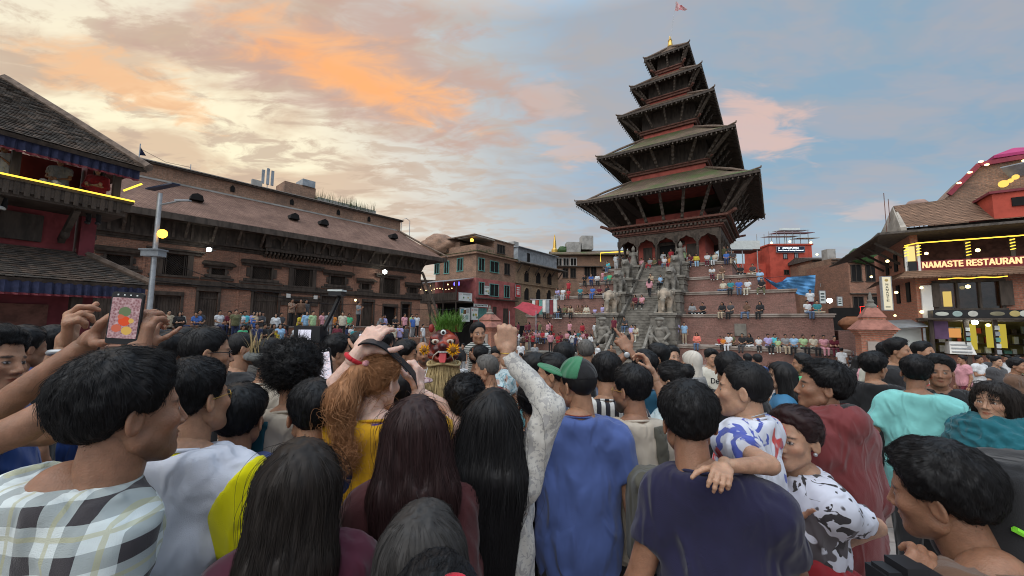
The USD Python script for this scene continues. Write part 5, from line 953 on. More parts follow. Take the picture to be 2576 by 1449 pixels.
def d_menu(t, w, h):
    for i, (x, z, r) in enumerate([(.15, .8, .06), (.35, .4, .12), (.7, .42, .12), (.85, .2, .1)]): MB().lathe([(r * h, 0), (r * h, .006)], (0, 0, 0), 14).v; q = MB(); q.lathe([(r * h, 0), (r * h * .98, .006)], (0, 0, 0), 14); v, f = q.get(); obj('food_picture', (np.stack([x * w + v[:, 0], -.001 - v[:, 2], z * h + v[:, 1]], 1), f), [ink_r, ink_g, pmat('food_yellow', (.45, .33, .08), .6), ink_g][i], t)
    for k in range(3): MB().box(w * .3, w * .9, -.004, -.001, h * (.74 + .06 * k), h * (.76 + .06 * k)).put('text_line', ink, t)
board('menu_board', 'white menu board with food pictures on the cafe corner', MR, q4, 640, 835, 795, 945, -.6, panel_w, draw=d_menu)
board('menu_board', 'tall white menu board with green pictures beside the teal door', MR, q4, 790, 1020, 868, 1170, -.5, panel_w, draw=d_menu)
board('menu_board', 'small white menu board between the pink house windows', MR, q4, 948, 755, 1008, 868, -.12, panel_w, .05, draw=d_menu)
board('shop_sign', 'long white shop signboard with dark lettering over the teal door', MR, q4, 822, 975, 990, 1015, -.5, panel_w, draw=lambda t, w, h: [MB().box(w * (.06 + .1 * i), w * (.13 + .1 * i), -.004, -.001, h * .3, h * .72).put('letter_mark', ink, t) for i in range(9)])
board('shop_sign', 'tall red banner sign with pale emblem on the brown arched house', MR, q4, 1330, 742, 1385, 895, -.3, ink_r, draw=lambda t, w, h: [MB().box(w * .2, w * .8, -.005, -.001, h * z, h * (z + .1)).put('emblem', panel_w, t) for z in (.2, .36, .55, .72)])
board('poster_stand', 'glass notice case with pictures behind the straw figure', MR, q4, 655, 1020, 768, 1190, -1.2, panel_w, draw=lambda t, w, h: [MB().box(w * x, w * (x + .3), -.004, -.001, h * z, h * (z + .3)).put('photo', pmat('photo_%d' % i, c, .5), t) for i, (x, z, c) in enumerate([(.08, .6, (.12, .3, .42)), (.3, .55, (.15, .06, .03)), (.62, .62, (.4, .4, .4)), (.1, .15, (.3, .3, .28)), (.55, .15, (.25, .35, .35))])])
x0, z1 = MR.on(*q4(872, 1025), -.02); x1, z0 = MR.on(*q4(970, 1180), -.02); MB().box(x0, x1, -.08, -.003, 0, z1).put('teal_door', teal, mh)
for r_ in ((1050, 1010, 1090, 1150), (1175, 1030, 1230, 1160)): a, z1 = MR.on(*q4(r_[0], r_[1])); c, z0 = MR.on(*q4(r_[2], r_[3])); MB().box(a, c, -.05, -.003, 0, z1).put('shop_door', wood, mh)
MB().box(.0, X1, -.5, -.004, zz(1000, 925), zz(1000, 925) + .12).put('shop_canopy', wood, mh)
# brown house with arched windows and a zinc loft
AH = thing('arched_house', 'brown brick house with arched dark windows and a zinc clad loft', 'house', MO, MR.rz)
XA, XB = X1 + .02, MR.on(*q4(1850, 650))[0]; ze = zz(1340, 470)
MB().box(XA, XB, .1, 6, 0, ze).put('wall', brk_tan, AH)
b = MB(); b.hexa([(XA, -.9, ze - .1), (XB + .9, -.9, ze - .1), (XB + .9, 6, ze - .1), (XA, 6, ze - .1)], [(XA, -.9, ze), (XB + .9, -.9, ze), (XB + .4, 2, ze + .9), (XA, 2, ze + .9)]); b.put('eave', tile_near[2], AH)
for r_ in ((1432, 570, 1482, 715), (1575, 590, 1625, 735), (1712, 600, 1760, 750), (1432, 780, 1482, 930), (1575, 795, 1622, 935), (1705, 805, 1750, 940)):
    x0, z1 = MR.on(*q4(r_[0], r_[1]), .1); x1, z0 = MR.on(*q4(r_[2], r_[3]), .1); p = numbered(AH, 'arched_window'); UsdGeom.Xform.Define(stage, p); m = (x0 + x1) / 2; r = (x1 - x0) / 2
    MB().poly([(x0, z0), (x1, z0), (x1, z1 - r)] + [(m + r * math.cos(a), z1 - r + r * math.sin(a)) for a in np.linspace(.2, PI - .2, 7)] + [(x0, z1 - r)], .06, .098).put('opening', dark, p); b = MB()
    for a in np.linspace(0, PI, 9)[:-1]: b.bar((m + (r + .06) * math.cos(a), .05, z1 - r + (r + .06) * math.sin(a)), (m + (r + .06) * math.cos(a + PI / 8), .05, z1 - r + (r + .06) * math.sin(a + PI / 8)), .1, .12, up=(0, 1, 0))
    b.put('surround', brk_tan, p); MB().box(x0 - .08, x1 + .08, .02, .098, z0 - .1, z0).put('sill', brk_tan, p)
for i, x in enumerate(np.linspace(XA + .4, XB - .1, 6)): MB().bar((x, .05, ze - 1.2), (x, -.75, ze - .12), .1, .12).put('eave_strut', wood2, AH)
MB().box(XA, XB, -.05, .097, zz(1500, 745), zz(1500, 745) + .14).put('string_course', brk_tan, AH)
xz0, xz1 = MR.on(*q4(1355, 300), 1.6)[0], MR.on(*q4(1825, 400), 1.6)[0]; zl = MR.on(*q4(1360, 285), 1.6)[1]
b = MB(); b.box(xz0, xz1, 1.6, 6, ze + .3, zl)
for x in np.arange(xz0, xz1, .25): b.box(x, x + .06, 1.57, 1.6, ze + .3, zl)
b.put('zinc_loft', tin, AH); MB().box(xz0 - .2, xz1 + .2, 1.3, 6.2, zl, zl + .08).put('loft_roof', tin, AH); MB().box(xz0 + 2.0, xz0 + 2.6, 1.53, 1.569, ze + .8, zl - .5).put('loft_window', dark, AH)
MB().box(xz0 + 1., xz0 + 2., 3, 4, zl + .08, zl + 1.1).put('water_tank', conc, AH)
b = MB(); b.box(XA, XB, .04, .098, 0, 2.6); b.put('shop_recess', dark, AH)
board('shop_sign', 'small pink signboard under the arched windows', MR, q4, 1508, 912, 1618, 935, -.1, pmat('pink_panel', (.4, .12, .12), .6))
# far red house with lights, left of the pagoda
FO = at(1403, 760, 62.); FO[2] = -1.; FF = Frame(FO, math.radians(88)); c4 = crop(2100, 900, .50466)
fh = thing('far_house', 'far red brick house with mossy roof and yellow light strip behind the pagoda steps', 'house', FO, FF.rz); zr_ = FF.on(*c4(500, 215))[1]
MB().box(-.5, 12.5, 0, 6, 0, zr_).put('wall', brk_old, fh); MB().hexa([(-1, -.9, zr_), (13, -.9, zr_ + .2), (13, 5, zr_ + .2), (-1, 5, zr_)], [(-1, -.9, zr_ + .15), (13, -.9, zr_ + .35), (13, 3, zr_ + 1.7), (-1, 3, zr_ + 1.2)]).put('roof', roof_moss, fh)
for X in (200, 255, 312): x, z = FF.on(*c4(X, 265)); win(fh, FF, x - .45, x + .45, z - .5, z + .7, white, mull=1)
for X, Y in ((250, 350), (310, 350), (420, 340), (470, 340)): x, z = FF.on(*c4(X, Y)); win(fh, FF, x - .4, x + .4, z - .7, z + .8, wood2)
MB().box(-.6, 12, -.5, -.003, FF.on(*c4(300, 300))[1], FF.on(*c4(300, 300))[1] + .15).put('ledge', wood, fh)
p, q = FF.on(*c4(525, 190), -.95), FF.on(*c4(700, 180), -.95); MB().tube([(p[0], -.95, p[1] - 1.4), (p[0], -.95, p[1]), (q[0], -.95, q[1])], .07, 5).put('light_strip', led, fh)
MB().box(4.2, 6.1, 1, 3, zr_ + 1.3, zr_ + 3.6).put('stair_room', conc, fh); MB().box(1.7, 4.0, 1, 3, zr_ + .8, zr_ + 2.5).put('tank_room', conc, fh)
MB().lathe([(.5, 0), (.55, .8), (.3, 1.1), (.25, 2.), (.05, 3.4)], (-.2, 2, zr_ + .5), 8).put('small_spire', gold, fh)
mound('roof_garden_bush', 'green bush growing on the far house roof', FF.w(1.2, 2, zr_ + 1.2), (.9, .6, .7), leaf3, 2)
# shrines
shr = pmat('weathered_red_tile', (.34, .15, .115), .85, .4, 3., .4, 18.)
def shrine(label, p, w, rz, bh, stone_front=True):
    t = thing('small_shrine', label, 'shrine', p, rz); h = w / 2
    MB().box(-h - .12, h + .12, -h - .12, h + .12, 0, .3).put('plinth', stone, t); b = wallpoly(-h, h, .3, bh, [(-h * .42, .45, h * .42, bh - .55)], -h, -h + .2); b.box(-h, h, -h + .2, h, .3, bh); b.put('body', brk_new, t)
    b = MB(); b.poly([(-h * .62, .4), (-h * .62, bh - .22), (h * .62, bh - .22), (h * .62, .4), (h * .36, .4), (h * .36, bh - .75), (h * .2, bh - .55), (0, bh - .48), (-h * .2, bh - .55), (-h * .36, bh - .75), (-h * .36, .4)], -h - .06, -h + .1); b.put('arched_stone_frame', coping, t)
    MB().box(-h * .4, h * .4, -h + .18, -h + .198, .45, bh - .5).put('niche', dark, t)
    for i, (dz, e) in enumerate(((0, .04), (.07, .09), (.14, .13))): MB().box(-h - e, h + e, -h - e, h + e, bh + dz, bh + dz + .069).put('moulding', brk_new, t)
    z = bh + .21; MB().frustum(h + .2, z, h * .78, z + .36).put('lower_roof', shr, t); MB().box(-h * .74, h * .74, -h * .74, h * .74, z + .36, z + .46).put('roof_neck', brk_new, t); MB().frustum(h * .82, z + .46, h * .36, z + .82).put('upper_roof', shr, t)
    MB().lathe([(h * .4, z + .82), (h * .42, z + .9), (h * .22, z + 1.0), (h * .26, z + 1.08), (h * .13, z + 1.16), (h * .15, z + 1.24), (.02, z + 1.42)], n=12).put('finial', stone, t, 40); return t
RS = at(2193, 806, 14.6); shrine('small red brick shrine with stone niche and pyramid roof at right', (RS[0], RS[1], -.9), .86, math.radians(-30), 2.42)
LS = at(1232, 800, 25.); shrine('small brick shrine with stepped pyramid roof behind the child', (LS[0], LS[1], -1.05), 1.3, math.radians(-35), 2.4)
# ------------------------------------------------------------------ behind the pagoda, right
AO = at(1942, 760, 57.); AO[2] = -1.; AF = Frame(AO, math.radians(94)); AFx = AF.on(*q5(805, 300))[0]; za = AF.on(*q5(500, 190))[1]
an = thing('guest_house', 'bright red guest house block with rooftop terrace and dark name board', 'house', AO, AF.rz)
MB().box(0, AFx, 0, 7, 0, za).put('wall', red_wall, an); MB().box(-.15, AFx + .15, -.15, 7, za, za + .2).put('coping', red_wall, an); MB().box(-4.2, -.01, 1, 6, 0, AF.on(*q5(200, 400), 1.)[1]).put('low_wing', red_wall, an)
for r_ in ((478, 290, 518, 340), (605, 285, 643, 332)): pxwin(an, AF, q5, *r_, m=black, shut=tin)
for r_ in ((488, 475, 540, 522), (615, 468, 670, 518)): pxwin(an, AF, q5, *r_, m=wood)
def d_ann(t, w, h): text(t, 'ANNAPURNA', h * .3, w * .5, h * .6, glow('sign_white', (.85, .95, 1.), 1.3), fit=w * .6); text(t, 'Guest House & Rooftop Restaurant', h * .2, w * .5, h * .22, mats['sign_white'], fit=w * .92); MB().ball((w * .08, -.02, h * .72), (h * .13, .02, h * .11), 1).put('emblem', mats['sign_white'], t)
board('name_board', 'dark blue guest house name board with white ANNAPURNA lettering', AF, q5, 400, 205, 722, 268, -.25, pmat('navy_panel', (.02, .03, .06), .5), .2, draw=d_ann)
b = MB()
for x in np.linspace(.2, AFx - .2, 6): b.tube([(x, .3, za + .2), (x, .3, za + 2.2)], .05, 5); b.tube([(x, 3.5, za + .2), (x, 3.5, za + 2.5)], .05, 5)
b.put('terrace_posts', metal, an, kind='stuff')
for i, (x0, x1, y, z) in enumerate([(-.3, 4.2, 0, 1.25), (1.2, AFx + .6, .6, 1.9), (2.4, AFx + .5, 1.6, 2.5), (AFx - 2, AFx + .8, 0, .95)]): MB().hexa([(x0, y - .6, za + z), (x1, y - .6, za + z), (x1, y + 1.6, za + z + .25), (x0, y + 1.6, za + z + .25)], [(x0, y - .6, za + z + .06), (x1, y - .6, za + z + .06), (x1, y + 1.6, za + z + .31), (x0, y + 1.6, za + z + .31)]).put('awning', [tin, maroon, tin, plaster][i], an)
MB().box(2.6, 5.6, 1.6, 1.7, za + 2.55, za + 3.0).put('banner', panel_w, an)
for X, Y in ((550, 148), (340, 163), (860, 295), (790, 160)): x, z = AF.on(*q5(X, Y), -.2); MB().ball((x, -.2, z), .16, 1).put('lamp', bulb_s, an)
lt = thing('steel_terrace', 'open steel rooftop terrace with white banner left of the red guest house', 'terrace', AF.w(-5.2, 1, 0), AF.rz); zb = AF.on(*q5(200, 230), 1.)[1]
for x in (0.2, 1.8, 4.): MB().tube([(x, 0, 0), (x, 0, zb)], .07, 6).put('post', metal, lt)
MB().box(-.2, 4.6, -.1, 3, zb - .25, zb - .1).put('platform', wood, lt); MB().box(-.1, 4.4, -.05, .02, zb - .05, zb + 1.25).put('banner', panel_w, lt); MB().box(0, 4.6, 0, 3, zb - 3.4, zb - 3.2).put('lower_platform', wood, lt)
for k in range(3): MB().box(1.4, 4.6, .2 + k * .6, .3 + k * .6, zb - 3.2 + .4 * k, zb - 3.1 + .4 * k).put('white_rail', white, lt)
# blue tarpaulin hung over a low building behind the plinth
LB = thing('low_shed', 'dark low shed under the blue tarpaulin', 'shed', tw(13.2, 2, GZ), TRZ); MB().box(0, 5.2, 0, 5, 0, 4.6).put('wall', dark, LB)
top_pts = [(255, 560), (330, 590), (400, 620), (470, 600), (520, 555), (620, 548), (740, 540), (842, 530)]; bot = [(262, 570), (345, 640), (420, 690), (500, 700), (580, 735), (650, 752), (740, 765), (828, 770)]
n, m = 8, 7; v = []
for j in range(m):
    for i in range(n): t = j / (m - 1); X = top_pts[i][0] * (1 - t) + bot[i][0] * t; Y = top_pts[i][1] * (1 - t) + bot[i][1] * t; v.append(at(*q5(X, Y), 39.5 + .25 * math.sin(i * 2.1 + j) - .12 * i + .5 * (t - .5)))
o = np.mean(v, 0); t = thing('blue_tarpaulin', 'sagging bright blue tarpaulin below the red guest house', 'tarpaulin', o)
V = np.array(v) - o; F = np.array([(j * n + i, j * n + i + 1, (j + 1) * n + i + 1, (j + 1) * n + i) for j in range(m - 1) for i in range(n - 1)]); F = np.vstack([F[:, [0, 1, 2]], F[:, [0, 2, 3]]])
for _ in range(2): V, F = trimesh.remesh.subdivide(V, F)
V[:, 1] += .16 * (meshkit.fbm(V * np.array([1.3, 1., .5]), 3, 5) - .5) * 2; obj('sheet', (V, F), tarp_m, t, True)
MB().tube([v[0] - o, v[7] - o], .02, 4).put('rope', black, t)
# dim houses along the lane between guest house and restaurant
def lane_house(label, px0, px1, d, ytop, storeys, wm, az=96, roof=True, wx=3):
    O = at(px0, 760, d); O[2] = -1.; fr = Frame(O, math.radians(az)); X = fr.on(px1, 760)[0]; zt_ = fr.on((px0 + px1) / 2, ytop)[1]; h = thing('lane_house', label, 'house', O, fr.rz, 'dim houses along the lane')
    MB().box(0, X, 0, 6, 0, zt_).put('wall', wm, h)
    for s in range(storeys):
        z = zt_ * (s + .35) / storeys
        for i in range(wx): x = X * (i + .5) / wx; win(h, fr, x - .4, x + .4, z, z + zt_ / storeys * .5, wood, mull=1)
        MB().box(-.05, X + .05, -.25, -.003, zt_ * (s + .97) / storeys - .1, zt_ * (s + .97) / storeys).put('ledge', wood2, h)
    if roof: MB().hexa([(-.3, -.9, zt_), (X + .3, -.9, zt_), (X + .3, 6, zt_), (-.3, 6, zt_)], [(-.3, -.9, zt_ + .12), (X + .3, -.9, zt_ + .12), (X + .3, 3, zt_ + .9), (-.3, 3, zt_ + .9)]).put('roof', tile_near[2], h)
    return h, fr, X, zt_
lane_house('dim brick lane house with water tank beside the red guest house', 2048, 2110, 52, 655, 3, brk_old); h, fr, X, z_ = lane_house('dark brick lane house with flat parapet left of the restaurant', 2098, 2145, 44, 650, 3, brk_old, wx=2, roof=False); MB().box(.3, 1.2, 1, 2, z_, z_ + 1.3).put('water_tank', conc, h)
h, fr, X, z_ = lane_house('red brick lane house with a long white railing banner', 2140, 2215, 36, 655, 3, brk_palace, wx=2, roof=False)
board('railing_banner', 'white lettered banner along the lane house railing', fr, q5, 1240, 300, 1440, 345, -.3, panel_w, draw=lambda t, w, h: text(t, 'HOTEL RESTAURANT', h * .5, w * .5, h * .3, ink, fit=w * .85) if 0 else [MB().box(w * (.05 + .075 * i), w * (.1 + .075 * i), -.004, -.001, h * .3, h * .75).put('letter_mark', ink, t) for i in range(12)])
mound('balcony_plants', 'trailing balcony plants above the white lettered banner', fr.w(1.3, -.2, z_ + .4), (1.6, .5, .7), leaf3, 7)
for i, (X0, Y0, X1_, Y1, dd) in enumerate([(890, 712, 960, 850, 33.), (1095, 782, 1150, 880, 31.), (905, 630, 1112, 660, 40.)]): f2 = Frame(at(*q5(X0, Y1), dd) * [1, 1, 0] + [0, 0, -1.], math.radians(96)); board('lane_sign', ['white standing picture board in the lane', 'small white standing notice in the lane', 'long grey shop sign over the lane shop'][i], f2, q5, X0, Y0, X1_, Y1, 0, panel_w if i < 2 else conc, draw=lambda t, w, h: [MB().box(w * .15, w * .85, -.004, -.001, h * z, h * (z + .12)).put('text_line', ink, t) for z in (.2, .45, .7)])
lamp('lane_lamp', 'round white lamp low in the dark lane', at(*q5(1005, 822), 34.), .22, bulb_w, False)
t = thing('neon_sign', 'red neon tube frame behind the right shrine', 'sign', at(*q5(1355, 975), 24.)); k = lambda X, Y: at(*q5(X, Y), 24.) - at(*q5(1355, 975), 24.); MB().tube([k(1355, 975), k(1355, 890), k(1430, 885)], .03, 6).tube([k(1530, 887), k(1582, 885)], .03, 6).put('neon_tube', neon_r, t)
terr = thing('terracotta_pot', 'large terracotta pot on the end of the second plinth step', 'pot', tw(12.9, -11.2, 1.6)); MB().lathe([(.45, 0), (.75, .35), (.72, .55), (.45, .8), (.3, .85), (.3, .9)], n=16).put('pot', pmat('terracotta', (.28, .12, .06), .8, .3), terr, 40)
eb = thing('plinth_end_block', 'low brick block at the right end of the second plinth step', 'wall', tw(12.0, -11.8, GZ), TRZ); MB().box(.1, 1.9, 0, 3, 0, 2.6).put('block', brk_temple, eb)
NS = Frame(tw(12.6, -14.2, GZ), math.radians(118)); ns = thing('notice_board', 'white no parking notice with struck out circle', 'sign', NS.o, NS.rz); MB().box(0, 1.05, 0, .04, .55, 1.35).put('panel', panel_w, ns); MB().box(.05, .1, .04, .08, 0, 1.3).box(.95, 1., .04, .08, 0, 1.3).put('post', metal, ns); q = MB()
for a in np.arange(0, 2 * PI, PI / 10): q.bar((.52 + .24 * math.cos(a), -.006, 1.0 + .24 * math.sin(a)), (.52 + .24 * math.cos(a + PI / 10), -.006, 1.0 + .24 * math.sin(a + PI / 10)), .05, .01, up=(0, 1, 0))
q.bar((.36, -.008, 1.16), (.68, -.008, .84), .05, .01, up=(0, 1, 0)); q.put('struck_circle', ink, ns)
# ------------------------------------------------------------------ restaurant at the right
RO = at(2319, 760, 17.); RO[2] = -1.; RF = Frame(RO, math.radians(123)); rh = thing('corner_restaurant', 'brick corner restaurant with glowing balcony lights and lit lettering', 'restaurant', RO, RF.rz); XE = 7.
b = wallpoly(-.15, XE, 3.2, 5.0, [(.5, 3.65, 2.3, 4.75)], 0, .3); b.put('front_wall', brk_new, rh)
b = MB(); b.box(-.15, 0.1, .3, 7, 0, 7.0); b.put('side_wall', brk_new, rh); MB().box(-.1, XE, 2.2, 2.4, 0, 7.).put('inner_wall', wood_red, rh)
for y in (1., 2.6, 4.2): MB().box(-.2, -.15, y - .25, y + .25, 4.0, 4.9).put('side_window', dark, rh); MB().box(-.2, -.15, y - .25, y + .25, 5.6, 6.5).put('side_window', dark, rh)
p = numbered(rh, 'window'); UsdGeom.Xform.Define(stage, p); b = MB(); b.box(.4, .5, -.05, .2, 3.6, 4.8); b.box(2.3, 2.4, -.05, .2, 3.6, 4.8); b.box(.35, 2.45, -.06, .2, 4.75, 4.85); b.box(.35, 2.45, -.08, .2, 3.55, 3.65); b.box(1.05, 1.12, -.03, .1, 3.65, 4.75); b.box(1.7, 1.77, -.03, .1, 3.65, 4.75); b.put('frame', wood, p); MB().box(.5, 2.3, .08, .09, 3.65, 4.75).put('pane', glass, p)
MB().box(1.2, 1.45, 1.9, 2.0, 3.8, 4.5).put('lit_interior', led_dim, rh); MB().box(.3, .55, -.12, -.05, 3.7, 4.75).put('shutter', wood, rh); MB().box(2.25, 2.6, -.12, -.05, 3.75, 4.75).put('shutter', wood, rh)
for x in (-.02, 3.05): b = MB(); b.box(x, x + .34, -.12, .0, 3.2, 4.66); b.put('white_pillar', white, rh)
MB().hexa([(-.8, -.75, 4.95), (XE, -.75, 4.95), (XE, 0, 5.0), (-.8, 0, 5.0)], [(-.8, -.75, 5.0), (XE, -.75, 5.0), (XE, .05, 5.36), (-.4, .05, 5.36)]).put('ledge_roof', roof_right, rh); MB().add([(-.8, -.75, 4.98), (-.4, .05, 5.36), (-.4, 6, 5.36), (-.8, 6, 4.98)], [(0, 1, 2, 3), (3, 2, 1, 0)]).put('side_ledge_roof', roof_right, rh)
MB().box(-.05, XE, .0, .12, 5.2, 5.75).put('balcony_fascia', maroon, rh); b = MB(); b.box(-.4, -.05, -.02, .1, 5.2, 5.3); b.box(-.42, -.34, .0, .1, 5.2, 6.3); b.box(-.02, .06, -.03, .1, 5.2, 6.5); b.put('white_frame', white, rh)
MB().box(-.38, -.06, .0, .08, 5.3, 5.75).put('side_fascia', black, rh); MB().box(-.36, -.08, .02, .06, 5.78, 6.45).put('lit_panel', glow('panel_glow', (.8, .66, .25), .8), rh)
b = MB(); b.tube([(-.42, -.08, 6.48), (-.02, -.1, 6.56), (XE, -.1, 6.56)], .026, 6); b.put('light_strip', led, rh)
b = MB()
for x, n_ in ((-.38, 4), (.02, 4), (1.5, 5), (2.72, 4), (3.4, 4)):
    for i in range(n_): z = 6.42 - .13 * i; MB().tube([(x - .07, -.08, z - .02), (x, -.11, z), (x + .07, -.08, z + .02)], .02, 5).put('light_coil', led, rh)
MB().tube([(x, -.8, 4.86 + .015 * math.sin(x * 9)) for x in np.linspace(.35, 2.25, 30)], .02, 6).put('light_strip', led, rh)
for x, y, z, r in ((.4, .5, 6.15, .07), (1.95, .5, 6.15, .08), (1.35, -.2, 4.55, .08), (-.05, -.3, 4.55, .06), (-.1, -.3, 3.5, .07), (-.9, .5, 5.9, .07), (-.6, .9, 4.45, .07), (-1.3, 1.6, 5.3, .06), (-.85, .2, 3.35, .05)): MB().ball((x, y, z), r, 1).put('hanging_lamp', bulb_s, rh)
for x in (1.5, 2.75): MB().box(x - .06, x + .06, .0, .12, 5.75, 6.6).put('balcony_post', wood, rh)
q = meshkit.text_mesh('NAMASTE RESTAURANT', .25, .05, True); v = np.array(q.vertices); v[:, 0] *= 3.02 / v[:, 0].max(); obj('lit_lettering', (np.stack([.08 + v[:, 0], -.03 - v[:, 2], 5.44 + v[:, 1]], 1), q.faces), letter_m, rh, kind='stuff')
MB().hexa([(-1.3, -.55, 7.0), (XE, -.55, 7.0), (XE, 6, 7.0), (-1.3, 6, 7.0)], [(-1.3, -.55, 7.1), (XE, -.55, 7.1), (XE, .3, 7.25), (-1.2, .3, 7.25)]).put('eave', tile_near[2], rh)
MB().add(*slope_mesh([(-.5, -.3, 7.28), (XE, -.3, 7.28), (XE, 1.6, 8.75), (-.3, 1.6, 8.75)], 18, 6, .05)).add([(-.5, -.3, 7.28), (-.5, 5, 7.28), (-.3, 1.6, 8.75)], [(0, 1, 2), (2, 1, 0)]).put('tiled_roof', roof_right, rh); MB().box(-.4, XE, 0, 2.5, 7.1, 7.3).put('roof_beam', wood, rh)
MB().hexa([(-.55, -.3, 7.05), (-.35, -.3, 7.05), (-.35, 5, 7.05), (-.55, 5, 7.05)], [(-.55, -.3, 7.3), (-.35, -.3, 7.3), (-.25, 1.6, 8.7), (-.35, 1.6, 8.7)]).put('gable', plaster, rh)
b = MB(); b.hexa([(-1.3, -.5, 7.0), (-.2, -.5, 7.05), (-.2, 6, 7.05), (-2.4, 6, 6.4)], [(-1.3, -.5, 7.06), (-.2, -.5, 7.12), (-.2, 6, 7.12), (-2.4, 6, 6.46)]); b.put('side_eave', wood, rh)
for y in (.5, 2., 3.5, 5.): MB().bar((-.15, y, 5.9), (-1.3, y, 6.8), .1).put('eave_strut', wood, rh)
b = MB(); b.box(2.25, XE, -.25, 2, 7.3, 8.35); b.put('red_attic', red_wall, rh); MB().box(2.15, XE, -.35, 2.1, 8.35, 8.45).put('attic_coping', maroon, rh); MB().box(2.75, 4.2, -.32, -.25, 7.75, 8.1).put('attic_window', dark, rh)
ub = thing('upper_house', 'rough brick upper house with magenta roof edge above the restaurant', 'house', RF.w(0, 3.5, 0), RF.rz); f3 = Frame(RF.w(0, 3.5, 0), math.radians(123)); k = lambda X, Y: f3.on(*crop(3550, 500, .34502)(X, Y), 0)
P = [k(530, 900), k(530, 790), k(870, 450), k(1397, 390), k(1397, 900)]; P = [(x, z) for x, z in P]; P[0] = (P[0][0], 6.5); P[-1] = (P[-1][0] + 2, 6.5); P[3] = (P[3][0] + 2, P[3][1] + .2); MB().poly(P, 0, 3).put('gable_wall', brk_old, ub)
b = MB()
for a, c in ((P[1], P[2]), (P[2], P[3])): b.bar((a[0], -.12, a[1] + .05), (c[0], -.12, c[1] + .05), .2, .14, up=(0, 1, 0))
b.put('magenta_edge', pmat('magenta_paint', (.28, .045, .07), .7), ub)
for X, Y in ((628, 660), (748, 540), (872, 420), (938, 455), (1360, 408)): x, z = k(X, Y); MB().ball((x, -.3, z), (.09, .06, .05), 1).put('edge_lamp', bulb_s, ub)
for X, Y, r in ((1100, 685, .17), (1178, 650, .1), (1235, 610, .12)): x, z = k(X, Y); MB().ball((x, -.5, z), r, 1).put('yellow_lamp', led_dim, ub)
x0, z1 = k(1065, 510); x1, z0 = k(1397, 570); MB().hexa([(x0, -.5, z1), (x1 + 1, -.5, z1 + .25), (x1 + 1, -.1, z0 + .2), (x0 + .4, -.1, z0)], [(x0, -.5, z1 + .04), (x1 + 1, -.5, z1 + .29), (x1 + 1, -.1, z0 + .24), (x0 + .4, -.1, z0 + .04)]).put('skylight', tin, ub)
UP = at(2552, 398, 19.); um = thing('parasol', 'deep pink square parasol on the roof terrace top right', 'parasol', UP, RF.rz); MB().frustum(1.0, 0, .06, .5).frustum(1.0, -.14, 1.0, .0).put('canopy', pmat('pink_canvas', (.42, .05, .16), .85, .15), um); MB().tube([(0, 0, -2.4), (0, 0, .5)], .04, 6).put('pole', metal, um)
rb = thing('rebar_bundle', 'bare rebar rods sticking up from the roof left of the restaurant gable', 'rebar', RF.w(.4, 3.2, 7.6), RF.rz)
for i in range(9): x = .12 * i + .05 * (i % 3); MB().tube([(x, .1 * (i % 2), 0), (x + .02, .1 * (i % 2), 1.2 + .35 * ((i * 7) % 5) / 4)], .015, 4).put('rod', wood_red, rb)
rb2 = thing('rebar_bundle', 'pair of tall rebar rods over the left roof edge of the restaurant', 'rebar', at(2232, 600, 19.)); MB().tube([(0, 0, 0), (0, 0, 2.3)], .02, 4).put('rod', wood_red, rb2); MB().tube([(.2, 0, 0), (.2, 0, 2.0)], .02, 4).put('rod', wood_red, rb2)
tk = thing('water_tank', 'pinkish round topped water tank on the restaurant ridge', 'tank', RF.w(.7, 2.4, 8.3), RF.rz); MB().lathe([(.42, 0), (.42, .6), (.3, .75), (.05, .8)], n=14).put('tank', pmat('tank_pink', (.4, .27, .23), .8), tk, 40)
def d_nam(t, w, h):
    for i, ch in enumerate('NAMASTE'): text(t, ch, h * .062, w * .5, h * (.74 - .082 * i), ink, fit=w * .36)
    MB().ball((w * .5, -.005, h * .9), (w * .22, .012, w * .2), 1).put('emblem', pmat('brass_ink', (.45, .33, .12), .6), t); MB().box(w * .2, w * .75, -.006, -.001, h * .07, h * .1).put('arrow', ink, t)
SF = Frame(RF.w(-1.15, -.5, 0), math.radians(100)); board('hanging_sign', 'tall cream hanging sign with NAMASTE lettering down its face', SF, r1, 160, 760, 258, 1047, 0, glow('sign_cream', (.95, .86, .62), .55), .12, draw=d_nam)
# ground floor shop
sh = thing('food_shop', 'brightly lit food shop with black picture fascia under the restaurant', 'shop', RF.w(0, 0, 0), RF.rz)
b = MB(); b.box(.12, XE, -.75, .0, 3.24, 3.56); b.put('fascia', black, sh); MB().box(-.2, XE, -.95, .2, 3.16, 3.23).put('canopy', wood, sh)
fd = [pmat('food_%d' % i, c, .6) for i, c in enumerate([(.5, .52, .46), (.32, .42, .40), (.5, .5, .45), (.22, .2, .13), (.45, .36, .14)])]
for i, x in enumerate((.38, .82, 1.25, 1.9, 2.35, 2.6)): MB().ball((x, -.755, 3.4), (.2 if i in (0, 3) else .14, .008, .085 if i in (0, 3) else .12), 2).put('food_picture', fd[i % 5], sh, True)
MB().box(-.1, XE, 1.6, 1.7, .0, 3.2).put('back_wall', pmat('yellow_shop', (.30, .26, .10), .7, .5, 2.), sh); MB().box(-.1, XE, 0, 1.6, 3.1, 3.16).put('ceiling', plaster, sh)
MB().box(.15, XE, -.45, .1, 0, 1.7).put('counter', wood_red, sh)
for i, (x, w_) in enumerate(((.05, .12), (1.05, .14), (1.85, .12), (2.7, .12))): MB().box(x, x + w_, -.5, -.38, 0, 3.16).put('post', wood, sh)
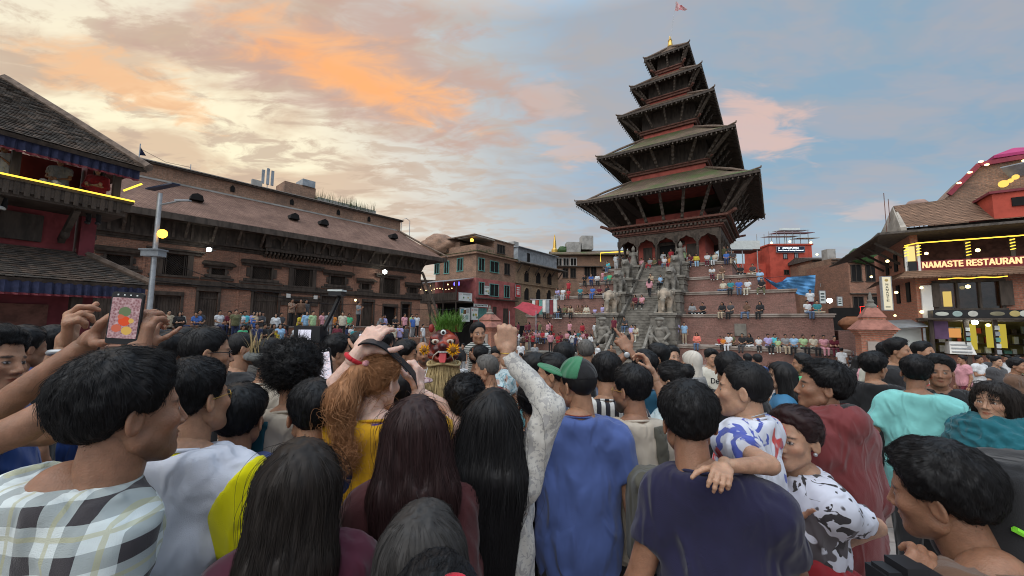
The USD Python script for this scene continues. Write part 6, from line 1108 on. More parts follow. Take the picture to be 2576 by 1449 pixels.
MB().box(.2, .62, -.42, -.38, 2.35, 3.1).put('purple_poster', pmat('purple_print', (.13, .07, .15), .6), sh); MB().box(2.85, 4.4, -.3, -.25, 1.9, 3.1).put('blue_poster', pmat('blue_print', (.04, .16, .30), .6), sh)
p = numbered(sh, 'display_case'); UsdGeom.Xform.Define(stage, p); b = MB(); b.hexa([(.55, -.6, 1.75), (1.3, -.6, 1.75), (1.3, 0, 1.75), (.55, 0, 1.75)], [(.6, -.45, 2.25), (1.2, -.45, 2.25), (1.2, 0, 2.25), (.6, 0, 2.25)]); b.put('case', white, p)
for i in range(3): MB().box(.62, 1.18, -.62 + .05 * i, -.58 + .05 * i, 1.82 + .14 * i, 1.87 + .14 * i).put('shelf', metal, p)
MB().box(.58, 1.0, -.3, -.1, 2.42, 2.8).put('lit_menu', glow('menu_glow', (1., .45, .14), .45), sh); MB().box(1.45, 1.8, .9, 1., 1.9, 3.0).put('lit_shelf', glow('shelf_glow', (.9, .72, .1), .35), sh); MB().box(2.1, 2.65, .9, 1., 2.0, 3.0).put('lit_shelf', mats['shelf_glow'], sh)
MB().ball((1.32, -.6, 3.05), .1, 1).put('lamp', bulb_w, sh); MB().ball((2.0, .4, 2.95), .07, 1).put('lamp', bulb_s, sh)
for x, z0, z1 in ((1.06, 1.9, 2.9), (1.86, 1.8, 3.0)):
    for i in range(5): MB().box(x + .01, x + .13, -.54, -.505, z0 + (z1 - z0) * i / 5, z0 + (z1 - z0) * (i + .7) / 5).put('hanging_packet', [tin, panel_w, teal][i % 3], sh)
for r_ in range(3):
    for k_ in range(13): x = .75 + .27 * k_ + rw.uniform(-.04, .04); MB().box(x, x + rw.uniform(.1, .22), 1.2, 1.35, 1.75 + .42 * r_, 1.75 + .42 * r_ + rw.uniform(.14, .34)).put('packet', rw.choice([tin, panel_w, teal, maroon, red_wall, fd[4], fd[1], wood]), sh)
    MB().box(.6, 4.4, 1.15, 1.5, 1.71 + .42 * r_, 1.75 + .42 * r_).put('shelf_board', wood, sh)
wk = thing('white_stall', 'white tarpaulin stall beside the food shop', 'stall', RF.w(-1.5, -.4, 0), RF.rz); MB().hexa([(-.1, -.1, 2.75), (1.5, -.1, 2.85), (1.5, 1.4, 3.15), (-.1, 1.4, 3.05)], [(-.1, -.1, 2.8), (1.5, -.1, 2.9), (1.5, 1.4, 3.2), (-.1, 1.4, 3.1)]).put('roof', tin, wk); MB().box(.3, 1.45, .6, .64, .8, 2.8).put('back_sheet', panel_w, wk)
for x in (0, .35, 1.4): MB().tube([(x, 0, 0), (x, 0, 2.8)], .045, 6).put('post', wood if x == .35 else metal, wk)
MB().box(.0, 1.3, 0, .5, 0, .9).put('table', white, wk)
def motorbike(label, p, rz):
    t = thing('motorbike', label, 'motorbike', p, rz)
    for y in (-.65, .65):
        q = trimesh.creation.torus(.27, .055, major_sections=20, minor_sections=8); v = q.vertices @ rotm(0, PI / 2, 0).T + np.array([0, y, .33]); obj('wheel', (v, q.faces), black, t, True)
    MB().bar((0, -.6, .35), (0, -.15, .75), .08).bar((0, .6, .35), (0, .42, .95), .06).bar((0, -.15, .5), (0, .4, .75), .16, .25).put('frame', metal, t); MB().ball((0, .18, .82), (.13, .24, .13), 2).put('fuel_tank', pmat('tank_black', (.02, .02, .025), .25), t, True); MB().ball((0, -.32, .84), (.13, .38, .07), 2).put('seat', black, t, True); MB().tube([(-.35, .36, 1.08), (0, .45, 1.05), (.35, .36, 1.08)], .02, 6).put('handlebar', black, t); MB().ball((0, .56, .92), (.09, .08, .1), 2).put('headlight', metal, t, True)
    for s in (-1, 1): MB().tube([(s * .3, .38, 1.08), (s * .33, .4, 1.28)], .01, 4).ball((s * .33, .4, 1.3), (.06, .015, .04), 1).put('mirror', metal, t)
P = at(2142, 850, 22.); motorbike('dark motorbike parked between the plinth and the right shrine', (P[0], P[1], -1.03), .5); P = at(2075 + 90, 850, 24.); motorbike('second dark motorbike parked deeper in the lane', (P[0], P[1], -1.03), .9)
gr = thing('grass_verge', 'short green grass verge beside the right shrine', 'grass', (at(2120, 900, 19.)[0], 20., -1.05)); blades(500, 1.6, .22, rw, .5, .012).put('blades', leaf2, gr, kind='stuff')
for i, (px, d, r) in enumerate(((1290, 17.5, .7), (905, 25., .9), (1010, 27., 1.1), (860, 27, .8))):
    P = at(px, 850, d); t = thing('potted_shrub', ['bright green leafy shrub in a planter by the cyan dress', 'dark green shrub on the palace steps left of the pole', 'green shrub in front of the palace shop', 'small dark shrub below the palace platform'][i], 'shrub', (P[0], P[1], g(0, d) + (.35 if i else .0)), 0, 'planter shrubs in the plaza'); MB().box(-r * .7, r * .7, -r * .5, r * .5, 0, .5).put('planter', stone, t); b = MB()
    for _ in range(700):
        a, u = rw.uniform(0, 2 * PI), rw.uniform(-.6, 1); q = math.sqrt(1 - min(u * u, .99)); k = r * rw.uniform(.55, 1.05); c = np.array([k * q * math.cos(a), k * q * math.sin(a) * .7, .75 + k * .7 * u]); dd = np.array([rw.gauss(0, 1), rw.gauss(0, 1), rw.gauss(.3, 1)]); dd = unit(dd) * .09 * r / .8; e = unit(np.cross(dd, [.3, .2, 1])) * .035; b.add([c, c + dd * .5 + e, c + dd, c + dd * .5 - e], [(0, 1, 2, 3)])
    b.put('leaves', leaf3 if i else leaf, t)
pk = at(1345, 770, 30.); t = thing('stall_awning', 'pink cloth awning of the stall in front of the arched house', 'awning', pk, math.radians(-35)); v, f = slope_mesh([(-1.4, -1., -.1), (.5, -1., -.8), (.5, .4, .0), (-1.4, .4, .4)], 16, 6, .15, .1); MB().add(v, f).put('cloth', pmat('pink_cloth', (.34, .045, .06), .9, .25), t, True)
for x in (-1.6, .8): MB().tube([(x, -1.1, -2.6), (x, -1.1, -.4)], .03, 5).put('post', metal, t)
t = thing('clothes_rack', 'row of hanging clothes for sale beside the pink awning', 'clothes rack', at(1366, 785, 31.), math.radians(-35)); MB().tube([(-1.2, 0, 1.), (1.4, 0, 1.)], .025, 5).put('rail', metal, t)
for i in range(7): x = -1. + .33 * i; MB().box(x, x + .27, -.06, .06, .0 - .1 * (i % 3), .95).put('garment', [panel_w, red_paint, teal, white, tin, maroon, panel_w][i], t)

BH = at(985, 760, 50.); fr = Frame(BH * [1, 1, 0] + [0, 0, -1.], math.radians(75)); t = thing('back_house', 'dim brick house filling the gap behind the timber props', 'house', fr.o, fr.rz); MB().box(0, 9, 0, 5, 0, 8.2).put('wall', brk_old, t); MB().box(-.3, 9.2, -.4, 5, 8.2, 8.4).put('roof', tile_near[2], t)
for x in (2.5, 4.5, 6.5): win(t, fr, x - .4, x + .4, 5.5, 6.9, wood2)
# ------------------------------------------------------------------ people near the camera
jeans = cloth('denim', (.045, .06, .11)); trous = cloth('dark_trousers', (.025, .025, .028)); khaki = cloth('khaki_cloth', (.26, .20, .13)); C = cloth
NEAR = []
def fp(label, px, py, d, yaw, skin=SK1, kind='stand', hs=1., lean=0., sh=1., cat='person', ground=None, size=None, hx=0., **k):
    hp = at(px, py - (1 - hs) * .06 * FP / d, d); J = Pose(kind, lean, sh=sh, **k); J.head = J.head + np.array([hx, 0, 0]); J.neck = J.neck + np.array([hx * .5, 0, 0]); gz = g(hp[0], hp[1]) if ground is None else ground; s = size or (hp[2] - gz) / J.head[2]; gz = hp[2] - s * J.head[2]; R = rotm(0, 0, -math.radians(yaw)); o = R @ (J.head * np.array([1, 1, 0])) * s
    NEAR.append((hp, s, kind))
    p = Person(label, (hp[0] - o[0], hp[1] - o[1], gz), yaw, J, skin, s, cat=cat); p.hs = hs / s; p.d = d; return p
def reach(p, i, wp, hint=(0, 0, -1), l1=.29, l2=.26):
    J = p.J; w = p.local(wp)
    if w[2] > J.sh[i][2] + .1: J.sh[i] = J.sh[i] + np.array([(.03 if i == 0 else -.03), 0, .035])
    D = np.linalg.norm(w - J.sh[i]); k = max(1., D / ((l1 + l2) * .99)); J.el[i], J.wr[i] = ik(J.sh[i], w, l1 * k, l2 * k, hint); return p
def mk(label, px, py, d, yaw, hy=0., hair='short', shirt=None, arms=(), hd=None, sleeve=.55, skin=SK1, hm=None, n=None, fem=0., legs=None, beard=0., hands=None, pitch=0., roll=0., tk=None, hargs=None, hs=.88, lean=0., kind='stand', sh=.9, g=.96, size=None, hx=0., lift=.012, width=None, curl=0., pose=None, ground=None, cat='person', hc=(.02, .017, .015), neckr=None, top_name='shirt'):
    p = fp(label, px, py, d, yaw, skin, kind, hs, lean, sh, cat, ground, size, hx, **(pose or {}))
    for a in arms:
        reach(p, *a[:3])
        if len(a) > 3: p.J.el[a[0]] = p.local(a[3])
    hv = hash_(label); pitch += (hv % 13 - 6) * .9; roll += (hv // 13 % 11 - 5) * 1.1
    p.head(hy, pitch, roll, h=max(.0035, .0026 * d + .0012), hair=hair, hm=hm, n=int(min(4800, 4600 / max(d, .8) ** 1.4)) if n is None else n, beard=beard, fem=fem, scale=p.hs, hargs=hargs, lift=lift, width=width or max(.0011, .0013 * d ** .6), curl=curl, hc=hc, neckr=neckr or (.046 if fem else .053))
    p.limbs(h=.011 + .004 * d, g=.9 if fem else 1.)
    for i in (0, 1):
        a = (hands or {}).get(i)
        if a: p.hand(i, **{**dict(h=.0035 + .0012 * d), **a})
        else: p.hand(i, 'relaxed', ((1 - 2 * i), 0, 0), h=.011)
    p.done()
    if d < 2.7 and hair != 'long' and shirt is not plaid: q = MB(); q.tube([p.J.neck + np.array([.064 * math.cos(t), -.004 + .066 * math.sin(t), .041 - .016 * math.sin(t)]) for t in np.linspace(0, 2 * PI, 25)], .006, 6); p.place('neck_band', *q.get(), shirt or tee_w)
    p.top(shirt or C('plain_tee', (.2, .2, .2)), top_name, h=.009 + .0035 * d, amp=.0105, sleeve=sleeve, fem=fem, g=g * (.93 if fem else 1.), **(tk or {})); p.legs(legs or trous, h=.03); p.shoe(black); return p
def ribbon(p, name, xs, w, z0, z1, mat, side=0, off=.005, th=.006, h=.009):
    """A strap that lies on the shirt, from z0 to z1 at x = xs, over the shoulder."""
    J = p.J; f = lambda P: smax(smax(np.abs(p.sf(P) - off) - th, np.abs(P[:, 0] - xs - .12 * (P[:, 2] - J.chest[2]) * (-1 if xs > 0 else 1)) - w, .003), np.maximum(z0 - P[:, 2], P[:, 2] - z1), .003)
    return p.wear(name, f, mat, (xs - .14, -.3, z0 - .02), (xs + .14, .3, z1 + .02), h, 0)
def phone(label, px, py, d, w, hgt, yaw, roll=0., screen='a', pitch=0.):
    t = thing('smartphone', label, 'phone', at(px, py, d)); Rm = rotm(math.radians(pitch), math.radians(roll), -math.radians(yaw)); q = lambda b: (b.get()[0] @ Rm.T, b.get()[1])
    from shapely.geometry import box as bx_
    def plate(w_, h_, r, y0, y1, ox=0, oz=0):
        m = trimesh.creation.extrude_polygon(bx_(-w_ / 2 + r, -h_ / 2 + r, w_ / 2 - r, h_ / 2 - r).buffer(r, 4), 1., engine='earcut'); v = np.array(m.vertices); return MB().add(np.stack([v[:, 0] + ox, y1 + (y0 - y1) * v[:, 2], v[:, 1] + oz], 1), m.faces)
    obj('case', q(plate(w, hgt, .009, -.004, .004)), black, t)
    sc = obj('screen', q(plate(w * .9, hgt * .78, .003, -.0052, -.0041)), SCR[screen], t)
    if screen == 'a':
        for i, (x, z, r, c) in enumerate([(.0, .12, .2, 2), (.02, -.06, .2, 0), (-.18, -.2, .16, 1), (.12, -.24, .17, 3), (.2, -.05, .1, 3), (-.08, .02, .12, 1)]): b = MB(); b.ball((x * w * 1.1, -.0053, z * hgt), (r * w, .0006, r * w * .9), 1); obj('image_patch', q(b), SPT[c], sc, True)
    for i in range(4): b = MB(); b.box(w * (-.3 + .2 * i) - .002, w * (-.3 + .2 * i) + .002, -.0046, -.0041, hgt * .43, hgt * .43 + .004); obj('button_icon', q(b), panel_w, t)
    return t
def scr(name, ca, cb, sc_, st): return usdkit.material(stage, f'{LK}/{name}', {'tc': ('texture_coordinate', {}), 'v': ('voronoi_texture', dict(scale=sc_)), 'm': ('mix_color', dict(a=ca, b=cb)), 'e': ('emission', dict(strength=st))}, [('tc.object', 'v.vector'), ('v.distance', 'm.fac'), ('m.result', 'e.color')], 'e.emission')
SCR = {'a': scr('screen_crowd', (.16, .05, .06), (.5, .36, .38), 160., .62), 'b': scr('screen_sky', (.5, .55, .68), (.75, .6, .62), 120., .8), 'c': scr('screen_pale', (.62, .62, .75), (.66, .66, .78), 30., .8)}
SPT = [glow(f'screen_patch_{i}', c, .5) for i, c in enumerate([(.75, .1, .04), (.6, .16, .1), (.16, .22, .12), (.7, .45, .12)])]
def watch(p, i, mat, lab=None):
    J = p.J; d = unit(J.wr[i] - J.el[i]); c = J.wr[i] - d * .025; a = unit(np.cross(d, [0, 0, 1.])); b_ = np.cross(d, a); pr = [c + .033 * (a * math.cos(t) + b_ * math.sin(t)) for t in np.linspace(0, 2 * PI, 19)]; m = MB(); m.tube(pr, .0085, 6); v, f = m.get(); v = c + (v - c) + 0; p.place('watch_strap', v, f, mat)
    return c, d, a, b_
plaid = C('plaid_shirt', (.62, .68, .68), kind='plaid', c2=(.34, .38, .38), c3=(.05, .045, .05), sc=1.6); tee_b = C('heather_blue', (.08, .125, .33), var=.25); tee_n = C('navy_knit', (.018, .017, .048)); tee_y = C('mustard_tee', (.62, .33, .015)); tee_w = C('white_tee', (.62, .64, .72)); yel = C('lemon_yellow', (.66, .60, .0)); teal_k = C('turquoise_tee', (.22, .58, .56)); blk = C('black_cloth', (.018, .018, .02)); beige = C('beige_tee', (.50, .44, .36)); mar = C('maroon_knit', (.07, .02, .022)); redj = C('red_jacket', (.16, .03, .032), rough=.6); wflor = C('rose_print', (.66, .68, .78), kind='print', c2=(.05, .045, .05), c3=(.10, .09, .10)); bflor = C('blue_print', (.40, .46, .60), kind='print', c2=(.07, .10, .28), sc=2.); greyp = C('grey_lace_print', (.54, .52, .48), kind='print', c2=(.36, .35, .34), sc=4.); cyanp = C('pale_cyan_print', (.55, .66, .68), kind='print', c2=(.25, .42, .48), c3=(.5, .35, .3)); stripe = C('striped_shirt', (.62, .62, .6), kind='stripe', c2=(.03, .03, .04)); tealcloth = C('teal_shawl', (.013, .11, .14)); greyblue = C('grey_blue_shirt', (.17, .20, .28)); redc = C('crimson_cloth', (.30, .022, .03)); cyant = C('pale_cyan_tee', (.32, .58, .60)); blued = C('royal_blue', (.025, .06, .22)); check = C('red_white_check', (.5, .05, .05), kind='check', c2=(.65, .63, .62)); kidp = C('child_print', (.62, .65, .74), kind='print', c2=(.08, .11, .42), c3=(.55, .05, .05), sc=.7); brownt = C('brown_tee', (.13, .075, .05)); olive = C('olive_strap', (.10, .095, .075)); kstripe = C('child_stripes', (.55, .55, .52), kind='hstripe', c2=(.10, .12, .11), sc=2.2); striped_g = C('dark_stripe', (.10, .05, .05), kind='hstripe', c2=(.16, .09, .08), sc=1.5)
big = dict(thick=.012, top=.034, amp=.016); med = dict(thick=.008, top=.026, amp=.012); fade = dict(thick=.006, top=.026, amp=.012); crop_ = dict(thick=.004, top=.007, amp=.004)
# two helpers at the left edge holding phones up
p = mk('man at left edge in pale cyan tee holding up a phone', -300, 1010, 1.0, 35, 25, 'short', cyant, [(1, at(338, 900, 1.12), (0, -.3, -1)), (0, at(222, 862, 1.2), (-.1, -.2, -1))], hands={1: dict(kind='hold', palm=(-.5, .85, .1), fdir=(-.05, .1, 1.), h=.0035, thumb=(86, -8)), 0: dict(kind='loose', palm=(.6, .75, .3), fdir=(.55, .3, .75), h=.0035, thumb=(25, 20))}, skin=SK2, n=400, tk=dict(loose=.03))
phone('black smartphone held high showing the red mask on its screen', 316, 800, 1.12, .082, .15, -8, 3., 'a')
p = mk('man at left edge in blue shirt raising a hand with a watch', -25, 915, 1.35, 60, 20, 'short', blued, [(1, at(168, 868, 1.3), (.2, 0, -1))], hands={1: dict(kind='pinch', palm=(-.4, .8, -.3), fdir=(.38, .1, .9), h=.004)}, skin=SK1, hargs=med); watch(p, 1, metal)
p = mk('young man in white black and yellow plaid shirt at lower left', 322, 1044, .89, 16, 12, 'short', plaid, skin=SK2, hargs=dict(thick=.018, top=.031, amp=.014), hs=.97, hx=.10, beard=.35, n=4800, lift=.02, sleeve=1.4, tk=dict(loose=.04, off=.028), width=.0012, lean=.1, sh=.92, g=.98)
p.wear('shirt_collar', lambda P: smax(smax(ell(P, p.J.neck + (0, -.0, .015), (.088, .088, .06)), -ell(P, p.J.neck + (0, .01, .03), (.066, .07, .09)), .01), P[:, 2] - p.J.neck[2] - .055 + .6 * np.maximum(P[:, 1] - p.J.neck[1], 0), .01), plaid, p.J.neck - .14, p.J.neck + .12, .008, .003)
p = mk('man with gold rimmed glasses in white polo with yellow sleeves', 494, 1012, 1.2, -6, 20, 'short', tee_w, skin=SK1, hargs=med, n=2600, g=.93, sh=.86, tk=dict(loose=.015, off=.022))
def sleeve_part(p, i, mat, t=.66, r=.089):
    J = p.J; a, b = J.sh[i], J.el[i]; e = a + (b - a) * t; f = lambda P: smax(smax(rc(P, a - (b - a) * .02, e, r, r * .92), (P - e) @ unit(b - a).astype(np.float32), .006), (a + (b - a) * .02 - P) @ unit((b - a) + np.array([(1 if i == 0 else -1) * -.32, 0, 0])).astype(np.float32), .01); p.wear('sleeve', f, mat, np.minimum(a, e) - .12, np.maximum(a, e) + .12, .009, .005)
sleeve_part(p, 1, yel); sleeve_part(p, 0, yel)
p.wear('polo_collar', lambda P: smax(smax(ell(P, p.J.neck + (0, -.005, .02), (.080, .082, .055)), -ell(P, p.J.neck + (0, .01, .04), (.062, .066, .09)), .01), P[:, 2] - p.J.neck[2] - .05, .008), yel, p.J.neck - .14, p.J.neck + .12, .008, .002)
def glasses(p, mat, r=.0016):
    b = MB()
    for s in (-1, 1): b.tube([(s * .033 + .021 * math.cos(t), .096 - .012 * abs(math.cos(t)), -.002 + .017 * math.sin(t)) for t in np.linspace(0, 2 * PI, 17)], r, 5); b.tube([(s * .054, .088, .004), (s * .078, .04, .006), (s * .082, -.01, .002)], r, 5)
    b.tube([(-.012, .1, .0), (0, .104, .003), (.012, .1, .0)], r, 5); v, f = b.get(); p.place('glasses', p.tr(v), f, mat)
glasses(p, gold)
mk('man in blue tee turned right behind the yellow collar', 602, 1062, 1.37, -25, 12, 'short', tee_b, skin=SK1, hargs=fade, n=1500)
mk('boy in dark blue top seen from behind left of the redhead', 787, 1050, 1.40, -27, 0, 'short', C('deep_blue', (.02, .04, .13)), skin=SK1, hargs=med, n=1800)
p = mk('person with big curly black hair and a teal backpack strap', 742, 950, 1.6, -20, 5, 'afro', beige, [(1, at(826, 962, 1.66), (.6, 0, -1))], hands={1: dict(kind='grip', palm=(-.7, .6, 0), fdir=(-.1, .1, 1.))}, skin=SK1, n=4200, curl=.008, lift=.03, width=.0016, tk=dict(loose=.02)); ribbon(p, 'backpack_strap', -.11, .03, 1.1, 1.46, C('teal_strap', (.02, .10, .13)), h=.01)
p = mk('balding man in dark shirt with glasses facing right', 522, 893, 1.75, 30, 14, 'short', blk, skin=SK1, hargs=dict(thick=.008, top=.01, amp=.006), n=900, beard=.15); glasses(p, black, .0024)
mk('bearded man with shaved hair facing right near the dry grass stalks', 612, 882, 2.6, 40, 8, 'buzz', blk, skin=SK1, hargs=crop_, n=500, beard=.6)
def cap(p, mat, brim_mat=None, yaw=0., bucket=False, tilt=0.):
    Rz = rotm(0, 0, -math.radians(yaw)); f = lambda P: smax(ell(P, (0, -.012, .045), (.088, .107, .098)), (.035 if bucket else .042) - P[:, 2], .004); v, fc = nets(f, (-.12, -.14, .0), (.12, .13, .17), .007); p.place('cap_crown', p.tr(v), fc, mat)
    if bucket: f = lambda P: smax(smax(ell(P, (0, -.012, .03), (.135, .155, .05)), -ell(P, (0, -.012, .0), (.125, .145, .055)), .004), .0 - P[:, 2], .003)
    else: f = lambda P: smax(smax(ell(P, (0, .128, .055), (.08, .09, .018)), -ell(P, (0, .12, .04), (.1, .1, .018)), .003), .07 - P[:, 1], .003)
    v, fc = nets(f, (-.16, -.19, -.02), (.16, .23, .1), .006); v = v if bucket else ((v - (0, .08, .05)) @ rotm(math.radians(tilt), 0, 0).T + (0, .08, .05)) @ Rz.T; p.place('cap_brim', p.tr(v), fc, brim_mat or mat)
p = mk('man in grey bucket hat and beige shirt with backpack strap', 682, 908, 2.3, 5, 15, 'short', beige, skin=SK1, n=200); cap(p, C('grey_felt', (.10, .105, .10)), bucket=True); ribbon(p, 'backpack_strap', -.11, .03, 1.1, 1.46, blk, h=.014)
p = mk('second person in grey green cap beyond the curly hair', 846, 880, 3.4, 40, 0, 'short', blk, n=120); cap(p, C('grey_felt_2', (.16, .17, .155)), yaw=0)
# redhead with raised arms
p = mk('red haired woman in mustard tee with both arms raised', 952, 966, 1.5, -12, 32, 'pony', tee_y, [(0, at(902, 888, 1.42), (-.5, -1, -.1), at(848, 966, 1.40)), (1, at(1052, 985, 1.62), (1, .2, -.6))], hands={0: dict(kind='loose', palm=(.3, .8, -.3), fdir=(.55, .2, .8), h=.0045), 1: dict(kind='pinch', palm=(-.8, .4, 0), fdir=(.0, .35, .9), h=.0045)}, skin=SKP, fem=1, hm=H_RED, n=3600, curl=.007, lift=.035, pitch=-12, hargs=dict(thick=.014, top=.022, amp=.012), hc=(.2, .1, .05), tk=dict(loose=.02)); watch(p, 0, C('red_band', (.5, .02, .03)))
pr = [p.tr(np.array([[x, -.124 + .01 * math.cos(x * 90), .05 + .03 * math.sin(x * 50)]]))[0] for x in np.linspace(-.045, .035, 9)]; m = MB(); m.tube(pr, .011, 7); p.place('pink_hair_tie', *m.get(), C('pink_tie', (.6, .28, .3)))
m = MB(); m.tube([p.J.neck + np.array([.062 * math.cos(t), -.01 + .062 * math.sin(t), .05 + .012 * math.sin(t)]) for t in np.linspace(-PI, .0, 12)], .009, 6); p.place('purple_lanyard', *m.get(), C('purple_band', (.06, .03, .22)))
t = thing('camera_strap', 'wide black strap arched between the hands of the red haired woman', 'strap', at(970, 880, 1.45)); o = at(970, 880, 1.45); cp = [at(X, Y, dd) - o for X, Y, dd in ((902, 868, 1.40), (925, 858, 1.40), (965, 868, 1.43), (1005, 905, 1.5), (1045, 945, 1.6), (1056, 980, 1.62))]; b = MB()
cs_ = np.array([[np.interp(u, range(6), [c[k] for c in cp]) for k in range(3)] for u in np.linspace(0, 5, 26)]); cs_ = np.array([cs_[max(0, i - 2):i + 3].mean(0) for i in range(26)]); v = np.vstack([cs_ + np.array(o_) for o_ in ((0, -.022, -.006), (0, .022, .006), (0, .02, .012), (0, -.024, .0))]); b.add(v, [(k * 26 + i, k * 26 + i + 1, (k + 1) % 4 * 26 + i + 1, (k + 1) % 4 * 26 + i) for k in range(4) for i in range(25)])
b.put('strap_band', black, t)
# front row of women seen from behind
p = mk('woman with long straight dark hair nearest the camera, lower left of centre', 750, 1232, 1.0, -26, 0, 'long', C('plum_top', (.07, .015, .03)), skin=SK1, fem=1, hm=H_BROWN, n=4200, hargs=dict(L=.52, amp=.012, wd=.062), sleeve=1.6, width=.0012)
p = mk('woman in maroon jumper with long wavy dark hair beside the mustard tee', 1046, 1097, 1.25, -14, 4, 'long', mar, [(1, at(1215, 1330, 1.3), (.4, 0, -1))], skin=SK1, fem=.9, hm=H_DKRED, n=3600, hargs=dict(L=.46, amp=.02), sleeve=2, lift=.018, tk=dict(loose=.02))
p = mk('woman with long black hair and grey lace sleeve punching one fist up', 1242, 1070, 1.38, 6, 0, 'long', greyp, [(1, at(1276, 888, 1.42), (1, -.2, -.3))], hands={1: dict(kind='fist', palm=(-.2, .9, 0), fdir=(.0, .05, 1.), h=.004, thumb=(74, 40))}, skin=SK3, fem=1, hm=H_BLACK, n=4200, hargs=dict(L=.66, amp=.012), sleeve=1.96, lift=.014, sh=.86, g=.84)
m = MB(); wv = p.J.wr[1]; m.tube([wv + np.array([.028 * math.cos(t), .028 * math.sin(t), -.0]) for t in np.linspace(0, 2 * PI, 13)], .0022, 5); p.place('bracelet_thread', *m.get(), gold)
mk('woman with loose black bun and striped brown top behind the black haired woman', 1172, 1022, 1.72, 0, 0, 'bun', striped_g, skin=SK1, fem=1, n=1600, hargs=dict(thick=.018, top=.03, amp=.02), lift=.03)
mk('short girl with fine greyish black hair at the bottom centre', 1068, 1410, .88, 0, 0, 'long', C('pink_top', (.34, .05, .10)), skin=SK1, fem=1, hm=hair_mat('ash_black_hair', (.024, .022, .021)), n=4200, hargs=dict(L=.34, amp=.014), width=.001)
p = mk('girl with dark tied hair and red clip at the bottom edge', 1098, 1585, .74, 0, 0, 'bun', C('black_top', (.02, .02, .02)), skin=SK1, fem=1, n=1600, hargs=dict(thick=.014, top=.024, amp=.012)); b = MB(); b.ball((.05, -.05, .128), (.03, .012, .012), 2); p.place('red_clip', p.tr(b.get()[0]), b.get()[1], C('red_plastic', (.5, .01, .03), rough=.3))
# man in blue tee with green and black cap
p = mk('man in heather blue tee wearing a green and black cap', 1452, 972, 1.76, 6, -38, 'short', tee_b, skin=SK1, hargs=dict(thick=.006, top=.002, amp=.004), n=0, g=.98, sh=.94, tk=dict(loose=.02, off=.022, hem=-.14)); cap(p, blk, C('green_twill', (.05, .19, .10)), -46, tilt=24); f = lambda P: smax(smax(ell(P, (0, -.012, .047), (.0905, .1095, .1005)), .045 - P[:, 2], .004), -(P[:, 1] * .72 - P[:, 0] * .7 + P[:, 2] * .3 - .004), .004); v, fc = nets(f, (-.12, -.14, .02), (.12, .13, .17), .006); p.place('cap_front_panel', p.tr(v), fc, C('green_twill', (.05, .19, .10)))
m = MB(); m.tube([p.J.neck + np.array([.058 * math.cos(t), -.018 + .056 * math.sin(t), .062]) for t in np.linspace(0, 2 * PI, 21)], .0022, 5); p.place('red_neck_cord', *m.get(), C('red_cord', (.3, .06, .03)))
p = mk('bearded man with glasses in beige tee carrying an olive backpack', 1586, 988, 1.88, -8, -28, 'short', beige, skin=SK2, hargs=fade, n=1400, beard=.9, tk=dict(loose=.02)); glasses(p, gold); ribbon(p, 'backpack_strap', .11, .035, 1.0, 1.46, olive, h=.011); f = lambda P: rbox(P, (.02, -.24, 1.12), (.15, .075, .2), .05); p.wear('backpack', f, olive, (-.2, -.36, .88), (.24, -.1, 1.36), .014, .008)
# man in navy tee carrying a child
pn = mk('man in navy tee carrying a small boy on his arm', 1730, 1068, 1.22, 22, -14, 'short', tee_n, [(1, at(1900, 1340, 1.4), (.5, -.3, -1))], skin=SK2, hargs=dict(thick=.016, top=.026, amp=.014), hx=-.07, g=.92, sh=.86, tk=dict(loose=.015, off=.02), hands={1: dict(kind='hold', palm=(-.2, .6, .6), h=.006)})
cw = at(1822, 1172, 1.075)
pc = mk('small boy in printed white tee held with an arm round the man', 1868, 990, 1.44, -34, -18, 'buzz', kidp, [(0, cw, (.35, -.9, -.1))], skin=SK3, hargs=dict(thick=.004, top=.009, amp=.003), n=2200, hs=.82, kind='sit', sh=1.05, size=.7, hands={0: dict(kind='loose', palm=(0, .3, -1), fdir=(-.9, -.35, -.1), h=.0035, g=.95)}, legs=jeans, tk=dict(loose=.03), g=1.12)
m = MB(); m.tube([pc.J.neck + np.array([.058 * math.cos(t), -.01 + .06 * math.sin(t), .05 - .03 * math.sin(t)]) for t in np.linspace(0, 2 * PI, 21)], .003, 5); pc.place('necklace', *m.get(), metal)
p = mk('woman in white blouse with black roses facing the camera', 1996, 1112, 1.52, -98, -18, 'bun', wflor, [(1, at(1990, 1330, 1.4), (0, -.5, -1)), (0, at(2075, 1385, 1.42), (.4, -.3, -1))], skin=SK3, fem=1, hm=H_DKRED, n=1500, hargs=dict(thick=.018, top=.028, amp=.012), tk=dict(loose=.03), hands={0: dict(kind='grip', palm=(-.5, .5, 0))}, g=1.06)
b = MB(); b.ball((0, .094, .035), .0038, 1); p.place('red_bindi', p.tr(b.get()[0]), b.get()[1], redc)
for s in (-1, 1): b = MB(); b.ball((s * .083, -.004, -.04), .008, 1); p.place('earring', p.tr(b.get()[0]), b.get()[1], metal)
rbag = thing('red_bag', 'small red bag carried by the rose blouse woman', 'bag', at(2098, 1452, 1.36)); v, f = nets(field([('e', (0, 0, -.04), (.12, .06, .08)), ('e', (-.05, 0, .0), (.07, .05, .05)), ('c', (-.08, 0, .02), (.06, -.02, -.06), .05, .045)], .04), (-.2, -.15, -.2), (.2, .15, .14), .012); obj('bag_body', (wrinkle(v, vnormals(v, f), .006, 3), f), redc, rbag, True)
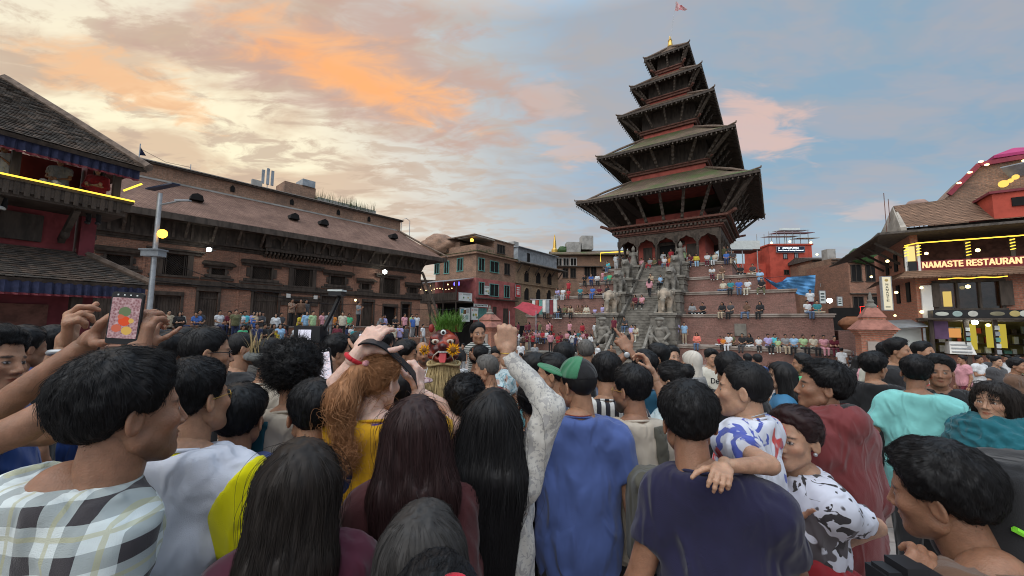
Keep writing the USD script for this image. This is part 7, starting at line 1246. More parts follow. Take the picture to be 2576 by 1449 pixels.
p = mk('smiling man in dark red hooded jacket with a black lined hood', 2066, 980, 1.8, -20, -42, 'short', redj, [], skin=SK2, hargs=dict(thick=.02, top=.03, amp=.018), n=1700, beard=.12, sleeve=1.95, tk=dict(loose=.05, off=.04, hem=-.16, hood=True), legs=C('dark_green', (.02, .035, .025)), g=1.05, lift=.025, top_name='jacket'); p.wear('hood_lining', lambda P: smax(ell(P, p.J.neck + (0, -.045, .055), (.105, .078, .075)), -ell(P, p.J.neck + (0, .01, .09), (.07, .07, .09)), .02), blk, p.J.neck - .16, p.J.neck + .17, .012, .004)
mk('woman in blue flowered blouse with long hair facing left', 1962, 950, 3.1, -55, -8, 'long', bflor, skin=SK3, fem=1, n=700, hargs=dict(L=.4), sleeve=1.1)
mk('man in turquoise tee seen from behind at right', 2305, 942, 2.7, 44, 2, 'short', teal_k, [], skin=SK2, hargs=fade, n=1100, tk=dict(loose=.045, off=.026, hem=-.14), pose=dict(el=[(-.29, -.04, .16), (.29, -.04, .16)], wr=[(-.33, .05, -.08), (.33, .05, -.08)]))
mk('man in black tee seen from behind left of the turquoise tee', 2200, 926, 3.3, 44, 32, 'short', blk, skin=SK1, hargs=big, n=900, tk=dict(loose=.04))
mk('frowning young man in black tee facing the camera', 2362, 938, 2.95, -140, 3, 'short', blk, skin=SK2, hargs=big, n=800, tk=dict(loose=.03))
p = mk('curly haired woman wrapped in a teal shawl at the right edge', 2500, 1016, 2.25, -90, -18, 'long', C('white_sport', (.55, .56, .58)), [(1, at(2520, 1175, 2.05), (0, 0, -1))], skin=SK3, fem=1, hm=H_BROWN, n=1900, hargs=dict(L=.38, amp=.03), curl=.006, lift=.03, sleeve=1.9); J = p.J
v, f = nets(lambda P: smax(smax(np.minimum(p.sf(P) - .035, ell(P, J.chest + (0, .02, .02), (.25, .2, .26))), J.chest[2] - .16 + .12 * P[:, 0] - P[:, 2], .02), -rc(P, J.neck + (0, .02, .0), J.neck + (0, .02, .2), .08, .08), .02), (-.32, -.28, 1.), (.32, .3, 1.5), .016); p.place('teal_shawl', wrinkle(v, vnormals(v, f), .02, 4, (8, 8, 16)), f, tealcloth)
# big profile at the lower right
p = mk('man with short curly hair leaning in at the lower right corner', 2362, 1255, .95, -14, -16, 'short', brownt, [(0, at(2275, 1485, .86), (-.4, -.3, -1))], hands={0: dict(kind='grip', palm=(.6, .6, 0))}, skin=SK2, hargs=dict(thick=.02, top=.032, amp=.016), n=5200, curl=.003, lift=.008, width=.001, pitch=-10, lean=.28, beard=.12, g=1.03)
bp = thing('black_bag', 'black shoulder bag with neon green piping at the right edge', 'bag', at(2575, 1300, .95)); v, f = nets(lambda P: rbox(P, (0, 0, 0), (.16, .1, .14), .05), (-.2, -.15, -.2), (.2, .15, .2), .016); obj('bag_body', (wrinkle(v, vnormals(v, f), .012, 2), f), blk, bp, True); MB().tube([(-.15, -.1, .02), (-.06, -.112, -.03), (.05, -.114, -.05), (.14, -.1, -.06)], .007, 6).put('green_piping', glow('never', (.2, .9, .02), .0) if 0 else C('neon_green', (.22, .75, .03)), bp)
cb = thing('black_camera', 'black camera body at the bottom edge near the leaning man', 'camera', at(2282, 1452, .8)); MB().box(-.06, .06, -.03, .03, -.05, .012).box(-.022, .022, -.025, .025, .012, .03).box(-.055, -.03, -.02, .02, .012, .02).put('camera_body', black, cb)
# second row
p = mk('woman with tied hair and ear stud in pale cyan print', 1686, 966, 2.3, -40, -12, 'bun', cyanp, [(1, at(1640, 940, 2.15), (0, -.4, -1))], skin=SK3, fem=1, n=900, hargs=dict(thick=.014, top=.02, amp=.01), hands={1: dict(kind='loose', palm=(-.6, .6, 0))})
mk('man with faded black hair in a black and white striped shirt', 1526, 946, 2.2, 14, -4, 'short', stripe, skin=SK1, hargs=fade, n=900)
p = mk('man in blue tee raising a hand with a steel watch', 1622, 930, 2.6, 14, -8, 'short', C('petrol_tee', (.03, .12, .20)), [(0, at(1584, 885, 2.45), (-1, -.2, -.6))], skin=SK2, hargs=med, n=700, hands={0: dict(kind='point', palm=(.1, .6, -.5), fdir=(-.55, .2, .8), h=.006)}); c, dd, a, b_ = watch(p, 0, black); b = MB(); q = c + b_ * .0 + np.array([.0, -.036, 0]); b.ball(q, (.018, .006, .018), 2); p.place('watch_face', *b.get(), metal)
p = mk('man in dusty pink cap and glasses facing left', 1340, 938, 2.6, -70, -5, 'short', C('teal_polo', (.12, .30, .34)), skin=SK1, n=250, hargs=fade); cap(p, C('dusty_pink', (.42, .24, .21))); glasses(p, metal)
mk('round faced man in grey blue shirt facing left', 1388, 946, 2.3, -60, -15, 'short', greyblue, skin=SK1, hargs=fade, n=700, tk=dict(loose=.03))
p = mk('woman with black bun and pink flower clip in black top', 1344, 1020, 1.92, 2, 8, 'bun', blk, skin=SK3, fem=1, n=1100, hargs=dict(thick=.012, top=.018, amp=.008), tk=dict(neck=.085)); b = MB()
for i in range(5): b.ball((.045 + .016 * math.cos(i * 1.257), -.10, .085 + .016 * math.sin(i * 1.257)), (.012, .006, .012), 1)
p.place('pink_flower_clip', p.tr(b.get()[0]), b.get()[1], C('pink_clip', (.62, .3, .42)))
mk('grey stubbled man in crimson robe facing left', 1222, 934, 2.85, -64, -18, 'buzz', redc, skin=SK1, hm=H_GREY, hargs=crop_, n=500, sleeve=1.5, tk=dict(loose=.05))
mk('man with black hair seen from behind right of the striped shirt woman', 1832, 936, 2.6, 28, 0, 'short', blk, skin=SK1, hargs=med, n=600)
p = mk('young man in cream tee with dark chest print facing the camera', 1790, 902, 5.6, 176, 0, 'short', C('cream_tee', (.55, .53, .46)), skin=SK3, hargs=big, n=300, tk=dict(loose=.03)); q = meshkit.text_mesh('Defa', .07, .01, True); v = np.array(q.vertices); v[:, 0] -= v[:, 0].max() / 2; p.place('chest_print', np.stack([-v[:, 0], .148 + .02 * v[:, 2] - .9 * v[:, 0] ** 2, 1.27 + v[:, 1]], 1), q.faces, blk, False)
p = mk('person in flowered pink knit cap beside the straw figure', 1014, 992, 2.0, 20, 10, 'short', C('rust_top', (.10, .05, .04)), skin=SK1, n=100); cap(p, C('knit_pattern', (.42, .30, .30), kind='print', c2=(.16, .05, .07), sc=2.5), bucket=False)
mk('curly haired man facing right beyond the phones', 850, 890, 2.75, 30, 25, 'short', C('pale_lilac', (.5, .45, .52)), [(1, at(918, 896, 2.4), (.6, 0, -1))], hands={1: dict(kind='grip', palm=(-.7, .6, 0), fdir=(-.1, .1, 1.))}, skin=SK1, hargs=big, n=700)
mk('man with moustache and fringe facing right by the mask', 1022, 898, 3.2, 70, 12, 'short', blk, skin=SK1, hargs=big, n=450, beard=.35)
mk('bald bearded man in red and white checked football shirt', 1064, 890, 3.9, 168, -5, 'bald', check, skin=SK1, n=150, beard=.8)
ph = mk('man carrying the child in stripes on his shoulders', 1208, 906, 3.6, 60, 10, 'short', C('navy_shirt', (.03, .04, .08)), skin=SK2, hargs=med, n=350)
pk_ = mk('little girl in striped dress carried on shoulders', 1203, 843, 3.68, 166, -8, 'bun', kstripe, [(1, at(1190, 900, 3.5), (-.6, -.5, -.5))], skin=SK1, fem=1, n=400, hs=.82, kind='sit', sh=.8, size=.62, hargs=dict(thick=.014, top=.018, amp=.01), g=.8, legs=kstripe, sleeve=.3)
mk('smiling woman in pale blue print facing the camera by the mask', 1246, 902, 4.4, 178, 0, 'bun', cyanp, skin=SK1, fem=1, n=200)
mk('older man with thinning grey hair seen from behind near the stair', 1474, 886, 3.6, 0, 5, 'short', greyblue, skin=SK1, hm=H_GREY, hargs=dict(thick=.008, top=.006, amp=.006), n=350)
p = mk('woman in cream headscarf facing left beyond the navy tee', 1738, 915, 3.9, -50, -10, 'none', C('grey_top', (.2, .2, .2)), skin=SK3, n=0); v, f = nets(lambda P: smax(smin(ell(P, (0, -.015, .04), (.09, .112, .105)), rc(P, (0, -.03, -.02), (0, -.03, -.16), .085, .09), .03), -ell(P, (0, .13, -.02), (.062, .08, .09)), .015), (-.13, -.16, -.24), (.13, .14, .17), .012); p.place('headscarf', p.tr(v), f, C('cream_scarf', (.52, .48, .42)))
mk('man holding up a video camera beyond the curly black hair', 752, 912, 3.0, -15, 10, 'short', blk, [(1, at(800, 868, 2.8), (.6, 0, -1)), (0, at(764, 872, 2.8), (-.6, 0, -1))], skin=SK1, hargs=med, n=200, hands={1: dict(kind='grip', palm=(-.8, .4, 0)), 0: dict(kind='grip', palm=(.8, .4, 0))})
mk('man with thick hair between phone and glasses man', 428, 890, 2.4, -20, 0, 'short', blk, [(0, at(372, 878, 1.95), (-.6, 0, -1))], skin=SK2, hargs=med, n=400, hands={0: dict(kind='loose', palm=(.5, .8, .1), fdir=(0, .2, 1.), h=.006)})
for lab, px, py, d, yaw, sk, top, hr, hv in [('dark haired man at the left edge under the raised arms', 62, 880, 2.2, 10, SK2, blk, 'short', med), ('man with bushy hair left of the plaid shirt man', 136, 872, 2.6, -20, SK1, blued, 'short', big), ('man in black behind the green cap', 1418, 905, 3.0, 15, SK1, blk, 'short', med), ('man with dark glasses resting on his head near the pointing hand', 1652, 905, 3.2, -70, SK1, blk, 'short', fade), ('woman with loose hair beside the pointing hand', 1690, 900, 4.2, 170, SK3, mar, 'bun', {}), ('smiling woman in dark red beside the loose haired woman', 1668, 898, 4.6, 172, SK3, mar, 'short', {}), ('man in white tee looking down behind the black tee', 2232, 890, 4.4, 60, SK1, C('cream_tee', (.55, .53, .46)), 'short', big), ('bushy haired man beyond the turquoise tee', 2262, 885, 3.9, 150, SK1, blk, 'short', big), ('man whose eyes show between two black tees', 2325, 890, 4.2, 165, SK1, check, 'short', med), ('man with short hair beyond the glasses man', 470, 868, 3.0, -8, SK1, beige, 'short', fade), ('man with thick hair right of the pale phone', 912, 880, 3.0, 30, SK2, blk, 'short', big), ('man with a full black fringe beyond the pale phone', 968, 868, 3.8, 12, SK1, greyblue, 'short', big)]:
    mk(lab, px, py, d, yaw, 0, hr, top, skin=sk, hargs=hv, n=int(900 / d))
phone('black smartphone showing a pale sky held by a hand', 813, 922, 1.62, .078, .15, 4, -10, 'b'); phone('small white screened phone raised above the crowd', 914, 855, 2.3, .05, .09, 0, 0, 'c'); phone('dark phone behind the large phone at left', 354, 840, 1.9, .075, .14, -10, 2, 'c')
vc = thing('video_camera', 'black video camera on a handle with its screen lit', 'camera', at(781, 840, 2.7)); MB().box(-.09, .09, -.05, .05, -.06, .055).put('camera_body', black, vc); MB().box(-.055, .03, -.054, -.051, -.038, .03).put('lit_screen', SCR['c'], vc); MB().tube([(.08, .02, .03), (.13, .04, .16), (.17, .05, .27)], .016, 7).put('handle', black, vc); MB().box(.12, .21, -.02, .05, .27, .30).put('light_body', black, vc); MB().box(.115, .215, -.025, .055, .30, .312).put('light_panel', panel_w, vc)
# masked straw figure with grass crown
MP = at(1117, 868, 3.15); mz = MP[2]; s_ = 3.15 / FP
mf = thing('mask_figure', 'red demon mask with bulging eyes on a straw effigy crowned with green grass', 'effigy', (MP[0], MP[1], mz), math.radians(6)); U = lambda X, Y: ((X - 1117) * s_, (868 - Y) * s_)
def mp(pr, k, h, name, mat, amp=0.): v, f = nets(field(pr, k), np.array([-.3, -.3, -.3]), np.array([.3, .3, .3]), h); n_ = vnormals(v, f); obj(name, (v + n_ * (amp * (meshkit.fbm(v * 24, 3, 2) - .5))[:, None], f), mat, mf, True)
mred = usdkit.material(stage, LK + '/mask_paint', {'tc': ('texture_coordinate', {}), 'n': ('noise_texture', dict(scale=9., detail=4., distortion=.8)), 'r': ('rgb_ramp', dict(ramp=[(0, (.025, .01, .012)), (.46, (.06, .014, .014)), (.54, (.24, .028, .018)), (.62, (.32, .06, .025)), (1, (.08, .018, .018))])), 'p': ('principled_bsdf', dict(roughness=.35))}, [('tc.object', 'n.vector'), ('n.fac', 'r.fac'), ('r.color', 'p.base_color')], 'p.BSDF')
mp([('e', (0, .02, .0), (.125, .12, .135)), ('e', (0, -.07, -.02), (.09, .06, .09)), ('e', (-.06, -.085, .055), (.05, .035, .04)), ('e', (.055, -.085, .055), (.05, .035, .04)), ('e', (0, -.13, .0), (.03, .035, .028)), ('c', (-.06, -.11, -.03), (.06, -.11, -.03), .022, .022), ('e', (0, -.05, -.1), (.095, .07, .04)), ('c', (-.1, -.02, -.05), (-.09, -.08, -.08), .03, .03), ('c', (.1, -.02, -.05), (.09, -.08, -.08), .03, .03), ('-e', (0, -.12, -.07), (.06, .05, .03))], .02, .008, 'mask', mred, .006)
for x in (-.06, .055): b = MB(); b.ball((x, -.112, .035), (.030, .016, .021), 2); b.put('eye_white', pmat('ivory', (.6, .52, .42), .3), mf, True); MB().ball((x, -.127, .033), (.0115, .005, .0125), 2).put('iris', pmat('eye_brown', (.10, .03, .015), .2), mf, True); q = MB(); q.tube([(x + .036 * math.cos(t), -.108, .036 + .027 * math.sin(t)) for t in np.linspace(0, 2 * PI, 17)], .006, 6).put('eye_rim', black, mf, True)
MB().lathe([(.022, 0), (.021, .006), (.012, .008)], n=14).v; q = MB(); q.ball((-.0, -.115, .105), (.022, .01, .022), 2); q.put('forehead_ring', panel_w, mf, True); MB().ball((0, -.124, .105), (.012, .005, .012), 2).put('forehead_dot', black, mf, True)
q = MB(); q.hexa([(-.032, -.135, -.1), (.03, -.135, -.1), (.026, -.105, -.055), (-.026, -.105, -.055)], [(-.018, -.155, -.125), (.02, -.155, -.125), (.028, -.12, -.045), (-.028, -.12, -.045)]); q.put('tongue', pmat('tongue_red', (.5, .03, .04), .3), mf)
for i in range(6): x = -.03 + .012 * i; MB().box(x - .005, x + .005, -.132, -.12, -.052, -.036).put('tooth', panel_w, mf)
for s in (-1, 1): MB().tube([(s * .035, -.13, -.045), (s * .07, -.12, -.075), (s * .085, -.1, -.115)], (.006, .005, .003), 6).put('fang', mats['ivory'], mf, True); MB().ball((s * .105, .0, .135), (.022, .016, .034), 2).put('ear', pmat('ear_red', (.28, .03, .025), .4), mf, True)
pet = pmat('sunflower_petal', (.72, .36, .01), .6, .2)
for (X, Y, r) in ((1078, 877, .042), (1147, 876, .052)):
    x, z = U(X, Y); fl_ = thing('sunflower', ['sunflower at the left cheek of the mask', 'larger sunflower at the right cheek of the mask'][X > 1100], 'flower', (MP[0] + x, MP[1] - .14, mz + z)); MB().ball((0, -.01, 0), (r * .42, .012, r * .42), 2).put('flower_centre', pmat('flower_brown', (.2, .09, .02), .9), fl_, True)
    for i in range(15): a = i * 2 * PI / 15; c, e = np.array([math.cos(a), 0, math.sin(a)]), np.array([-math.sin(a), 0, math.cos(a)]); rr = r * (.9 + .25 * ((i * 7) % 3) / 2); y = np.array([0, -.01 * (i % 2), 0]); MB().add([c * r * .3 + y, c * rr * .65 + e * r * .16 + y + (0, -.006, 0), c * rr * 1.05 + y + (0, .004, 0), c * rr * .65 - e * r * .16 + y + (0, -.006, 0)], [(0, 1, 2, 3)]).put('petal', pet, fl_)
straw = pmat('straw', (.52, .40, .20), .8, .45, 9.); rr_ = np.random.default_rng(5)
v, f = nets(field([('c', (0, .02, -.16), (0, .03, -.75), .11, .17), ('c', (0, .03, -.75), (0, .02, mz * -1 + 0 - .35 + .0), .17, .2)], .05), (-.3, -.3, -1.75), (.3, .3, 0.), .03); obj('straw_body', (v, f), straw, mf, True)
N_ = 1500; a = rr_.uniform(0, 2 * PI, N_); z0_ = rr_.uniform(-.95, -.13, N_); L_ = rr_.uniform(.12, .4, N_); R0 = np.interp(-z0_, [.13, .75, 1.], [.11, .175, .19]); R1 = np.interp(-(z0_ - L_), [.13, .75, 1.], [.12, .19, .21]) + rr_.uniform(-.01, .03, N_); a1 = a + rr_.normal(0, .12, N_)
curves('straw_stalk', np.stack([np.stack([R0 * np.cos(a), R0 * np.sin(a) + .02, z0_], 1), np.stack([(R0 + R1) / 2 * 1.02 * np.cos((a + a1) / 2), (R0 + R1) / 2 * 1.02 * np.sin((a + a1) / 2) + .02, z0_ - L_ / 2], 1), np.stack([R1 * np.cos(a1), R1 * np.sin(a1) + .02, z0_ - L_], 1)], 1), .006, straw, mf, .6)
MB().tube([(.13 * math.cos(t), .02 + .13 * math.sin(t), -.15 + .01 * math.sin(3 * t)) for t in np.linspace(0, 2 * PI, 25)], .011, 7).put('straw_collar', straw, mf, True)
gx, gz_ = U(1128, 835); t = thing('grass_tuft', 'tuft of long bright green grass standing on the demon mask', 'grass', (MP[0] + gx, MP[1] + .02, mz + gz_)); blades(420, .1, .22, rw, 1.15, .0032, .6).put('grass_blades', pmat('bright_blade', (.12, .26, .04), .55, .4, 9.), t, kind='stuff')
t = thing('dry_stalks', 'pale dry grass stalks sticking up beside the bearded man', 'grass', at(640, 905, 2.2)); blades(40, .03, .2, rw, .5, .004, .3).put('stalks', straw, t, kind='stuff')
# ------------------------------------------------------------------ the wide crowd: figures built once per pose and clothing, then placed one by one
POSES = {'stand': dict(), 'phone': dict(el=[(-.23, .08, .18), (.23, .08, .18)], wr=[(-.06, .27, .36), (.06, .27, .36)]), 'folded': dict(el=[(-.23, .05, .17), (.23, .05, .17)], wr=[(.08, .2, .2), (-.08, .2, .22)]), 'up': dict(el=[(-.24, -.03, .165), (.24, .18, .42)], wr=[(-.26, .05, -.08), (.16, .2, .68)]),
         'walk': dict(legs=([(-.10, .16, .52), (.10, -.05, .5)], [(-.105, .2, .08), (.105, -.32, .12)])), 'sit': dict(kind='sit'), 'lean': dict(kind='sit', lean=.45, el=[(-.2, .26, .12), (.2, .26, .12)], wr=[(-.06, .42, .14), (.06, .42, .16)]), 'apart': dict(kind='sit', legs=([(-.2, .3, .07), (.2, .3, .07)], [(-.22, .28, -.34), (.2, .36, -.33)])), 'cross': dict(kind='cross')}
TONES = [(.33, .175, .105), (.25, .125, .075), (.42, .25, .165), (.29, .15, .09)]
GEO = {}
def geometry(pose, hair, fine, dress):
    k = (pose, hair, fine, dress)
    if k in GEO: return GEO[k]
    J = Pose(**POSES[pose]); hh, bh = (.0085, .02) if fine else (.017, .034); fem = 1. if hair == 'long' or hair == 'bun' else 0.; sc = .9; tr = lambda v: v * sc + J.head
    hv, hf_ = nets(lambda P: head_f(P, fem), (-.1, -.115, -.125), (.1, .125, .13), hh); nv, nf = nets(lambda P: neck_f(P), (-.09, -.12, -.2), (.09, .07, -.02), hh * 1.5)
    pts = np.array([*J.sh, *J.el, *J.wr, J.pel, *J.kn, *J.an]); lv, lf = nets(lambda P: smin(limb_f(P, J), torso_f(P, J, .93), .03), pts.min(0) - .17, np.maximum(pts.max(0) + .13, J.neck + .07), bh); ex = []
    for i in (0, 1): c = J.wr[i] + unit(J.wr[i] - J.el[i]) * .07; q = trimesh.creation.icosphere(1, 1.); ex.append((q.vertices * np.array([.04, .045, .06]) + c, q.faces))
    body = join((tr(hv), hf_), (tr(nv), nf), (lv, lf), *ex)
    F, lo, hi = hair_f(hair, **(dict(L=.36) if hair == 'long' else dict(thick=.016, top=.03, amp=.018) if hair == 'short' else {}), fem=fem); av, af = nets(F, lo, hi, hh * 1.1)
    S = shirt_f(J, 1.02, sleeve=.6 if hair != 'long' else 1.2, hem=-.09 if J.kind == 'stand' else -.02, loose=.02, fem=fem); lo, hi = pts[:7].min(0) - .3, np.maximum(pts[:7].max(0), J.neck) + .17; sv, sf = nets(S, lo, hi, bh * .85); sv = wrinkle(sv, vnormals(sv, sf), .008)
    p2 = np.array([J.pel, *J.kn, *J.an]); tv, tf = nets(pants_f(J, skirt=dress), p2.min(0) - .24, p2.max(0) + .2, bh * .9)
    GEO[k] = (body, len(hv), hv, fem, (tr(av), af), (sv, sf), (tv, tf), shoes(J)); return GEO[k]
KL = {}
def klass(pose, hair, fine, tone, top, bot, hm, dress):
    k = (pose, hair, fine, tone, top, bot, str(hm.GetPath()), dress)
    if k in KL: return KL[k]
    (bv, bf), n_, hv, fem, hr, sh_, tr_, so = geometry(pose, hair, fine, dress); p = f'{W}/figure_pattern_{len(KL):03d}'; KL[k] = p; stage.CreateClassPrim(p); col = np.tile(np.array(TONES[tone]), (len(bv), 1)); col[:n_] = head_col(hv, TONES[tone], fem=fem)
    obj('body', (bv, bf), skin_m, p, True, col=col); obj('hair', hr, hm, p, True); obj('shirt', sh_, crowd_cloth(top), p, True); obj('trousers' if not dress else 'skirt', tr_, crowd_cloth(bot), p, True); obj('shoe', so, panel_w if (tone + len(KL)) % 3 == 0 else black, p, True); return p
PAL = {'white': (.58, .60, .62), 'cream': (.52, .48, .38), 'black': (.02, .02, .022), 'charcoal': (.06, .06, .065), 'grey': (.24, .25, .26), 'red': (.36, .03, .04), 'maroon': (.13, .02, .035), 'pink': (.58, .28, .32), 'coral': (.72, .20, .15), 'orange': (.58, .20, .03), 'yellow': (.60, .48, .05), 'green': (.08, .42, .20), 'pale green': (.36, .52, .28), 'teal': (.04, .22, .25), 'cyan': (.10, .50, .58), 'pale blue': (.28, .46, .66), 'blue': (.06, .14, .42), 'navy': (.025, .035, .09), 'lilac': (.40, .36, .62), 'brown': (.13, .075, .05), 'beige': (.42, .34, .24), 'olive': (.12, .12, .06), 'denim': (.09, .14, .24), 'magenta': (.5, .06, .28), 'patterned': (.34, .24, .17)}
def crowd_cloth(n): return cloth('crowd_' + n.replace(' ', '_'), PAL[n], kind='print' if n.startswith('patterned') else None, c2=(.16, .07, .05))
ALL = []
def put(w, yaw, pose, top, bot, place, hair='short', tone=None, s=1., fine=False, hm=None, dress=False, tag=''):
    i = len(ALL); tone = i * 7 % 4 if tone is None else tone; ALL.append(dict(w=w, yaw=yaw, pose=pose, top=top, bot=bot, place=place, hair=hair, tone=tone, s=s, fine=fine, hm=hm or H_BLACK, dress=dress, tag=tag))
TF = Frame(TO, PI / 2 - TRZ); TEMYAW = math.degrees(math.atan2(-TY[0], -TY[1]))
POSE_W = {'sit': 'sitting', 'lean': 'bent forward', 'apart': 'knees apart', 'cross': 'cross-legged', 'stand': 'standing', 'phone': 'hands raised', 'folded': 'arms folded', 'up': 'one arm up', 'walk': 'walking'}
def tier(k, rows, y_off=0., Y=None):
    """rows: (crop x, pose, top, bottom[, hair, size]) on the front edge of plinth step k (1 is the lowest)."""
    a, z0, z1 = tiers[k - 1]; nm = ['lowest', 'second', 'third', 'fourth', 'top'][k - 1]
    for r in rows:
        X, pose, top, bot = r[:4]; hair = r[4] if len(r) > 4 else 'short'; s = r[5] if len(r) > 5 else 1.; seat = pose in ('sit', 'lean', 'apart'); y = -a - .16 if seat else -a + .35 + y_off; y = y + .12 if seat else y
        x, _ = TF.on(*c4(X, 0) if False else c4(X, Y or {1: 900, 2: 660, 3: 500, 4: 370, 5: 240}[k]), y); w = tw(x, y, z1 + .01); put(w, TEMYAW + ((int(X) * 37) % 50 - 25), pose, top, bot, f'on {nm} plinth step {"left" if x < SX else "right"} of stair', hair, s=s)
B, D_, K_ = 'black', 'denim', 'beige'
tier(1, [(1275, 'sit', 'coral', D_, 'long'), (1455, 'cross', 'red', 'white', 'short', .75), (1478, 'sit', 'orange', B, 'short', .7), (1520, 'sit', 'white', 'white'), (1628, 'sit', B, 'charcoal'), (1685, 'cross', B, 'white', 'long'), (1760, 'sit', 'white', B, 'short', .8), (1838, 'sit', 'lilac', B), (1910, 'sit', 'pale green', K_, 'short', .72), (1972, 'sit', 'grey', K_, 'bun'), (2032, 'sit', 'pale blue', B, 'bun'), (2115, 'sit', 'pale green', B, 'bun'), (2196, 'sit', 'cream', B), (2272, 'sit', 'pink', 'pink', 'bun'), (2345, 'lean', 'maroon', 'maroon', 'bun')])
tier(1, [(1118, 'phone', 'lilac', 'grey'), (1550, 'cross', 'olive', 'brown', 'bun'), (1888, 'cross', 'cyan', B), (1180, 'stand', 'pale blue', 'beige', 'short', .95)], .5)
tier(2, [(1242, 'cross', 'grey', B, 'long'), (1320, 'cross', B, B), (1470, 'sit', B, K_, 'long'), (1535, 'sit', 'charcoal', B, 'bun'), (1662, 'apart', 'brown', D_), (1766, 'sit', B, B, 'long'), (2150, 'sit', 'white', D_), (2218, 'cross', 'teal', K_), (92, 'lean', 'white', B), (125, 'lean', 'olive', 'brown'), (165, 'sit', 'white', 'charcoal', 'long'), (205, 'lean', B, D_, 'long'), (235, 'sit', 'olive', B), (265, 'cross', 'brown', B), (292, 'lean', 'beige', B, 'long'), (345, 'cross', 'brown', 'cream', 'long'), (380, 'cross', 'brown', K_, 'long'), (415, 'cross', 'cream', 'cream', 'long'), (480, 'cross', 'lilac', B, 'bun', .7), (40, 'sit', 'orange', B, 'short', .7), (575, 'cross', 'white', B, 'short', .8), (535, 'sit', 'lilac', 'grey', 'bun')])
tier(2, [(2168, 'stand', 'white', 'maroon', 'bun')], .8)
tier(3, [(1482, 'cross', 'cream', D_), (1540, 'sit', 'teal', B), (1606, 'sit', 'blue', D_), (1670, 'sit', 'white', 'cream'), (1782, 'apart', B, 'olive'), (190, 'lean', 'lilac', 'grey', 'bun'), (230, 'sit', 'white', 'white', 'bun'), (272, 'sit', 'red', 'red', 'short', .8), (365, 'sit', 'teal', 'charcoal'), (410, 'cross', 'brown', B), (460, 'sit', 'blue', 'blue', 'bun'), (570, 'sit', B, 'white', 'long'), (515, 'cross', 'maroon', B)])
tier(3, [(1775, 'folded', 'pale blue', 'navy', 'bun'), (275, 'stand', 'red', 'maroon')], .9)
tier(4, [(1395, 'lean', 'white', 'maroon'), (1470, 'apart', 'brown', K_), (1618, 'cross', B, B), (1712, 'cross', 'charcoal', K_), (400, 'lean', B, B), (450, 'lean', 'blue', 'navy'), (500, 'sit', 'white', B, 'long'), (590, 'apart', 'green', 'charcoal'), (640, 'lean', B, 'brown'), (670, 'sit', 'cream', 'white', 'long')])
tier(4, [(540, 'stand', 'pink', 'pink', 'bun', .7), (560, 'cross', 'teal', B)], .5)
tier(5, [(1208, 'sit', 'white', B), (1228, 'lean', 'maroon', 'navy'), (1272, 'sit', 'yellow', 'pale blue', 'long'), (1356, 'sit', 'white', 'maroon'), (1412, 'sit', 'cream', 'white', 'bun'), (1506, 'sit', 'blue', 'navy'), (1560, 'apart', 'charcoal', K_), (705, 'sit', 'white', B), (740, 'cross', 'cream', B), (760, 'lean', 'red', 'maroon', 'bun'), (800, 'cross', B, B), (835, 'sit', 'pink', 'maroon'), (905, 'apart', 'grey', 'red'), (940, 'cross', 'olive', B), (1022, 'apart', 'white', D_), (1062, 'sit', 'orange', 'red', 'bun'), (1040, 'cross', 'red', B), (585, 'lean', 'cyan', D_)])
tier(5, [(645, 'stand', 'white', 'white', 'long'), (668, 'folded', 'grey', 'grey'), (1385, 'cross', 'teal', D_), (1432, 'cross', 'white', 'white'), (1075, 'stand', 'red', B, 'bun'), (1150, 'cross', 'lilac', B), (1250, 'cross', 'red', B, 'bun'), (860, 'cross', 'brown', B), (980, 'cross', 'maroon', B), (560, 'cross', 'charcoal', B)], .7)
tier(5, [(1015, 'stand', 'white', B, 'long'), (1065, 'phone', 'olive', 'brown'), (1160, 'folded', B, 'grey'), (1175, 'stand', 'pale green', B), (1520, 'folded', 'charcoal', B), (1490, 'stand', 'olive', B), (700, 'stand', 'charcoal', B), (760, 'stand', 'maroon', B, 'bun')], 1.7)
def stair(X, Y, pose, top, bot, hair='short', back=False):
    # the stair line: find the step whose picture height is Y
    for k in range(40):
        za = GZ + (zT - GZ) * (k + 1) / 40; ya = -17.1 + 11.5 * k / 40 + .15; x, z = TF.on(*c4(X, Y), ya)
        if z <= za: break
    put(tw(x, ya - (.1 if pose in ('sit', 'lean') else 0), za + .01), TEMYAW + (180 if back else 12), pose, top, bot, 'on stone stair', hair)
zT = 7.58
for a in [(908, 545, 'walk', 'pink', B, 'long', True), (925, 440, 'lean', 'beige', 'beige'), (992, 450, 'sit', 'pale blue', B), (790, 610, 'sit', 'maroon', 'brown', 'long'), (842, 610, 'apart', 'pink', B), (765, 862, 'sit', 'lilac', B), (806, 862, 'lean', 'cream', 'cream'), (722, 785, 'lean', 'charcoal', D_), (630, 860, 'stand', 'maroon', B)]: stair(*a)
rc_ = random.Random(21)
TOPS = ['white', 'white', 'cream', B, B, 'charcoal', 'grey', 'red', 'maroon', 'pink', 'lilac', 'pale blue', 'blue', 'navy', 'brown', 'beige', 'olive', 'teal', 'orange', 'patterned', 'green', 'yellow']; BOTS = [B, B, 'charcoal', D_, D_, 'navy', 'beige', 'grey', 'brown']
def pick(): return rc_.choice(TOPS), rc_.choice(BOTS), rc_.choice(['short', 'short', 'short', 'long', 'bun'])
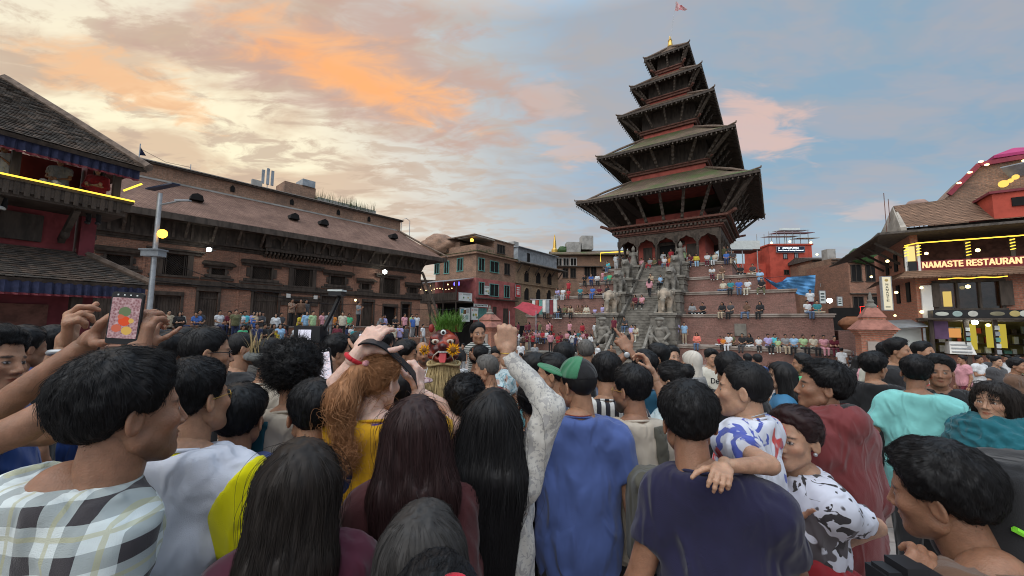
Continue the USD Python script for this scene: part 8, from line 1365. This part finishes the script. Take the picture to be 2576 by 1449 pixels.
# platform in front of the palace
for X, Y, y, pose, top, bot, hair in [(1260, 'p', -2.5, 'sit', 'pale blue', 'navy', 'short')] if 0 else []: pass
def on_palace(px, y, pose, top, bot, place, hair='short', s=1., yaw=None): x = PF.on(px, 800, y)[0]; z = 2.5 if y > -2.65 else 1.75 if y > -4.25 else 1. if y > -5.6 else .06; put(PF.w(x, y, z + .01), (180 - 49 + rc_.uniform(-35, 35)) if yaw is None else yaw, pose, top, bot, place, hair, s=s)
for px, y, pose, top, bot, hair in [(398, -2.5, 'sit', 'pale blue', B, 'short'), (422, -2.4, 'sit', 'olive', 'white', 'short'), (418, -5., 'stand', 'charcoal', B, 'short'), (445, -5.2, 'stand', 'red', B, 'short'), (487, -4.6, 'stand', B, B, 'long'), (527, -5., 'stand', 'beige', B, 'short'), (562, -5.2, 'stand', 'white', 'blue', 'short'), (617, -2.5, 'sit', 'cyan', B, 'short'), (640, -2.5, 'sit', 'lilac', B, 'short'), (655, -2.4, 'lean', 'grey', B, 'short'), (668, -4.7, 'folded', B, B, 'short'), (690, -4.9, 'phone', B, 'white', 'long'), (706, -5., 'stand', 'pale blue', B, 'bun'), (732, -2.2, 'phone', 'patterned', B, 'bun'), (755, -2.2, 'stand', 'brown', B, 'short'), (768, -2., 'stand', 'charcoal', 'grey', 'short'), (787, -3.8, 'stand', 'pale green', B, 'short'), (811, -3.2, 'walk', 'pink', 'pink', 'bun'), (828, -2.5, 'sit', 'charcoal', B, 'short'), (838, -2.6, 'sit', 'orange', B, 'short'), (862, -3.9, 'stand', 'cream', B, 'short'), (880, -2.5, 'sit', 'green', 'white', 'short'), (901, -2.4, 'phone', 'grey', B, 'short'), (922, -5.6, 'stand', 'olive', D_, 'short'), (936, -5., 'phone', B, B, 'bun'), (958, -2.5, 'lean', 'grey', 'grey', 'short'), (1006, -5., 'phone', 'lilac', B, 'short'), (1018, -4., 'stand', 'pink', B, 'bun'), (1036, -3., 'stand', 'pale green', 'white', 'bun'), (1048, -3., 'stand', 'white', B, 'short'), (1065, -4.5, 'walk', 'white', 'grey', 'short'), (580, -2.5, 'lean', 'maroon', B, 'short'), (600, -4.1, 'lean', 'white', D_, 'long'), (545, -3.5, 'sit', 'brown', 'charcoal', 'short'), (505, -2.5, 'sit', 'charcoal', B, 'short'), (465, -3.8, 'sit', 'grey', B, 'short'), (745, -4.2, 'lean', 'white', B, 'short'), (720, -3.9, 'sit', 'maroon', D_, 'long'), (850, -5.4, 'stand', 'maroon', B, 'long'), (975, -3.7, 'sit', 'charcoal', B, 'short'), (990, -5.3, 'stand', 'cream', B, 'short'), (890, -4.2, 'sit', 'white', B, 'bun')]:
    on_palace(px, y, pose, top, bot, 'in front of palace', hair)
for i in range(44):
    t, b_, h = pick(); k = i % 4; on_palace(rc_.uniform(390, 1045), [-2.5, -4.1, -3.4, -5.][k], ['sit', 'sit', 'stand', 'stand'][k] if i % 3 else ['lean', 'lean', 'folded', 'phone'][k], t, b_, 'in front of palace', h, rc_.uniform(.88, 1.02))
# open ground: seated and standing clusters, then heads receding through the square
def ground_at(px, d, pose, top, bot, place, hair, yaw, s=1., fine=None):
    P = at(px, 900, d); z = g(P[0], P[1]); put((P[0], P[1], z), yaw, pose, top, bot, place, hair, s=s, fine=d < 9 if fine is None else fine)
for px, d, pose, top, bot, hair, yaw in [(1268, 19, 'folded', 'yellow', 'yellow', 'long', 170), (1285, 18.5, 'stand', 'cyan', 'cyan', 'long', 175), (1345, 23, 'stand', 'grey', 'white', 'short', 160), (1348, 24, 'stand', 'brown', B, 'bun', 10), (1398, 25, 'phone', 'white', B, 'short', 200), (1412, 25.3, 'folded', B, 'olive', 'long', 200), (1250, 22, 'stand', B, 'charcoal', 'short', 150), (1232, 21, 'walk', B, B, 'short', 90), (1310, 24, 'stand', 'white', B, 'short', 180), (1290, 26, 'stand', B, 'navy', 'short', 190), (1225, 11, 'stand', 'pink', D_, 'short', 0), (1160, 9.5, 'up', 'blue', B, 'short', -10), (1450, 20, 'lean', 'red', 'maroon', 'bun', 170), (1465, 20, 'stand', 'maroon', 'red', 'bun', 180), (1440, 20.5, 'stand', 'red', B, 'bun', 190), (1478, 19.5, 'folded', 'teal', 'teal', 'short', 190), (1508, 18, 'phone', 'orange', 'maroon', 'short', 200), (1498, 17, 'stand', 'lilac', 'navy', 'short', 190), (1525, 17, 'stand', 'teal', 'teal', 'bun', 120), (1550, 14, 'stand', 'maroon', B, 'bun', 170), (1598, 12, 'stand', 'white', B, 'short', 0), (1565, 13, 'stand', 'beige', B, 'short', 185), (1700, 13, 'stand', 'pale blue', K_, 'short', 0), (1880, 8.5, 'stand', 'orange', D_, 'short', -10), (1905, 8., 'stand', 'blue', B, 'short', -5), (1985, 6., 'stand', 'grey', B, 'bun', -20), (2160, 7.5, 'stand', B, B, 'long', 150), (2178, 7.3, 'stand', 'pink', D_, 'bun', 150), (2420, 11, 'walk', 'pink', 'maroon', 'bun', -70), (2462, 12, 'folded', 'white', 'navy', 'short', 175), (2505, 9, 'walk', 'charcoal', 'charcoal', 'short', 172), (2535, 13, 'up', 'white', 'charcoal', 'short', -80), (2490, 14, 'stand', 'charcoal', B, 'short', 20), (2560, 14, 'folded', 'pale green', B, 'short', 170), (2375, 7, 'stand', 'navy', D_, 'short', -30), (2350, 9, 'stand', 'patterned', B, 'short', 10), (2260, 12, 'stand', 'pale blue', 'navy', 'short', 120), (2315, 12.5, 'stand', 'white', 'white', 'long', 160), (2285, 9, 'stand', 'red', B, 'short', -30), (2310, 8, 'stand', 'charcoal', B, 'short', 20), (2340, 12, 'sit', 'white', 'grey', 'short', 150), (2555, 6, 'stand', 'brown', B, 'short', 160), (2205, 13, 'stand', 'beige', B, 'short', 190), (2118, 21, 'stand', 'white', B, 'short', 60), (1000, 7, 'stand', 'white', B, 'short', 60), (1090, 9, 'stand', 'pale blue', B, 'short', 0), (940, 6, 'stand', 'charcoal', B, 'short', 60), (1150, 6, 'stand', 'white', B, 'short', 0)]:
    ground_at(px, d, pose, top, bot, 'in open square', hair, yaw, .97 if pose != 'sit' else .9)
for i in range(95):
    d = 6.5 + 17 * rc_.random() ** 1.2; px = rc_.uniform(-20, 1560) if i < 74 else rc_.uniform(1560, 2120)
    if abs(px - 1117) < 60 and d < 8: continue
    if i >= 74: d = rc_.uniform(4.5, 11)
    t, b_, h = pick(); wx = at(px, 900, d)
    if (wx[0] - SLP[0]) ** 2 + (wx[1] - SLP[1]) ** 2 < .3 or (np.array(wx[:2]) - LS[:2]) @ (np.array(wx[:2]) - LS[:2]) < 1.5 or (PF.y @ (wx - PO)) > -4.6 or (px < 380 and d > 9.5): continue
    ground_at(px, d, rc_.choice(['stand', 'stand', 'phone', 'folded', 'up' if i % 5 == 0 else 'stand']), t, b_, 'in crowd left of stair' if px < 1560 else 'in crowd before plinth', h, rc_.choice([0, -15, 20, 40, 160, 185, -60, 80]) + rc_.uniform(-15, 15), rc_.uniform(.9, 1.03))
for i in range(64):
    t, b_, h = pick(); t = rc_.choice([t, 'red', 'maroon', 'pink', 'white']); x = rc_.uniform(-13.2, -3.6); k = i % 4; pose = rc_.choice(['sit', 'lean', 'apart']) if k == 0 else rc_.choice(['cross', 'cross', 'stand']) if k < 3 else rc_.choice(['stand', 'folded', 'phone'])
    y, z = ((-13.86, .37) if k == 0 else (rc_.uniform(-13.3, -12.2), .37) if k < 3 else (rc_.uniform(-15.6, -14.4), GZ + .45)); put(tw(x, y, z), TEMYAW + rc_.uniform(-35, 35), pose, t, b_, 'at plinth foot', h, s=rc_.uniform(.86, 1.))
t = thing('stone_kerb_step', 'low stone kerb step along the plinth foot left of the stair', 'step', tw(-13.9, -16, GZ), TRZ); MB().box(0, 10.8, 0, 2.1, -.1, .45).put('step', stone, t)
for i in range(70):
    d = rc_.uniform(9, 24); px = rc_.uniform(380, 1520); w = at(px, 900, d)
    if PF.y @ (w - PO) > -6.2 or np.hypot(w[0] - LS[0], w[1] - LS[1]) < 1.2: continue
    t, b_, h = pick(); ground_at(px, d, rc_.choice(['stand', 'folded', 'phone', 'walk']), t, b_, 'in crowd left of stair', h, rc_.uniform(0, 360), rc_.uniform(.9, 1.03))
# guests on the lit balcony
for x, y, top, bot, pose in ((-2.72, .75, 'white', B, 'phone'), (-1.85, .8, 'grey', 'white', 'sit'), (-1.12, .75, 'red', B, 'folded')): put(LF.w(x, y, (5.32 - .42) if pose != 'sit' else 5.72), 150, pose, top, bot, 'on lit balcony', 'short' if top != 'red' else 'long', s=.95)
# who can be seen from the square: a coarse depth-sorted picture of everyone
def prj(p): q = np.asarray(p, float) - CP; z = q @ cF; return 1288 + FP * (q @ cR) / z, 724.5 - FP * (q @ cU) / z, z
GR = np.full((363, 645), -1); items_ = []
for hp, s, kind in NEAR: items_.append((prj(hp)[2], hp, s, -1, 1.6))
for i, a in enumerate(ALL):
    hh = {'sit': .78, 'lean': .7, 'apart': .78, 'cross': .78}.get(a['pose'], 1.6) * a['s']; hp = np.array(a['w'], float) + np.array([0, 0, hh]); items_.append((prj(hp)[2], hp, a['s'], i, hh + (.35 if hh < 1 else 0)))
full = {}
for z, hp, s, i, hh in sorted(items_, key=lambda t: -t[0]):
    if z < .3: continue
    x, y, _ = prj(hp); k = FP * s / z / 4; x, y = x / 4, y / 4; n_ = 0; r = [(y - .13 * k, y + .12 * k, .085 * k), (y + .12 * k, y + hh * FP / z / 4, .2 * k)]
    for ya, yb, hw in r:
        y0_, y1_, x0_, x1_ = max(0, int(ya)), min(363, int(yb) + 1), max(0, int(x - hw)), min(645, int(x + hw) + 1)
        if y1_ > y0_ and x1_ > x0_: GR[y0_:y1_, x0_:x1_] = i
    full[i] = max(1., .17 * k * .25 * k + .4 * k * hh * FP / z / 4)
cnt_ = np.bincount(GR[GR >= 0].ravel(), minlength=len(ALL))
ALL = [a | {'seen': cnt_[i]} for i, a in enumerate(ALL) if cnt_[i] > max(1.5, .07 * full.get(i, 1e9)) or 'plinth step' in a['place'] or 'stair' == a['place'][-5:] and 'stone' in a['place']]
print('spectators', len(ALL), 'near', len(NEAR))
base = {}
for a in ALL:
    kid = 'child' if a['s'] < .84 and a['pose'] != 'lean' and a['s'] < .81 else 'person'
    a['lab'] = f"{kid} in {a['top']} top, {POSE_W[a['pose']]} {a['place']}"; base.setdefault(a['lab'], []).append(a)
ORD = ['first', 'second', 'third', 'fourth', 'fifth', 'sixth', 'seventh', 'eighth', 'ninth', 'tenth', 'eleventh', 'twelfth', 'thirteenth', 'fourteenth']
for lab, L_ in base.items():
    if len(L_) > 1:
        for i, a in enumerate(sorted(L_, key=lambda a: a['w'][0] / a['w'][1])): a['lab'] = lab + f', {ORD[min(i, 13)]} from left'
for a in ALL:
    c = klass(a['pose'], a['hair'], a['fine'], a['tone'], a['top'], a['bot'], a['hm'], a['dress']); p = thing('person', a['lab'], 'person', a['w'], -math.radians(a['yaw']), 'spectators ' + a['place']); x = UsdGeom.Xformable(stage.GetPrimAtPath(p)); x.AddScaleOp().Set(Gf.Vec3f(a['s'])); pr = stage.GetPrimAtPath(p); pr.GetReferences().AddInternalReference(c); pr.SetInstanceable(True)
